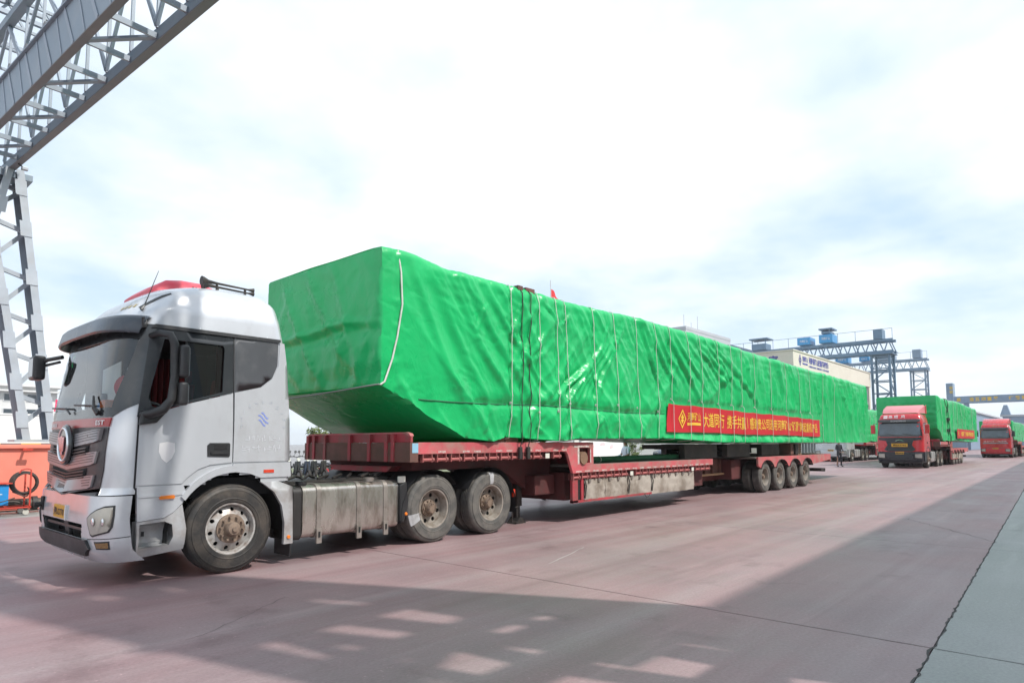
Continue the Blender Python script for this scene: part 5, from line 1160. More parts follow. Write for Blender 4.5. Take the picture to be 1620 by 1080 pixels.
    # landing legs
    for y in (0.55, 2.0):
        P(MB().box(6.00, 6.16, y, y+0.16, 0.34, 1.40), 'landing_leg', 'steel_dark', bevel=0.01); P(MB().box(6.03, 6.13, y+0.03, y+0.13, 0.10, 0.34), 'leg_ram', 'steel_dark')
        P(MB().prism([(5.92, 0.0), (6.24, 0.0), (6.18, 0.06), (6.12, 0.12), (6.04, 0.12), (5.98, 0.06)], 'y', y-0.04, y+0.20), 'leg_foot', 'steel_dark')
    P(MB().tube([(5.98, 0.5, 0.34), (5.82, 0.5, 0.32), (5.80, 0.5, 0.06), (5.95, 0.5, 0.04)], 0.014, 6), 'crank_handle', 'steel_dark')
    # telescopic spine
    for y0 in (0.62, 1.70):
        P(MB().box(7.0, 23.2+sh, y0, y0+0.18, 0.66, 1.085), 'spine_beam', 'trailer_rust'); P(MB().box(7.0, 16.4+sh, y0-0.08, y0+0.26, 0.60, 0.658), 'spine_flange', 'spine_tan')
        q = 13.4
        while q < 16.6+sh: P(MB().box(q, q+0.03, y0-0.07, y0, 0.66, 1.08), 'spine_rib', 'trailer_rust'); q += 0.52
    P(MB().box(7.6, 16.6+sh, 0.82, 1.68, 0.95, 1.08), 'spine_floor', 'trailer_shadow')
    P(MB().box(6.9, 13.2, 0.05, 2.45, 0.42, 0.98), 'belly_light_block', 'trailer_shadow')  # belly boxes are added to block light under the trailer
    P(MB().box(13.2, 16.0+sh, 0.84, 1.66, 0.42, 0.94), 'belly_light_block', 'trailer_shadow')
    # rear bogie
    rx = 16.45+sh
    P(MB().box(rx, 23.9+sh, N+0.07, Fr-0.07, 1.07, 1.125), 'rear_deck', 'deck_top')
    ax = [17.2+sh+1.3*i for i in range(4)]
    for yo, s_ in ((N-0.02, 1), (Fr+0.02, -1)):
        poly = [(rx, 1.13), (rx, 0.86)]
        for a in ax:
            for k in range(7): tt = R(160-140*k/6); poly.append((a+0.58*math.cos(tt), 0.66+0.38*math.sin(tt)))
        poly += [(23.9+sh, 0.92), (23.9+sh, 1.13)]
        P(MB().patch(poly, lambda x, z, o, yo=yo, s_=s_: (x, yo-s_*o, z), off=0.0, depth=0.06, res=0.6), 'side_rail', 'trailer_pink')
        for a in ax:
            pr = [(a+0.575*math.cos(R(165-150*k/10)), 0.655+0.375*math.sin(R(165-150*k/10))) for k in range(11)]
            P(MB().sheet([[(p[0], yo-s_*0.03, p[1]) for p in pr], [(p[0], yo+s_*0.5, p[1]) for p in pr]]), 'wheel_guard', 'steel_dark', smooth=60, fix=False)
    for a in ax:
        wheel(t, a+ox, -0.20+oy, 0.50, 'r', dual=True, tyre='tyre_small'); wheel(t, a+ox, 2.70+oy, 0.50, 'r', far=True, dual=True, tyre='tyre_small')
        P(MB().tube([(a, 0.2, 0.5), (a, 2.3, 0.5)], 0.09, 10), 'axle', 'steel_dark', smooth=40)
    P(MB().box(rx-0.7, rx+0.02, 0.3, 2.2, 0.45, 1.06), 'bogie_frame', 'trailer_shadow', bevel=0.03); P(MB().box(rx, 23.0+sh, 0.55, 1.95, 0.5, 1.0), 'bogie_frame', 'trailer_shadow')
    P(MB().box(23.9+sh, 24.0+sh, N, Fr, 0.85, 1.13), 'tail_beam', 'trailer_red'); P(MB().box(23.5+sh, 23.6+sh, N+0.1, Fr-0.1, 0.45, 0.58), 'underrun_bar', 'steel_dark'); P(MB().box(23.1+sh, 23.56+sh, N+0.1, N+0.2, 0.50, 0.56), 'underrun_arm', 'steel_dark')
    for y in (N+0.1, N+0.3, Fr-0.4, Fr-0.2): P(MB().box(24.0+sh, 24.03+sh, y, y+0.14, 0.93, 1.05), 'tail_lamp', 'lamp_red')
    return t
mat('corner_blue', (0.25, 0.48, 0.62), 0.5, dirt=(0.5, 0.5, 0.5), amt=0.5, dscale=12); mat('spine_tan', (0.42, 0.26, 0.15), 0.7, dirt=(0.22, 0.13, 0.08), amt=0.7, dscale=3)
TR1 = trailer(0, 0, 0, 'red extendable low-bed trailer behind the silver tractor, carrying the nearest load')

# ================================================================== TARPAULIN-WRAPPED GIRDER
ROPES = [4.84, 5.64, 6.22, 6.53, 7.46, 8.32, 9.26, 10.13, 10.86, 11.77, 12.50, 13.57, 14.47, 15.24, 16.21, 17.54, 18.99, 20.4, 21.6, 23.0, 24.6]
ZT = [(2.05, 4.55), (2.45, 4.57), (3.5, 4.45), (5.3, 4.44), (7.6, 4.44), (9.1, 4.50), (12.3, 4.48), (16.7, 4.36), (23, 4.28), (30.1, 4.22)]
ZB = [(2.05, 2.45), (2.6, 2.20), (3.12, 1.93), (3.75, 1.68), (4.4, 1.62), (4.75, 1.70), (6.3, 1.63), (6.8, 1.68), (10.8, 1.70), (13.7, 1.60), (30, 1.575)]
NS = -0.27; FS = 3.16
def sstep(a, b, x):
    t = min(1, max(0, (x-a)/(b-a))); return t*t*(3-2*t)
def ridge(x, y, s, p=2.5): return max(0.0, 1-abs(nz(x, y, s))*2.4)**p
def zt(x): return smooth_itp(ZT, x)+0.012*nz(x*1.7, 0.3, 5)
def zbm(x): return itp(ZB, x)
_pr = random.Random(21); PLEATS = []
def pleat(x0, z0, x1, z1, a, w): PLEATS.append((x0, z0, x1, z1, a, w, min(x0, x1)-0.4, max(x0, x1)+0.4))
for i in range(7): q = i/6; pleat(8.75-0.22*i+_pr.uniform(-.05, .05), 4.25-0.14*i, 7.45-0.24*i, 2.36+_pr.uniform(-.05, .1), _pr.uniform(0.05, 0.085), _pr.uniform(0.035, 0.06))     # slack bundle
for i in range(5): pleat(2.55+0.42*i, 4.45-0.05*i, 3.9+0.55*i, 1.95+0.1*i, _pr.uniform(0.03, 0.06), _pr.uniform(0.05, 0.09))
for i in range(4): pleat(5.3+0.3*i, 3.9-0.1*i, 4.9+0.1*i, 3.0, 0.035, 0.05)
for i in range(11): pleat(9.35+0.42*i+_pr.uniform(-.1, .1), 4.38, 10.5+0.62*i, 2.72+_pr.uniform(-.1, .3), _pr.uniform(0.035, 0.075), _pr.uniform(0.04, 0.07))    # fan
for i in range(46):
    x_ = 13.6+0.36*i+_pr.uniform(-.12, .12); pleat(x_, 4.3-_pr.uniform(0, .5), x_+_pr.uniform(0.0, 0.5), 2.3+_pr.uniform(-.5, .6), _pr.uniform(0.03, 0.075), _pr.uniform(0.045, 0.08))
for i in range(34):
    x_ = 4.2+0.78*i+_pr.uniform(-.2, .2); z_ = _pr.uniform(3.7, 4.35); pleat(x_, z_, x_+_pr.uniform(-.5, .5), z_-_pr.uniform(0.25, 0.6), _pr.uniform(0.02, 0.045), 0.03)
for i in range(22):
    x_ = 4.2+0.6*i+_pr.uniform(-.2, .2); pleat(x_, 1.72, x_+_pr.uniform(-.6, .6), _pr.uniform(2.0, 2.3), _pr.uniform(0.03, 0.05), 0.04)
def pleats(x, z):
    h = 0.0
    for x0, z0, x1, z1, a, w, lo, hi in PLEATS:
        if x < lo or x > hi: continue
        dx_, dz_ = x1-x0, z1-z0; L2 = dx_*dx_+dz_*dz_; t = ((x-x0)*dx_+(z-z0)*dz_)/L2
        if t <= 0 or t >= 1: continue
        d = ((x-x0)*dz_-(z-z0)*dx_)/math.sqrt(L2)+0.06*math.sin(t*3.1+x0)*math.sin(math.pi*t)
        if abs(d) > 4*w: continue
        h += a*math.sin(math.pi*t)**0.6*(math.exp(-abs(d/w)**1.5)-0.55*math.exp(-((d-1.7*w)/w)**2))
    return h
def dn(x, z, ropes=ROPES, seed=0.0):
    """how far the sheet stands off the girder's near face at (x, z)"""
    t_, b_ = zt(x), zbm(x); h = 0.0
    # puffed between the vertical ropes, pinched under them
    import bisect
    i = bisect.bisect(ropes, x)
    a = ropes[i-1] if i > 0 else 2.3; c = ropes[i] if i < len(ropes) else x+1.0
    w = min(1.0, (c-a)); q = (x-a)/(c-a) if c > a else 0.5
    h += 0.030*w*math.sin(math.pi*q)*(0.7+0.5*nz(a*3, z*0.6, 2+seed))
    dmin = min(abs(x-a), abs(x-c)); h -= 0.030*math.exp(-(dmin/0.05)**2)
    # long slanting folds in two directions, where the sheet is slack
    wv = 0.22*nz(x*0.7, z*0.7, 14+seed)
    sl = sstep(-0.25, 0.25, nz(x*0.30, z*0.22, 11+seed))
    u = x*0.80+z*0.60+wv; v = -x*0.60+z*0.80
    h += 0.055*sl*ridge(u*1.15, v*0.17, 3+seed, 3.0)+0.025*sl*ridge(u*2.6, v*0.3, 4+seed, 2.5)
    u2 = x*0.72-z*0.69+wv; v2 = x*0.69+z*0.72
    sl2 = sstep(-0.1, 0.35, nz(x*0.27+9, z*0.25, 21+seed))
    h += 0.055*sl2*ridge(u2*1.2, v2*0.18, 6+seed, 3.0)+0.025*sl2*ridge(u2*2.7, v2*0.3, 7+seed, 2.5)
    # upright pleats towards the back half
    h += 0.080*sstep(8.5, 12, x)*ridge(x*1.25+0.30*nz(x*0.8, z*0.9, 4), z*0.15, 8+seed, 2.2)*max(0.15, 0.6+0.8*nz(x*0.4, z*0.5, 31+seed))
    h += pleats(x, z)
    # small sharp creases
    cm = sstep(-0.2, 0.3, nz(x*0.55, z*0.6, 63+seed)); cq = nz(x*0.5, z*0.5, 67+seed)*2.2
    uu = x*math.cos(cq)+z*math.sin(cq); vv = -x*math.sin(cq)+z*math.cos(cq)
    h += 0.016*cm*ridge(uu*3.4, vv*0.9, 64+seed, 2.0)
    h += 0.022*math.exp(-dmin/0.16)*ridge(z*2.4+0.8*(x-a), x*0.8, 69+seed, 1.6)
    # crinkles below the top edge and at the hem
    h += 0.030*math.exp(-(t_-z)/0.40)*nz(x*0.9, z*7.5, 13+seed)
    h += 0.065*math.exp(-max(0, z-b_)/0.22)*nz(x*1.9, z*1.0, 17+seed)+0.03*math.exp(-max(0, z-b_)/0.15)*ridge(x*2.5, z*2, 18+seed)
    if 3.9 < x < 10.6:
        rz = 2.275+0.02*math.sin(x*1.3)
        h -= 0.035*math.exp(-((z-rz)/0.05)**2); h += 0.035*math.exp(-((z-rz+0.22)/0.14)**2)*(0.6+0.6*nz(x*1.3, 0, 19+seed)); h += 0.02*math.exp(-((z-rz-0.18)/0.12)**2)
    h += 0.018*nz(x*0.8, z*0.8, 23+seed)+0.007*nz(x*3.1, z*3.1, 29+seed)+0.003*nz(x*9, z*9, 33+seed)
    # small radius at the top arris
    d = max(0.0, t_-z); h -= 0.07*max(0, 1-d/0.12)**2
    h *= min(1, 0.25+(x-2.05)/0.5)
    if seed == 0.0: h *= 1-0.72*sstep(10.2, 10.7, x)*sstep(23.0, 22.5, x)*sstep(2.75, 2.58, z)*sstep(1.66, 1.80, z)
    return h
def make_load(ox, oy, x1, step, label, seed=0.0, ropes=None, nzr=70, name='wrapped_girder', k0=1.0):
    rp = [r for r in (ropes if ropes is not None else ROPES) if r < x1-0.4]
    ld = thing(name, (2.05+ox+(x1-2.05)/2, 1.45+oy, 1.55), label, 'wrapped load', 'green tarpaulin loads of the convoy')
    # squeeze the profile lengthwise for the shorter loads
    xs_ = []; x = 2.05
    while x < x1-0.01:
        xs_.append(x); x += step*(1.0 if x < 8 else (1.5 if x < 14 else 2.4))
    xs_.append(x1)
    D = lambda x, z: dn(x, z, rp, seed)
    S = lambda x, z, off=0.0: (x+ox, NS-D(x, z)-off+oy, z)
    b = MB(); rows = []
    for x in xs_:
        t_, b_ = zt(x), zbm(x); e = sstep(x1, x1-0.35, x); r = []
        for j in range(nzr+1):
            q = j/nzr; z = t_+(b_-t_)*q
            p = S(x, z); fe = max(0, 1-(x-2.05)/0.35)**2; r.append((p[0]+fe*(0.045*nz(z*1.3, 1, 87+seed)+0.02*nz(z*4, 1, 88+seed)), p[1]+0.12*(1-e)*(1-e)+0.03*fe, p[2]-(0.05*(1-e) if j < 4 else 0)-(0.008*fe if j < 3 else 0)))
        yn = r[-1][1]
        for j in range(1, 11):
            q = j/10; r.append((x+ox, yn+(FS+oy-yn)*q, b_-0.03*math.sin(math.pi*q)+0.02*nz(x*1.5, q*5, 41)))
        for j in range(1, 11):
            q = j/10; z = b_+(t_-b_)*q; r.append((x+ox, FS+oy+0.03*nz(x*0.7, z, 43)-(0.05 if j == 10 else 0), z))
        y0 = r[0][1]
        for j in range(1, 16):
            q = j/16; r.append((x+ox, FS-0.05+oy+(y0-(FS-0.05+oy))*q, t_+0.02*math.sin(math.pi*q)+0.03*nz(x*0.8, q*4, 47)*math.sin(math.pi*q)))
        rows.append(r)
    n = len(rows[0])
    b.add([p for r in rows for p in r], [(i*n+j, i*n+(j+1) % n, (i+1)*n+(j+1) % n, (i+1)*n+j) for i in range(len(rows)-1) for j in range(n)])
    # front and rear faces: grids stretched between the ring's own edges
    for ri, sgn in ((0, -1), (len(rows)-1, 1)):
        rg = rows[ri]; near = rg[:nzr+1]; x = xs_[ri]; gr_ = []
        far = []
        for j in range(nzr+1):
            q = j/nzr; zf = zt(x)+(zbm(x)-zt(x))*q; far.append((x+ox, FS+oy-(0.05 if j == 0 else 0), zf))
        NY = 44
        for j in range(nzr+1):
            row = []
            for k in range(NY+1):
                q = k/NY; p = [near[j][a]+(far[j][a]-near[j][a])*q for a in range(3)]
                m_ = math.sin(math.pi*q)**0.5*math.sin(math.pi*j/nzr)**0.5 if 0 < j < nzr and 0 < k < NY else 0
                Y, Z = p[1]-oy, p[2]
                d = 0.06*nz(Y*0.7, Z*0.7, 51+seed)+0.09*ridge(Y*1.3+Z*0.6, -Y*0.1+Z*0.22, 53+seed, 3)*sstep(-.2, .3, nz(Y*.5, Z*.5, 57))+0.08*ridge(Y*1.1-Z*0.9, Y*0.2+Z*0.15, 59+seed, 3)+0.05*ridge(Y*2.6+0.5*Z, Z*0.3, 60+seed, 2)*sstep(3.3, 2.6, Z)+0.02*ridge(Y*3.4, Z*2.6, 62+seed, 1.6)+0.008*nz(Y*4, Z*4, 61)
                d += 0.05*math.exp(-((Z-3.42-0.05*math.sin(Y*2))/0.06)**2)-0.04*math.exp(-((Z-3.30-0.05*math.sin(Y*2))/0.10)**2)
                p[0] += sgn*m_*d
                row.append(tuple(p))
            gr_.append(row)
        b.sheet(gr_)
        if ri == 0: FG = gr_
    tp = b.part('tarpaulin', 'tarp', ld, smooth=75)
    # ropes over the sheet
    for r_ in rp:
        lean = 0.06*nz(r_*3, 1, 71); pts = []
        t_, b_ = zt(r_), zbm(r_)
        # the rope bridges the hollows of the sheet: outer envelope, smoothed
        M_ = 44; xx_ = [r_+lean*j/M_+0.012*nz(r_, j*0.15, 73) for j in range(M_+1)]; zz_ = [min(t_, t_+0.012+(b_-t_-0.03)*j/M_) for j in range(M_+1)]
        dd = [max(D(x_-0.02, z_), D(x_, z_), D(x_+0.02, z_)) for x_, z_ in zip(xx_, zz_)]
        env = []
        for j in range(M_+1):
            best = dd[j]
            for w_ in range(1, 12):
                if 0 <= j-w_ and j+w_ <= M_: best = max(best, (dd[j-w_]+dd[j+w_])/2)
            env.append(best)
        env = [sum(env[max(0, j-2):j+3])/len(env[max(0, j-2):j+3]) for j in range(M_+1)]
        for x_, z_, e_, d_ in zip(xx_, zz_, env, dd):
            e_ = max(e_, d_); y_ = NS-e_-0.012+oy
            if BANNER and ox == 0 and 10.6 < x_ < 22.7 and z_ < 2.62: y_ = min(y_, -0.366+oy)
            pts.append((x_+ox, y_, z_))
        pts = [(r_+ox, 1.5+oy, t_+0.035), (r_+ox, 0.3+oy, t_+0.03), (r_+ox, NS+0.08+oy, t_+0.02)]+pts+[(pts[-1][0], NS+0.3+oy, b_-0.05)]
        rope = MB().tube(pts, 0.0085 if ox == 0 else 0.012, 5).part('rope', 'rope', ld, smooth=80)
        kz = b_+0.65+0.3*nz(r_*7, 2, 75)
        kp = S(r_+lean*0.8, kz, 0.02) if not (BANNER and ox == 0 and 10.5 < r_ < 22.8) else S(r_+lean*0.8, 2.66, 0.02)
        MB().lathe([(-0.03, 0.0), (-0.02, 0.02), (0.01, 0.024), (0.035, 0.0)], kp, 6, axis='z').part('knot', 'rope', rope)
    if ox == 0:
        MB().tube([S(2.36, 4.55, 0.0), S(2.38, 4.2, 0.012), S(2.40, 3.7, 0.012), S(2.33, 3.2, 0.012), S(2.22, 2.85, 0.012), S(2.10, 2.50, 0.01), (2.03, NS, 2.45)], 0.015, 6).part('rope', 'rope', ld, smooth=80)
        fr = [(2.02, NS-0.01, 2.455)]+[(2.05-0.05+0.0, NS+(FS-NS)*k/12, 2.455-0.10*math.sin(math.pi*k/12*0.5)) for k in range(1, 13)]
        MB().tube([(p[0]-0.02, p[1], p[2]) for p in fr], 0.012, 6).part('rope', 'rope_grey', ld, smooth=80)
        pts = [S(x, 2.275+0.02*math.sin(x*1.3), 0.008) for x in [2.75+0.1*i for i in range(79)]]
        MB().tube(pts, 0.010, 5).part('rope', 'rope_green', ld, smooth=80)
    return ld, S
mat('rope_grey', (0.30, 0.31, 0.30), 0.8); mat('rope_green', (0.03, 0.16, 0.08), 0.8)
BANNER = True
LD1, S1 = make_load(0, 0, 30.1, 0.034, 'long green tarpaulin-wrapped girder on the trailer of the silver truck')

# banner hung over the sheet, under the ropes
bx0, bx1 = 10.66, 22.55
def bs(x, w, off=0.0):
    """x along the trailer, w from 0 (bottom) to 1 (top)"""
    q = (x-bx0)/(bx1-bx0); zt_, zb_ = 2.555-0.11*q, 1.86-0.05*q
    z = zb_+(zt_-zb_)*w-0.022*abs(math.sin(x*2.35))*(0.4+0.6*w)+0.01*math.sin(x*1.1)
    y = -0.328-0.012*nz(x*0.9, w*1.2, 81)-0.009*math.sin(x*2.1+w*2.5)-0.006*math.sin(x*5.3-w*3)
    return (x-(0.10*(1-w) if q < 0.01 else 0)*1, y-off, z)
BN = thing('banner', (16.6, -0.35, 1.8), 'long red banner with gold Chinese slogan roped to the nearest green load', 'banner', 'red slogan banners')
nn_ = 150
MB().sheet([[bs(bx0+(bx1-bx0)*i/nn_, j/8) for i in range(nn_+1)] for j in range(9)]).part('cloth', 'banner', BN, smooth=80, fix=False)
def btxt(s, x0, x1, h, zc=0.5, bold=0.010):
    text_part(s, x1-x0, h/0.66, lambda u, v: bs((x0+x1)/2+u, zc+v, 0.008), 'gold', BN, 'lettering', bold)
btxt('大道同行', 12.56, 13.88, 0.38); btxt('携手共赢', 14.09, 15.39, 0.38); btxt('感谢贵公司选用河南矿山“矿源”牌起重机产品', 15.70, 22.18, 0.36)
btxt('河南矿山', 11.64, 12.37, 0.22, 0.58); MB().sheet([[bs(11.64+0.73*i/6, 0.26, 0.008) for i in range(7)], [bs(11.64+0.73*i/6, 0.36, 0.008) for i in range(7)]]).part('underline', 'gold', BN, fix=False)
MB().sheet([[bs(15.52, 0.28, 0.008), bs(15.55, 0.28, 0.008)], [bs(15.52, 0.76, 0.008), bs(15.55, 0.76, 0.008)]]).part('divider', 'gold', BN, fix=False)
diamond(11.365, 0.5, 0.21, 0.36, 0.24, lambda u, v: bs(u, v, 0.008), 'gold', BN)

# dark lashing chains with corner pads, tied down to the deck rail
for x, lab in ((5.12, 'front one of two dark lashing wires over the nearest green load'), (5.34, 'rear one of two dark lashing wires over the nearest green load')):
    t = thing('lashing_wire', (x, -0.3, 1.4), lab, 'lashing')
    tz = zt(x)
    MB().tube([(x, 1.6, tz+0.06), (x, 0.2, tz+0.05), (x, NS-0.02, tz+0.02)]+[(x+0.02*q/10, S1(x, tz-0.1-(tz-1.75)*q/10, 0.025)[1], tz-0.1-(tz-1.75)*q/10) for q in range(11)]+[(x+0.03, -0.30, 1.55), (x+0.03, -0.285, 1.34)], 0.0095, 6).part('wire', 'rope_dark', t, smooth=80)
    MB().box(x-0.06, x+(0.08 if x < 5.2 else 0.2), NS-0.06, NS+0.12, tz-0.05, tz+0.045).part('corner_pad', 'trailer_rust', t, bevel=0.01)
    MB().box(x-0.02, x+0.06, -0.32, -0.27, 1.30, 1.52).part('tensioner', 'steel_dark', t, bevel=0.01)
# timber and steel supports between deck and load
def support(name, x0, x1, y0, y1, z0, z1, m, label, cat, extra=()):
    t = thing(name, ((x0+x1)/2, (y0+y1)/2, z0), label, cat, 'supports under the load')
    return t
t = support('timber_block', 4.55, 5.25, -0.15, 2.6, 1.6, 1.7, 'wood', 'brown timber packing under the front of the nearest load', 'timber')
for i in range(4): MB().box(4.50+0.19*i, 4.67+0.19*i, -0.18+0.02*(i % 2), 2.65, 1.604, 1.76).part('timber', 'wood', t, bevel=0.008)
t = support('load_cradle', 12.2, 21, 0.1, 2.4, 1.14, 1.55, 'steel_dark', 'black steel cradle between the lower deck and the nearest load', 'cradle')
for (x0, x1) in ((12.2, 14.2), (14.9, 16.6), (17.6, 19.2)):
    MB().box(x0, x1, 0.05, 0.22, 1.16, 1.54).part('cradle_beam', 'steel_dark', t, bevel=0.01); MB().box(x0+3.0, x1+3.0, 2.2, 2.4, 1.17, 1.54).part('cradle_beam', 'steel_dark', t, bevel=0.01)
    for y in (0.25, 1.2): MB().box(x0+0.1+y, x1-0.1+y, y, y+0.9, 1.40, 1.53).part('cradle_plate', 'steel_dark', t)
MB().box(13.3, 20.9, 0.3, 2.3, 1.132, 1.165).part('turntable_plate', 'steel_dark', t)
MB().lathe([(1.17, 0.9), (1.28, 0.95), (1.33, 0.8), (1.33, 0)], (16.0, 1.25, 0), 30, axis='z').part('turntable', 'steel_dark', t, smooth=40)
for (x0, h) in ((19.9, 1.56), (20.4, 1.56)): MB().box(x0, x0+0.3, -0.1, 0.3, 1.165, h).part('stanchion', 'steel_dark' if x0 > 20 else 'trailer_rust', t, bevel=0.01)
for k in range(5): MB().box(20.95, 21.35, 0.0, 0.8, 1.13+0.085*k, 1.20+0.085*k).part('packing_plank', 'wood', t)
rt = thing('rolled_sheet', (10.4, 0.35, 1.14), 'dark green rolled-up sheet lying along the lower trailer deck', 'rolled sheet')
MB().tube([(7.7, 0.35, 1.215), (9.0, 0.36, 1.21), (10.6, 0.34, 1.215), (13.2, 0.35, 1.21)], 0.07, 12).part('roll', 'rope_green', rt, smooth=40)
for x in (8.6, 10.2, 11.9): MB().lathe([(-0.015, 0.073), (0.015, 0.073)], (x, 0.35, 1.213), 12, axis='x').part('tie', 'rope', rt, fix=False)

# ================================================================== THE OTHER TRUCKS OF THE CONVOY
def tractor(ox, oy, label, body, lower, accent, roof, plates, style):
    """a cab-over tractor; the cab is lofted, then glazed and trimmed"""
    t = thing('tractor_unit', (1.5+ox, 1.25+oy, 0), label, 'truck', 'tractor units of the convoy')
    def P(b, name, m, par=None, **k):
        b.v = [(x+ox, y+oy, z) for x, y, z in b.v]; return b.part(name, m, t if par is None else par, **k)
    XFm = [(0.35, -1.36), (0.5, -1.45), (0.95, -1.47), (1.0, -1.42), (1.9, -1.40), (2.8, -1.24), (2.95, -1.20), (3.2, -1.08), (3.32, -0.9), (3.36, -0.6)]
    HWm = [(0.35, 1.2), (0.5, 1.25), (1.9, 1.25), (2.9, 1.17), (3.25, 1.08), (3.36, 0.9)]
    def f(y, z, off=0.0):
        xf, w = itp(XFm, z), itp(HWm, z); q = min(.999, abs(y-1.25)/w); return (xf+0.45-0.45*(1-q**5)**0.2-off, y, z)
    def ring(z):
        xf, w = itp(XFm, z), itp(HWm, z); r = []
        for i in range(33):
            a = -math.pi/2+math.pi*i/32; r.append((xf+0.45-0.45*abs(math.cos(a))**0.4, 1.25+w*math.copysign(abs(math.sin(a))**0.4, math.sin(a)), z))
        xr = 0.80-0.06*(z-1)/2.3
        return r+[(xr-0.06, 1.25+w, z), (xr, 1.25+w-0.06, z), (xr, 1.25-w+0.06, z), (xr-0.06, 1.25-w, z)]
    zs = [1.0, 1.2, 1.5, 1.9, 2.1, 2.4, 2.7, 2.85, 2.95, 3.05, 3.15, 3.25, 3.3, 3.34, 3.36]; rg = [ring(z) for z in zs]; n = len(rg[0])
    b = MB(); b.add([p for r in rg for p in r], [(i*n+j, i*n+(j+1) % n, (i+1)*n+(j+1) % n, (i+1)*n+j) for i in range(len(rg)-1) for j in range(n)]+[tuple((len(rg)-1)*n+j for j in range(n))])
    P(b, 'cab_shell', body, smooth=40)
    # roof deflector
    rows = []
    for x, z0, h, w in ((-0.85, 3.30, 0.06, 0.98), (-0.6, 3.34, 0.22, 1.02), (-0.1, 3.34, 0.42, 1.08), (0.45, 3.34, 0.54, 1.12), (0.7, 3.34, 0.56, 1.14)):
        rows.append([(x, 1.25-w, z0), (x, 1.25-w+0.04, z0+h*0.8), (x, 1.25-w+0.14, z0+h), (x, 1.25+w-0.14, z0+h), (x, 1.25+w-0.04, z0+h*0.8), (x, 1.25+w, z0)])
    if style != 3: P(MB().sheet(rows), 'roof_deflector', roof, smooth=35, fix=False)
    # glazing
    P(MB().patch([(0.14, 2.02), (2.36, 2.02), (2.34, 2.72), (0.16, 2.72)], f, off=0.012, res=0.2), 'windscreen', 'far_glass', smooth=60)
    P(MB().patch([(0.06, 1.90), (2.44, 1.90), (2.42, 2.98), (0.08, 2.98)], f, off=0.008, depth=0.008, holes=[[(0.14, 2.02), (2.36, 2.02), (2.34, 2.72), (0.16, 2.72)]], res=0.2), 'windscreen_surround', 'gloss_black', smooth=60)
    vz = P(MB().prism([(-1.45, 2.78), (-1.42, 2.95), (-1.2, 2.97), (-1.22, 2.9)], 'y', 0.12, 2.38), 'sun_visor', 'gloss_black', bevel=0.02)
    for i in range(2): P(MB().beam(f(0.5+0.9*i, 2.0, 0.03), f(1.1+0.9*i, 2.10, 0.03), 0.02), 'wiper', 'plastic_black')
    if style == 2:
        for (y0, ch) in ((2.0, '一'), (1.72, '路'), (1.42, '顺'), (1.05, '风')): text_part(ch, 0.22, 0.18, lambda u, v, y0=y0: (lambda p: (p[0]+ox, p[1]+oy, p[2]))(f(y0-u, 3.13+v, 0.012)), 'ink_white', t, 'roof_lettering', 0.01)
        text_part('DONGFENG', 0.8, 0.07, lambda u, v: (-1.448+ox, 1.25-u+oy, 2.86+v), 'ink_white', t, 'visor_lettering')
        for z in (3.18, 2.98): P(MB().box(-0.55, -0.2, -0.002, 0.02, z-0.12, z), 'door_sticker', 'ink_white') if False else None
    else:
        text_part('一路平安', 0.9, 0.10, lambda u, v: (lambda p: (p[0]+ox, p[1]+oy, p[2]))(f(1.25-u, 3.13+v, 0.012)), 'ink_gold', t, 'roof_lettering')
    # nose
    P(MB().patch([(0.10, 1.86), (2.40, 1.86), (2.40, 1.72), (1.98, 1.66), (1.90, 1.40), (2.1, 1.12), (1.9, 1.02), (0.6, 1.02), (0.4, 1.12), (0.60, 1.40), (0.52, 1.66), (0.10, 1.72)] if style == 2 else [(0.2, 1.80), (2.3, 1.80), (2.25, 1.55), (0.25, 1.55)], f, off=0.014, depth=0.014, res=0.2), 'nose_panel', 'far_black' if style == 2 else accent, smooth=60)
    for k in range(3): P(MB().patch([(0.64, 1.60-0.17*k), (1.86, 1.60-0.17*k), (1.84, 1.53-0.17*k), (0.66, 1.53-0.17*k)], f, off=0.03, depth=0.02, res=0.3), 'grille_bar', 'grille_dark' if style == 2 else lower)
    P(MB().patch([(1.02, 1.66), (1.25, 1.74), (1.48, 1.66), (1.44, 1.65), (1.25, 1.715), (1.06, 1.65)], f, off=0.034, depth=0.015, res=0.2), 'badge', 'chrome')
    if style == 1:
        P(MB().patch([(0.25, 1.50), (2.25, 1.50), (2.25, 1.40), (0.25, 1.40)], f, off=0.032, depth=0.02, res=0.3), 'name_strip', 'grille_silver')
        text_part('安全行车 一路顺风', 1.8, 0.13, lambda u, v: (lambda p: (p[0]+ox, p[1]+oy, p[2]))(f(1.25-u, 1.62+v, 0.04)), 'ink_white', t, 'nose_lettering')
    # bumper
    rows = []
    for z, o in ((0.36, -0.1), (0.38, 0), (0.5, 0.02), (0.9, 0.03), (0.97, 0.02), (0.985, -0.1)):
        rows.append([f(0.03+2.44*i/40, z, o) for i in range(41)])
    P(MB().sheet(rows), 'bumper', lower, smooth=40)
    P(MB().patch([(0.5, 0.93), (2.0, 0.93), (1.85, 0.52), (0.65, 0.52)], f, off=0.045, depth=0.02, res=0.2), 'bumper_centre', 'far_black' if style == 2 else lower)
    P(MB().box(-1.50, -1.47, 0.75, 1.75, 0.60, 0.67), 'bumper_slot', 'inside_dark')
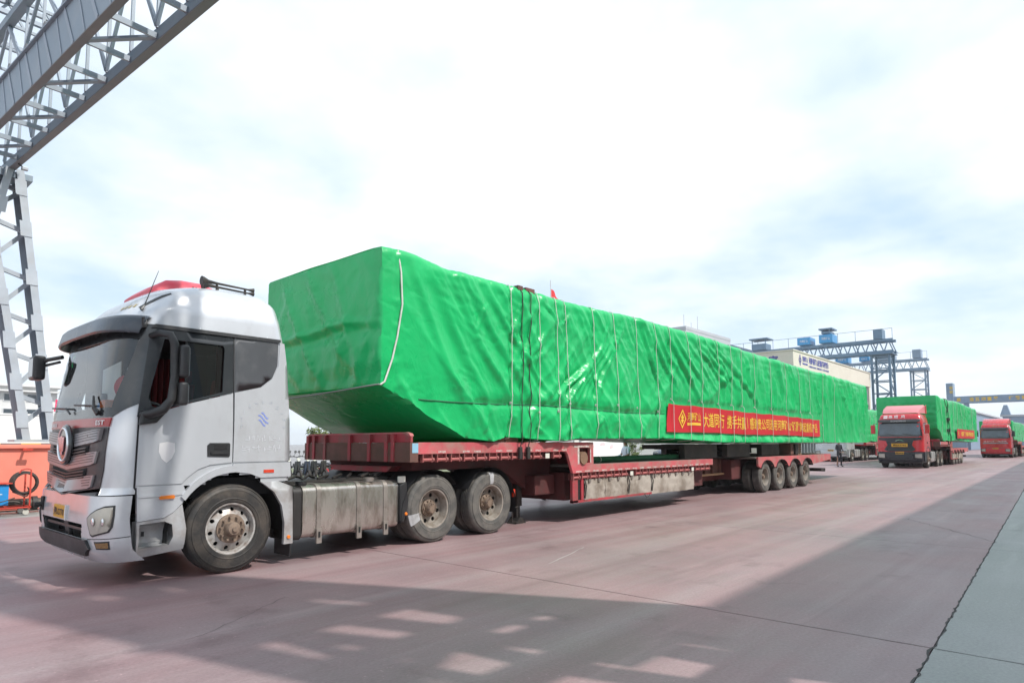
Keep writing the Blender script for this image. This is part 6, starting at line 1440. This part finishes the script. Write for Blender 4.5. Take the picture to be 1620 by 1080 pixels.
    for y0, y1 in ((0.10, 0.44), (2.06, 2.40)):
        hl = P(MB().patch([(y0, 0.62), (y1, 0.66), (y1, 0.86), (y0, 0.88)], f, off=0.05, depth=0.03, res=0.1), 'headlight', 'lens', smooth=50)
        P(MB().patch([(y0-0.02, 0.585), (y1+0.04, 0.62), (y1+0.05, 0.90), (y0-0.02, 0.92)], f, off=0.042, depth=0.02, res=0.1), 'headlight_surround', 'plastic_black', smooth=50)
    P(MB().prism([(-1.42, 0.30), (-1.46, 0.40), (-1.2, 0.42), (-1.2, 0.30)], 'y', 0.1, 2.4), 'bumper_lip', 'plastic_black')
    if plates[0]:
        P(MB().patch([(0.82, 1.30), (1.68, 1.30), (1.68, 1.50), (0.82, 1.50)], f, off=0.05, depth=0.02, res=0.3), 'name_plate', 'plate_yellow'); text_part(plates[0], 0.72, 0.12, lambda u, v: (lambda p: (p[0]+ox, p[1]+oy, p[2]))(f(1.25-u, 1.40+v, 0.054)), 'ink_black', t, 'plate_lettering', 0.02)
    P(MB().patch([(1.02, 0.86), (1.48, 0.86), (1.48, 1.00), (1.02, 1.00)], f, off=0.06, depth=0.02, res=0.3), 'number_plate', 'plate_yellow'); text_part(plates[1], 0.38, 0.09, lambda u, v: (lambda p: (p[0]+ox, p[1]+oy, p[2]))(f(1.25-u, 0.93+v, 0.064)), 'ink_black', t, 'plate_lettering', 0.02)
    # sides
    for far_ in (False, True):
        sgn = 1 if far_ else -1; Yo = 2.5 if far_ else 0.0
        def sd(x, z, o): w = itp(HWm, z); return (x, 1.25+sgn*(w+o), z)
        P(MB().patch([(-0.85, 2.05), (-0.1, 2.15), (-0.1, 2.7), (-0.75, 2.7)], sd, off=0.008, res=0.3), 'side_window', 'far_glass')
        P(MB().patch([(-0.98, 1.05), (-0.05, 1.3), (-0.05, 2.78), (-0.85, 2.78)], sd, off=0.004, depth=0.004, holes=[[(-0.85, 2.05), (-0.1, 2.15), (-0.1, 2.7), (-0.75, 2.7)]], res=0.3), 'door', body)
        P(MB().box(-0.3, -0.1, Yo+min(0, sgn*0.03), Yo+max(0, sgn*0.03), 1.5, 1.58), 'door_handle', 'plastic_black')
        ah = [(0.72*math.cos(R(180-180*k/14)), 0.55+0.70*math.sin(R(180-180*k/14))) for k in range(15)]
        P(MB().sheet([[(p[0], Yo-sgn*0.45, p[1]) for p in ah], [(p[0], Yo+sgn*0.01, p[1]) for p in ah], [(p[0]*1.1, Yo+sgn*0.01, 0.55+(p[1]-0.55)*1.1) for p in ah]]), 'wheel_arch', lower, smooth=40, fix=False)
        P(MB().box(-1.05, -0.75, min(Yo, Yo-sgn*0.4), max(Yo, Yo-sgn*0.4), 0.36, 1.0), 'step', lower, bevel=0.03)
        # mirror
        P(MB().tube([(-1.05, Yo, 2.72), (-1.2, Yo+sgn*0.14, 2.70), (-1.22, Yo+sgn*0.18, 2.62)], 0.025, 6), 'mirror_arm', 'plastic_black')
        mr = P(MB().box(-1.30, -1.16, Yo+sgn*0.20-0.12, Yo+sgn*0.20+0.12, 2.10, 2.64), 'mirror', body if style == 2 else 'plastic_black', bevel=0.04)
        P(MB().box(-1.157, -1.15, Yo+sgn*0.20-0.09, Yo+sgn*0.20+0.09, 2.16, 2.58), 'mirror_glass', 'mirror_glass', mr) if False else None
        P(MB().prism(rr_profile(0.05 if not far_ else 1.8, 0.7 if not far_ else 2.45, 0.32, 1.0, 0.12), 'x', 1.0, 2.6), 'fuel_tank', 'far_tank', smooth=40)
        for x in (1.3, 2.1): P(MB().prism(rr_profile(0.04 if not far_ else 1.79, 0.71 if not far_ else 2.46, 0.31, 1.01, 0.12), 'x', x, x+0.08), 'tank_strap', 'strap', smooth=40)
    # side fairing behind the deflector
    P(MB().prism([(0.35, 3.34), (0.80, 3.34), (0.74, 1.1), (0.78, 1.1), (0.84, 3.34), (0.72, 3.9), (0.5, 3.8)] if False else [(0.45, 3.34), (0.82, 3.34), (0.74, 3.88), (0.6, 3.8)], 'y', 0.10, 0.14), 'side_fairing', body)
    P(MB().box(-1.2, 5.3, 0.85, 1.65, 0.7, 0.98), 'chassis', 'steel_dark'); P(MB().box(-1.2, 0.7, 0.2, 2.3, 0.95, 1.05), 'cab_floor', 'inside_dark'); P(MB().box(-0.9, 0.3, 0.9, 1.6, 0.35, 0.7), 'engine_sump', 'steel_dark')
    wheel(t, ox, oy, RW, 'f'); wheel(t, ox, 2.5+oy, RW, 'f', far=True)
    for x in (3.3, 4.65): wheel(t, x+ox, oy, RW, 'r', dual=True); wheel(t, x+ox, 2.5+oy, RW, 'r', far=True, dual=True)
    return t
mat('far_glass', (0.055, 0.085, 0.11), 0.07, 0, var=0.35, vscale=1.4, coat=0.6); mat('far_black', (0.028, 0.034, 0.042), 0.3, var=0.1); mat('far_tank', (0.55, 0.55, 0.54), 0.3, 0.6, var=0.1)
mat('roof_pale', (0.62, 0.20, 0.22), 0.4, coat=0.3, var=0.08)
tractor(43.0, -0.52, 'red tractor unit with black nose and roof deflector, first in line behind the nearest load', 'cab_red', 'far_black', 'cab_red', 'roof_pale', ('豫E63785', '豫E6378'), 2)
tractor(77.3, -2.15, 'all-red tractor unit with red bumper, farther back at the right edge', 'cab_red', 'cab_red', 'cab_red', 'cab_red', (None, '豫G5107'), 1)
tractor(55.0, 6.75, 'silver grey tractor unit parked in the far lane behind the end of the nearest load', 'cab_silver', 'cab_silver', 'cab_silver', 'cab_silver', (None, '豫J2086'), 3)
tractor(116.0, -4.6, 'red tractor unit cut off by the right edge of the picture', 'cab_red_bright', 'cab_red', 'cab_red', 'roof_pale', (None, '豫G3316'), 1)
trailer(43.0, -0.52, -9.0, 'red low-bed trailer behind the red truck with the black nose', marks=False)
trailer(77.3, -2.15, -9.0, 'red low-bed trailer behind the all-red truck', marks=False)
trailer(55.0, 6.75, -7.0, 'red low-bed trailer behind the silver truck in the far lane', marks=False)
BANNER = False
RP2 = [3.4, 4.9, 6.6, 8.2, 9.9, 11.8, 13.6, 15.6, 17.6]
LD2, S2 = make_load(43.0, -0.52, 20.4, 0.10, 'green wrapped load behind the red cab with the black nose', 3.0, RP2, 34)
LD3, S3 = make_load(77.3, -2.15, 20.4, 0.14, 'green wrapped load behind the all-red cab at the right edge', 7.0, RP2, 26)
LD4, S4 = make_load(55.0, 6.75, 22.0, 0.14, 'green wrapped load in the far lane, half hidden by the nearest load', 11.0, RP2, 26)
LD3.scale = (1, 0.80, 0.72); LD3.location.z -= 0.0
# lashings and banner of the second truck
for x, lab in ((5.0, 'front dark lashing strap on the second green load'), (5.6, 'rear dark lashing strap on the second green load')):
    t = thing('lashing_strap', (43+x, -0.8, 1.4), lab, 'lashing')
    MB().tube([(43+x, 0.5, zt(x)+0.05), (43+x, NS-0.53, zt(x)+0.03)]+[(43+x+0.06*q, S2(x, zt(x)-0.1-(zt(x)-1.75)*q/10, 0.03)[1], zt(x)-0.1-(zt(x)-1.75)*q/10) for q in range(11)]+[(43.6+x, -0.80, 1.40)], 0.028, 5).part('strap', 'rope_dark', t)
    for z in (3.1, 2.35): MB().box(43+x+0.1, 43+x+0.3, S2(x, z)[1]-0.10, S2(x, z)[1]-0.02, z-0.10, z+0.10).part('ratchet', 'steel_dark', t, bevel=0.02)
B2 = thing('banner', (59, -0.9, 1.8), 'short red banner with gold lettering on the second green load', 'banner', 'red slogan banners')
def bs2(x, w, off=0.0):
    return (43+x, -0.52-0.43-0.012*nz(x*0.9, w*1.2, 91)-off, 1.84+0.66*w)
MB().sheet([[bs2(8.6+9.0*i/40, j/4) for i in range(41)] for j in range(5)]).part('cloth', 'banner', B2, smooth=80, fix=False)
text_part('大道同行 携手共赢 感谢贵公司选用', 6.6, 0.55, lambda u, v: bs2(13.6+u, 0.5+v, 0.01), 'gold', B2, 'lettering', 0.03)
diamond(9.2, 0.5, 0.22, 0.36, 0.26, lambda u, v: bs2(u, v, 0.01), 'gold', B2)
# orange warning board on the far-lane trailer
wb = thing('warning_board', (57.7, 6.6, 1.6), 'orange triangle board on a red banner strip at the far-lane trailer', 'sign')
MB().prism([(6.75, 1.78), (8.15, 1.78), (7.45, 2.25)], 'x', 57.55, 57.58).part('triangle', 'cloth_orange', wb); MB().prism([(6.3, 1.30), (8.6, 1.30), (8.6, 1.74), (6.3, 1.74)], 'x', 57.55, 57.57).part('strip', 'banner', wb)
MB().box(57.54, 57.549, 6.5, 8.4, 1.40, 1.62).part('strip_lettering', 'ink_white', wb)

# ================================================================== PEOPLE
def person(name_lab, loc, face, joints, radii, edges, zones, cat='person'):
    me = bpy.data.meshes.new('body'); keys = list(joints); me.from_pydata([joints[k] for k in keys], [(keys.index(a), keys.index(b_)) for a, b_ in edges], [])
    o = bpy.data.objects.new('body_tmp', me); COL.objects.link(o)
    sk = o.modifiers.new('s', 'SKIN'); 
    for i, k in enumerate(keys):
        rx = radii.get(k, 0.05); me.skin_vertices[0].data[i].radius = rx if isinstance(rx, tuple) else (rx, rx); me.skin_vertices[0].data[i].use_root = (k == 'pelvis')
    sb_ = o.modifiers.new('b', 'SUBSURF'); sb_.levels = 2; sb_.render_levels = 2
    dg = bpy.context.evaluated_depsgraph_get(); m2 = bpy.data.meshes.new_from_object(o.evaluated_get(dg)); bpy.data.objects.remove(o)
    m2.materials.clear()
    names = []
    for z in zones:
        if z[0] not in names: names.append(z[0]); m2.materials.append(MATS[z[0]])
    for p in m2.polygons:
        c = p.center; p.use_smooth = True
        for mname, test in zones:
            if test(c): p.material_index = names.index(mname); break
    r_ = thing('person', loc, name_lab, cat)
    c = bpy.data.objects.new('body', m2); COL.objects.link(c); c.parent = r_; c.rotation_euler = (0, 0, face)
    return r_, c
STAND = dict(pelvis=(0, 0, 0.95), waist=(0, 0, 1.08), chest=(0, 0, 1.30), neck=(0, 0.0, 1.48), headb=(0, 0.02, 1.58), head=(0, 0.02, 1.66), crown=(0, 0.01, 1.74),
             hl=(-0.10, 0, 0.90), kl=(-0.11, 0.02, 0.50), al=(-0.12, -0.02, 0.09), tl=(-0.13, 0.16, 0.04), hr=(0.10, 0, 0.90), kr=(0.11, 0.02, 0.50), ar=(0.12, -0.02, 0.09), tr=(0.14, 0.16, 0.04),
             sl=(-0.19, 0, 1.42), el=(-0.25, 0.0, 1.14), wl=(-0.24, 0.10, 0.90), fl=(-0.235, 0.14, 0.81), sr=(0.19, 0, 1.42), er=(0.25, 0.0, 1.14), wr=(0.24, 0.10, 0.90), fr=(0.235, 0.14, 0.81))
RAD = dict(pelvis=(0.15, 0.11), waist=(0.14, 0.10), chest=(0.16, 0.11), neck=0.055, headb=(0.07, 0.085), head=(0.075, 0.095), crown=(0.05, 0.06), hl=0.085, kl=0.06, al=0.045, tl=(0.04, 0.03), hr=0.085, kr=0.06, ar=0.045, tr=(0.04, 0.03), sl=0.055, el=0.042, wl=0.03, fl=(0.02, 0.035), sr=0.055, er=0.042, wr=0.03, fr=(0.02, 0.035))
EDG = [('pelvis', 'waist'), ('waist', 'chest'), ('chest', 'neck'), ('neck', 'headb'), ('headb', 'head'), ('head', 'crown'), ('pelvis', 'hl'), ('hl', 'kl'), ('kl', 'al'), ('al', 'tl'), ('pelvis', 'hr'), ('hr', 'kr'), ('kr', 'ar'), ('ar', 'tr'), ('chest', 'sl'), ('sl', 'el'), ('el', 'wl'), ('wl', 'fl'), ('chest', 'sr'), ('sr', 'er'), ('er', 'wr'), ('wr', 'fr')]
def clothes(shirt, pants, sleeve=1.16):
    return [('shoe', lambda c: c.z < 0.10), ('hair', lambda c: c.z > 1.66 or (c.z > 1.56 and c.y < 0.0)), ('skin', lambda c: c.z > 1.47), ('skin', lambda c: abs(c.x) > 0.19 and c.z < sleeve), (pants, lambda c: c.z < 1.0), (shirt, lambda c: True)]
j1 = dict(STAND); j1.update(wl=(-0.16, 0.26, 1.10), fl=(-0.12, 0.34, 1.12), el=(-0.25, 0.05, 1.16), wr=(0.10, 0.28, 1.12), fr=(0.04, 0.36, 1.13), er=(0.25, 0.06, 1.17))
def finish(r_, c, look):
    # nose, ears and fingers so the figure holds up at closer range
    b = MB(); b.add([(-0.012, 0.105, 1.62), (0.012, 0.105, 1.62), (0, 0.128, 1.625), (0, 0.108, 1.665)], [(0, 1, 2), (0, 2, 3), (1, 3, 2)]); n_ = b.mesh('nose', 'skin'); q = bpy.data.objects.new('nose', n_); COL.objects.link(q); q.parent = c
    for s_ in (-1, 1):
        e = MB().lathe([(-0.012, 0.0), (-0.008, 0.028), (0.008, 0.028), (0.012, 0.0)], (s_*0.085, 0.02, 1.64), 8, axis='x').mesh('ear', 'skin'); q = bpy.data.objects.new('ear', e); COL.objects.link(q); q.parent = c
    for hk_, wk in (('fl', 'wl'), ('fr', 'wr')):
        f_, w_ = Vector(look[hk_]), Vector(look[wk]); d = (f_-w_).normalized(); sd_ = d.cross(Vector((0, 0, 1))).normalized() if abs(d.z) < 0.9 else Vector((0, 1, 0))
        for k in range(5):
            o_ = sd_*(0.018*(k-1.5)) if k < 4 else sd_*0.04-d*0.05
            e = MB().tube([f_+o_, f_+o_+d*0.04, f_+o_+d*(0.085 if k in (1, 2) else 0.07)+Vector((0, 0.01, -0.01))], [0.009, 0.0085, 0.006], 6).mesh('finger', 'skin'); q = bpy.data.objects.new('finger', e); COL.objects.link(q); q.parent = c
r_, c = person('person in a pale blue short-sleeved shirt standing beyond the lower trailer deck', (16.0, 4.2, 0), R(60), j1, RAD, EDG, clothes('shirt_white', 'trousers_dark', 1.22)); finish(r_, c, j1)
r_, c = person('person in jeans whose feet show under the trailer', (10.45, 3.5, 0), R(200), STAND, RAD, EDG, clothes('shirt_white', 'jeans')); finish(r_, c, STAND)
j3 = dict(STAND); j3.update(kl=(-0.13, 0.05, 0.50), al=(-0.17, -0.04, 0.09), tl=(-0.19, 0.12, 0.04), kr=(0.15, 0.04, 0.50), ar=(0.22, 0.03, 0.09), tr=(0.26, 0.18, 0.04), wl=(-0.20, 0.16, 1.02), fl=(-0.13, 0.20, 0.97), wr=(0.20, 0.16, 1.02), fr=(0.13, 0.20, 0.97))
r_, c = person('person in dark clothes walking in the yard before the far-lane truck', (42.1, 4.3, 0), R(150), j3, RAD, EDG, clothes('trousers_dark', 'trousers_dark', 0.98)); finish(r_, c, j3)

# ================================================================== WELDING CART AT THE LEFT EDGE
wc = thing('welding_cart', (-0.7, 10.35, 0), 'blue welding machine on a red wheeled frame with coiled cable', 'welding machine')
MB().box(-1.25, -0.30, 10.15, 10.55, 0.24, 0.70).part('case', 'weld_blue', wc, bevel=0.02)
MB().box(-1.22, -0.42, 10.146, 10.152, 0.48, 0.50).part('case_label', 'ink_white', wc); MB().box(-1.22, -0.50, 10.146, 10.152, 0.455, 0.468).part('case_label', 'ink_white', wc)
MB().box(-1.3, -0.25, 10.10, 10.60, 0.715, 0.735).part('shelf', 'frame_red', wc)
for (p, q) in (((-1.35, 10.1, 0.18), (0.10, 10.1, 0.18)), ((-1.35, 10.6, 0.18), (0.10, 10.6, 0.18)), ((0.08, 10.1, 0.18), (0.08, 10.1, 0.95)), ((0.08, 10.6, 0.18), (0.08, 10.6, 0.95)), ((0.10, 10.1, 0.18), (0.10, 10.6, 0.18)), ((-1.3, 10.1, 0.2), (-1.3, 10.1, 0.72))):
    MB().beam(p, q, 0.03).part('frame_tube', 'frame_red', wc)
MB().tube([(-0.14, 10.1, 0.95), (-0.10, 10.1, 1.02), (0.0, 10.1, 1.05), (0.08, 10.1, 1.02), (0.08, 10.1, 0.95)], 0.016, 8).part('handle', 'frame_red', wc, smooth=60)
for i in range(6):
    b = MB(); r_ = 0.22+0.018*(i % 3); b.lathe([(0.016*math.cos(a), r_+0.016*math.sin(a)) for a in [2*math.pi*k/6 for k in range(6)]], (0.0, 10.14+0.05*i, 0.72), 24, closed_prof=True); b.part('cable_coil', 'cable', wc, smooth=80)
for i in range(4): MB().tube([(-0.2, 10.2+0.05*i, 0.52), (-0.02+0.03*i, 10.12+0.05*i, 0.42), (0.12, 10.2+0.04*i, 0.50), (0.05, 10.2, 0.62)], 0.014, 6).part('hose', 'seat_red' if i % 2 else 'cable', wc, smooth=80)
MB().tube([(-1.2, 10.1, 0.25), (-0.8, 10.08, 0.26), (-0.4, 10.06, 0.34), (-0.2, 10.1, 0.40)], 0.014, 6).part('lead', 'cable', wc, smooth=80)
wf = MB().lathe([(-0.10, 0.0), (-0.10, 0.15), (-0.07, 0.16), (0.07, 0.16), (0.10, 0.15), (0.10, 0.0)], (-0.72, 10.32, 0.93), 24).part('wire_feeder', 'steel_dark', wc, smooth=40)
MB().lathe([(-0.115, 0.05), (-0.115, 0.11), (-0.102, 0.11)], (-0.72, 10.32, 0.93), 20).part('feeder_rim', 'chrome', wc, smooth=40)
for (x, y) in ((0.02, 10.12), (0.02, 10.58), (-1.2, 10.12), (-1.2, 10.58)): MB().lathe([(-0.02, 0.0), (-0.022, 0.06), (0.022, 0.06), (0.02, 0.0)], (x, y, 0.072), 16).part('caster', 'caster', wc, smooth=40); MB().box(x-0.03, x+0.03, y-0.03, y+0.03, 0.12, 0.17).part('caster_fork', 'steel_dark', wc)

# ================================================================== PARKED SCOOTERS SEEN BETWEEN CAB AND TRAILER
def scooter(loc, rz, col, label, seat):
    t = thing('electric_scooter', loc, label, 'scooter', 'scooters parked beyond the trailer'); t['_o'] = (0.0, 0.0, 0.0)
    for x in (-0.58, 0.58):
        MB().lathe([(-0.04, 0.12), (-0.045, 0.20), (0, 0.235), (0.045, 0.20), (0.04, 0.12)], (x, 0, 0.235), 20).part('tyre', 'tyre', t, smooth=50); MB().lathe([(-0.02, 0.0), (-0.03, 0.13), (0.03, 0.13), (0.02, 0.0)], (x, 0, 0.235), 14).part('rim', 'rim_white', t, smooth=50)
    MB().prism([(-0.70, 0.48), (-0.20, 0.46), (-0.12, 0.32), (0.30, 0.32), (0.42, 0.80), (0.50, 0.82), (0.46, 0.28), (0.30, 0.22), (-0.30, 0.22), (-0.5, 0.36)], 'y', -0.13, 0.13).part('body', col, t, bevel=0.03)
    MB().prism([(-0.78, 0.52), (-0.12, 0.50), (-0.08, 0.60), (-0.5, 0.66), (-0.75, 0.70)], 'y', -0.13, 0.13).part('seat', 'plastic_black', t, bevel=0.03)
    MB().tube([(0.55, 0, 0.25), (0.46, 0, 0.80), (0.40, 0, 0.98)], 0.025, 8).part('fork', 'steel_dark', t)
    MB().tube([(0.30, -0.33, 1.02), (0.38, -0.15, 1.0), (0.40, 0, 0.98), (0.38, 0.15, 1.0), (0.30, 0.33, 1.02)], 0.016, 8).part('handlebar', 'steel_dark', t)
    for y in (-0.26, 0.26): MB().tube([(0.36, y, 1.0), (0.38, y*1.3, 1.16)], 0.008, 5).part('mirror_stalk', 'steel_dark', t); MB().lathe([(-0.01, 0), (-0.01, 0.06), (0.01, 0.06), (0.01, 0)], (0.38, y*1.3, 1.20), 10, axis='x').part('mirror', 'mirror_glass', t)
    MB().lathe([(0.0, 0.0), (0.03, 0.07), (-0.02, 0.08)], (0.50, 0, 0.88), 12, axis='x').part('headlamp', 'lamp_white', t, smooth=60)
    t.rotation_euler = (0, 0, rz); return t
cols = ['plastic_black', 'gloss_black', 'car_navy', 'plastic_black', 'steel_dark', 'cab_red', 'plastic_black', 'gloss_black', 'car_navy', 'steel_dark']
wds = ['leftmost, black', 'second from left, glossy black', 'third from left, navy', 'fourth from left, black', 'fifth from left, dark grey', 'sixth from left, red', 'seventh from left, black', 'eighth from left, glossy black', 'ninth from left, navy', 'rightmost, dark grey']
for i in range(10): scooter((10.25+0.42*i, 17.2+0.1*math.sin(i*2.1), 0.06), R(-95+8*math.sin(i*1.7)), cols[i], 'parked scooter seen between cab and trailer, '+wds[i], None)

# ================================================================== CAR, HOARDING, PLANTS BEYOND THE TRAILER
def car(loc, rz, col, label):
    t = thing('parked_car', loc, label, 'car', 'cars parked beyond the trailer'); t['_o'] = (0.0, 0.0, 0.0)
    prof = [(-2.25, 0.35), (-2.28, 0.62), (-2.1, 0.78), (-1.25, 0.92), (-0.55, 1.38), (0.1, 1.47), (0.9, 1.43), (1.75, 1.05), (2.2, 0.98), (2.3, 0.6), (2.25, 0.35)]
    b = MB(); rows = []
    for y, k in ((-0.90, 0.0), (-0.92, 0.2), (-0.86, 0.75), (-0.72, 0.93), (-0.4, 1.0), (0.4, 1.0), (0.72, 0.93), (0.86, 0.75), (0.92, 0.2), (0.90, 0.0)):
        rows.append([(x, y*(1 if z < 0.95 else 0.86), z if z < 0.9 else 0.9+(z-0.9)*min(1, k+0.1)) for x, z in prof])
    b.sheet(rows); b.add(rows[0], [tuple(range(len(prof)))]); b.add(rows[-1], [tuple(range(len(prof)))]); b.part('body', col, t, smooth=35)
    for s_ in (-1, 1):
        MB().prism([(-1.05, 0.95), (-0.48, 1.32), (0.15, 1.40), (0.15, 0.95)], 'y', s_*0.865-0.008, s_*0.865+0.008).part('side_window', 'win_dark', t); MB().prism([(0.22, 0.95), (0.22, 1.39), (0.85, 1.35), (1.5, 1.02), (1.45, 0.95)], 'y', s_*0.865-0.008, s_*0.865+0.008).part('side_window', 'win_dark', t)
        for x in (-1.4, 1.4): w = MB().lathe([(-0.1, 0.19), (-0.11, 0.30), (0.1, 0.31), (0.11, 0.2)], (x, s_*0.82, 0.31), 24).part('wheel', 'tyre', t, smooth=50); MB().lathe([(-0.1*s_, 0.0), (-0.11*s_*-1, 0.19)], (x, s_*0.82, 0.31), 14).part('hub_cap', 'rim_white', w, fix=False)
        MB().box(-2.24, -2.16, s_*0.65-0.18, s_*0.65+0.18, 0.64, 0.74).part('headlight', 'lens', t, bevel=0.02)
        MB().box(2.2, 2.29, s_*0.68-0.16, s_*0.68+0.16, 0.78, 0.9).part('tail_lamp', 'lamp_red', t, bevel=0.02)
    MB().sheet([[(-1.22, -0.68, 0.94), (-1.22, 0.68, 0.94)], [(-0.60, -0.58, 1.365), (-0.60, 0.58, 1.365)]]).part('windscreen', 'win_dark', t, fix=False)
    t.rotation_euler = (0, 0, rz); return t
car((48.6, 19.5, 0.06), R(4), 'car_navy', 'dark navy sedan parked beyond the trailer under the load')
car((60.5, 21.0, 0.06), R(-6), 'cab_silver', 'silver car parked behind the end of the nearest load')
mat('print_pink', (0.80, 0.55, 0.58), 0.6)
rh = thing('event_hoarding', (30, 14.3, 0), 'white printed backdrop with faint pink marks beyond the lower deck', 'backdrop')
for i in range(3): MB().box(27.3+1.5*i, 28.79+1.5*i, 14.2, 14.26, 0.1, 2.4).part('panel', 'white_wall', rh)
for i in range(4): MB().box(27.27+1.5*i, 27.33+1.5*i, 14.27, 14.35, 0.0, 2.4).part('post', 'win_frame', rh)
for (x, z, w, h) in ((28.1, 1.3, 0.5, 0.3), (29.2, 1.42, 0.6, 0.2), (30.3, 1.25, 0.4, 0.3)): MB().prism([(x, z), (x+w, z+0.05), (x+w*0.8, z+h), (x+0.1, z+h*0.8)], 'y', 14.19, 14.198).part('print_mark', 'print_pink', rh)
gw = thing('grey_low_wall', (47, 27, 0), 'low slate grey wall beyond the navy car', 'wall')
MB().box(36, 62, 27, 27.2, 0.06, 2.6).part('wall', 'bldg_grey', gw); MB().box(36, 62, 26.95, 27.25, 2.602, 2.7).part('coping', 'plaster', gw)
MB().box(44.0, 46.2, 26.9, 26.98, 0.9, 1.9).part('notice_board', 'white_wall', gw)

# ================================================================== TREES AND PLANTS
def tree(name, loc, h, cr, n, lm, label, cat='tree', trunk=0.16, crown_h=0.62, seed=1, leaf=0.22, group=None):
    rnd = random.Random(seed); t = thing(name, loc, label, cat, group); x0, y0, z0 = loc
    b = MB(); tips = []
    b.tube([(x0, y0, z0), (x0+0.03*h*rnd.uniform(-1, 1), y0, z0+h*0.3), (x0+0.04*h*rnd.uniform(-1, 1), y0+0.03*h*rnd.uniform(-1, 1), z0+h*0.75)], [trunk, trunk*0.8, trunk*0.35], 8)
    for k in range(7):
        a = k*2.4+rnd.random(); zz = z0+h*(0.32+0.07*k); L = cr*rnd.uniform(0.55, 0.9); e = (x0+L*math.cos(a), y0+L*math.sin(a), zz+h*rnd.uniform(0.08, 0.2)); tips.append(e)
        b.tube([(x0, y0, zz), ((x0+e[0])/2, (y0+e[1])/2, zz+h*0.06), e], [trunk*0.45, trunk*0.3, trunk*0.1], 6)
    b.part('trunk', 'bark', t, smooth=60)
    b = MB(); cl = []
    for k in range(26):
        a = rnd.uniform(0, 6.283); u = rnd.random()**0.5; zc = rnd.uniform(-1, 1); rr = math.sqrt(max(0, 1-zc*zc))*u
        cl.append((x0+cr*rr*math.cos(a), y0+cr*rr*math.sin(a), z0+h*(1-crown_h/2)+h*crown_h/2*zc, cr*rnd.uniform(0.18, 0.36)))
    for i in range(n):
        c = rnd.choice(cl); d = Vector((rnd.gauss(0, 1), rnd.gauss(0, 1), rnd.gauss(0, 0.8))); d = d.normalized()*c[3]*rnd.random()**0.4
        p = Vector(c[:3])+d; u = Vector((rnd.gauss(0, 1), rnd.gauss(0, 1), rnd.gauss(0, 1))).normalized(); v = u.orthogonal().normalized(); s_ = leaf*rnd.uniform(0.6, 1.3)
        b.add([p-u*s_, p+v*s_*0.45, p+u*s_, p-v*s_*0.45], [(0, 1, 2, 3)])
    b.part('crown', lm, t, fix=False); return t
tree('broadleaf_tree', (23.5, 56, 0), 8.2, 2.6, 2600, 'leaf_dark', 'dark green tree beside the office block, left of the cab', seed=3)
tree('broadleaf_tree', (20.8, 30, 0), 3.3, 1.5, 2200, 'leaf_light', 'yellow green tree top showing under the nose of the load', seed=5, leaf=0.13, trunk=0.1)
tree('broadleaf_tree', (24.5, 34, 0), 3.2, 1.6, 1500, 'leaf_dark', 'darker tree beside the yellow green one under the load nose', seed=8, leaf=0.15, trunk=0.1)
for i, (x, y, h) in enumerate(((44.2, 20.8, 1.7), (45.4, 21.4, 2.0), (43.0, 22.0, 1.5))):
    tree('shrub', (x, y, 0.06), h, 0.7, 900, 'leaf_light', ['slim yellow green shrub left of the navy car, nearest it', 'taller yellow green shrub behind the first, left of the navy car', 'small shrub farthest from the navy car, near the white backdrop'][i], 'shrub', 0.04, 0.8, 20+i, 0.08, 'shrubs on the verge')
for i, (x, y) in enumerate(((108, 34), (125, 30), (205, -14), (70, 46))):
    tree('broadleaf_tree', (x, y, 0), 7, 3.0, 1200, 'leaf_dark', ['dark tree far behind the cream building', 'dark tree beyond the far gantry cranes', 'dark tree at the far right beyond the slogan beam', 'dark tree behind the laboratory building'][i], seed=40+i, leaf=0.4)

# ================================================================== HAZE
hz = MB().box(-920, 1620, -920, 1620, -1.1, 27.0).part('haze', None); tag(hz, 'thin pale summer haze over the whole yard', 'haze', kind='stuff')
hm = bpy.data.materials.new('haze'); hm.use_nodes = True; hm.node_tree.nodes.clear()
_o = hm.node_tree.nodes.new('ShaderNodeOutputMaterial'); _v = hm.node_tree.nodes.new('ShaderNodeVolumePrincipled')
_v.inputs['Color'].default_value = (0.93, 0.96, 1.0, 1); _v.inputs['Density'].default_value = 0.0005; _v.inputs['Anisotropy'].default_value = 0.2
hm.node_tree.links.new(_v.outputs[0], _o.inputs['Volume']); hz.data.materials.append(hm)
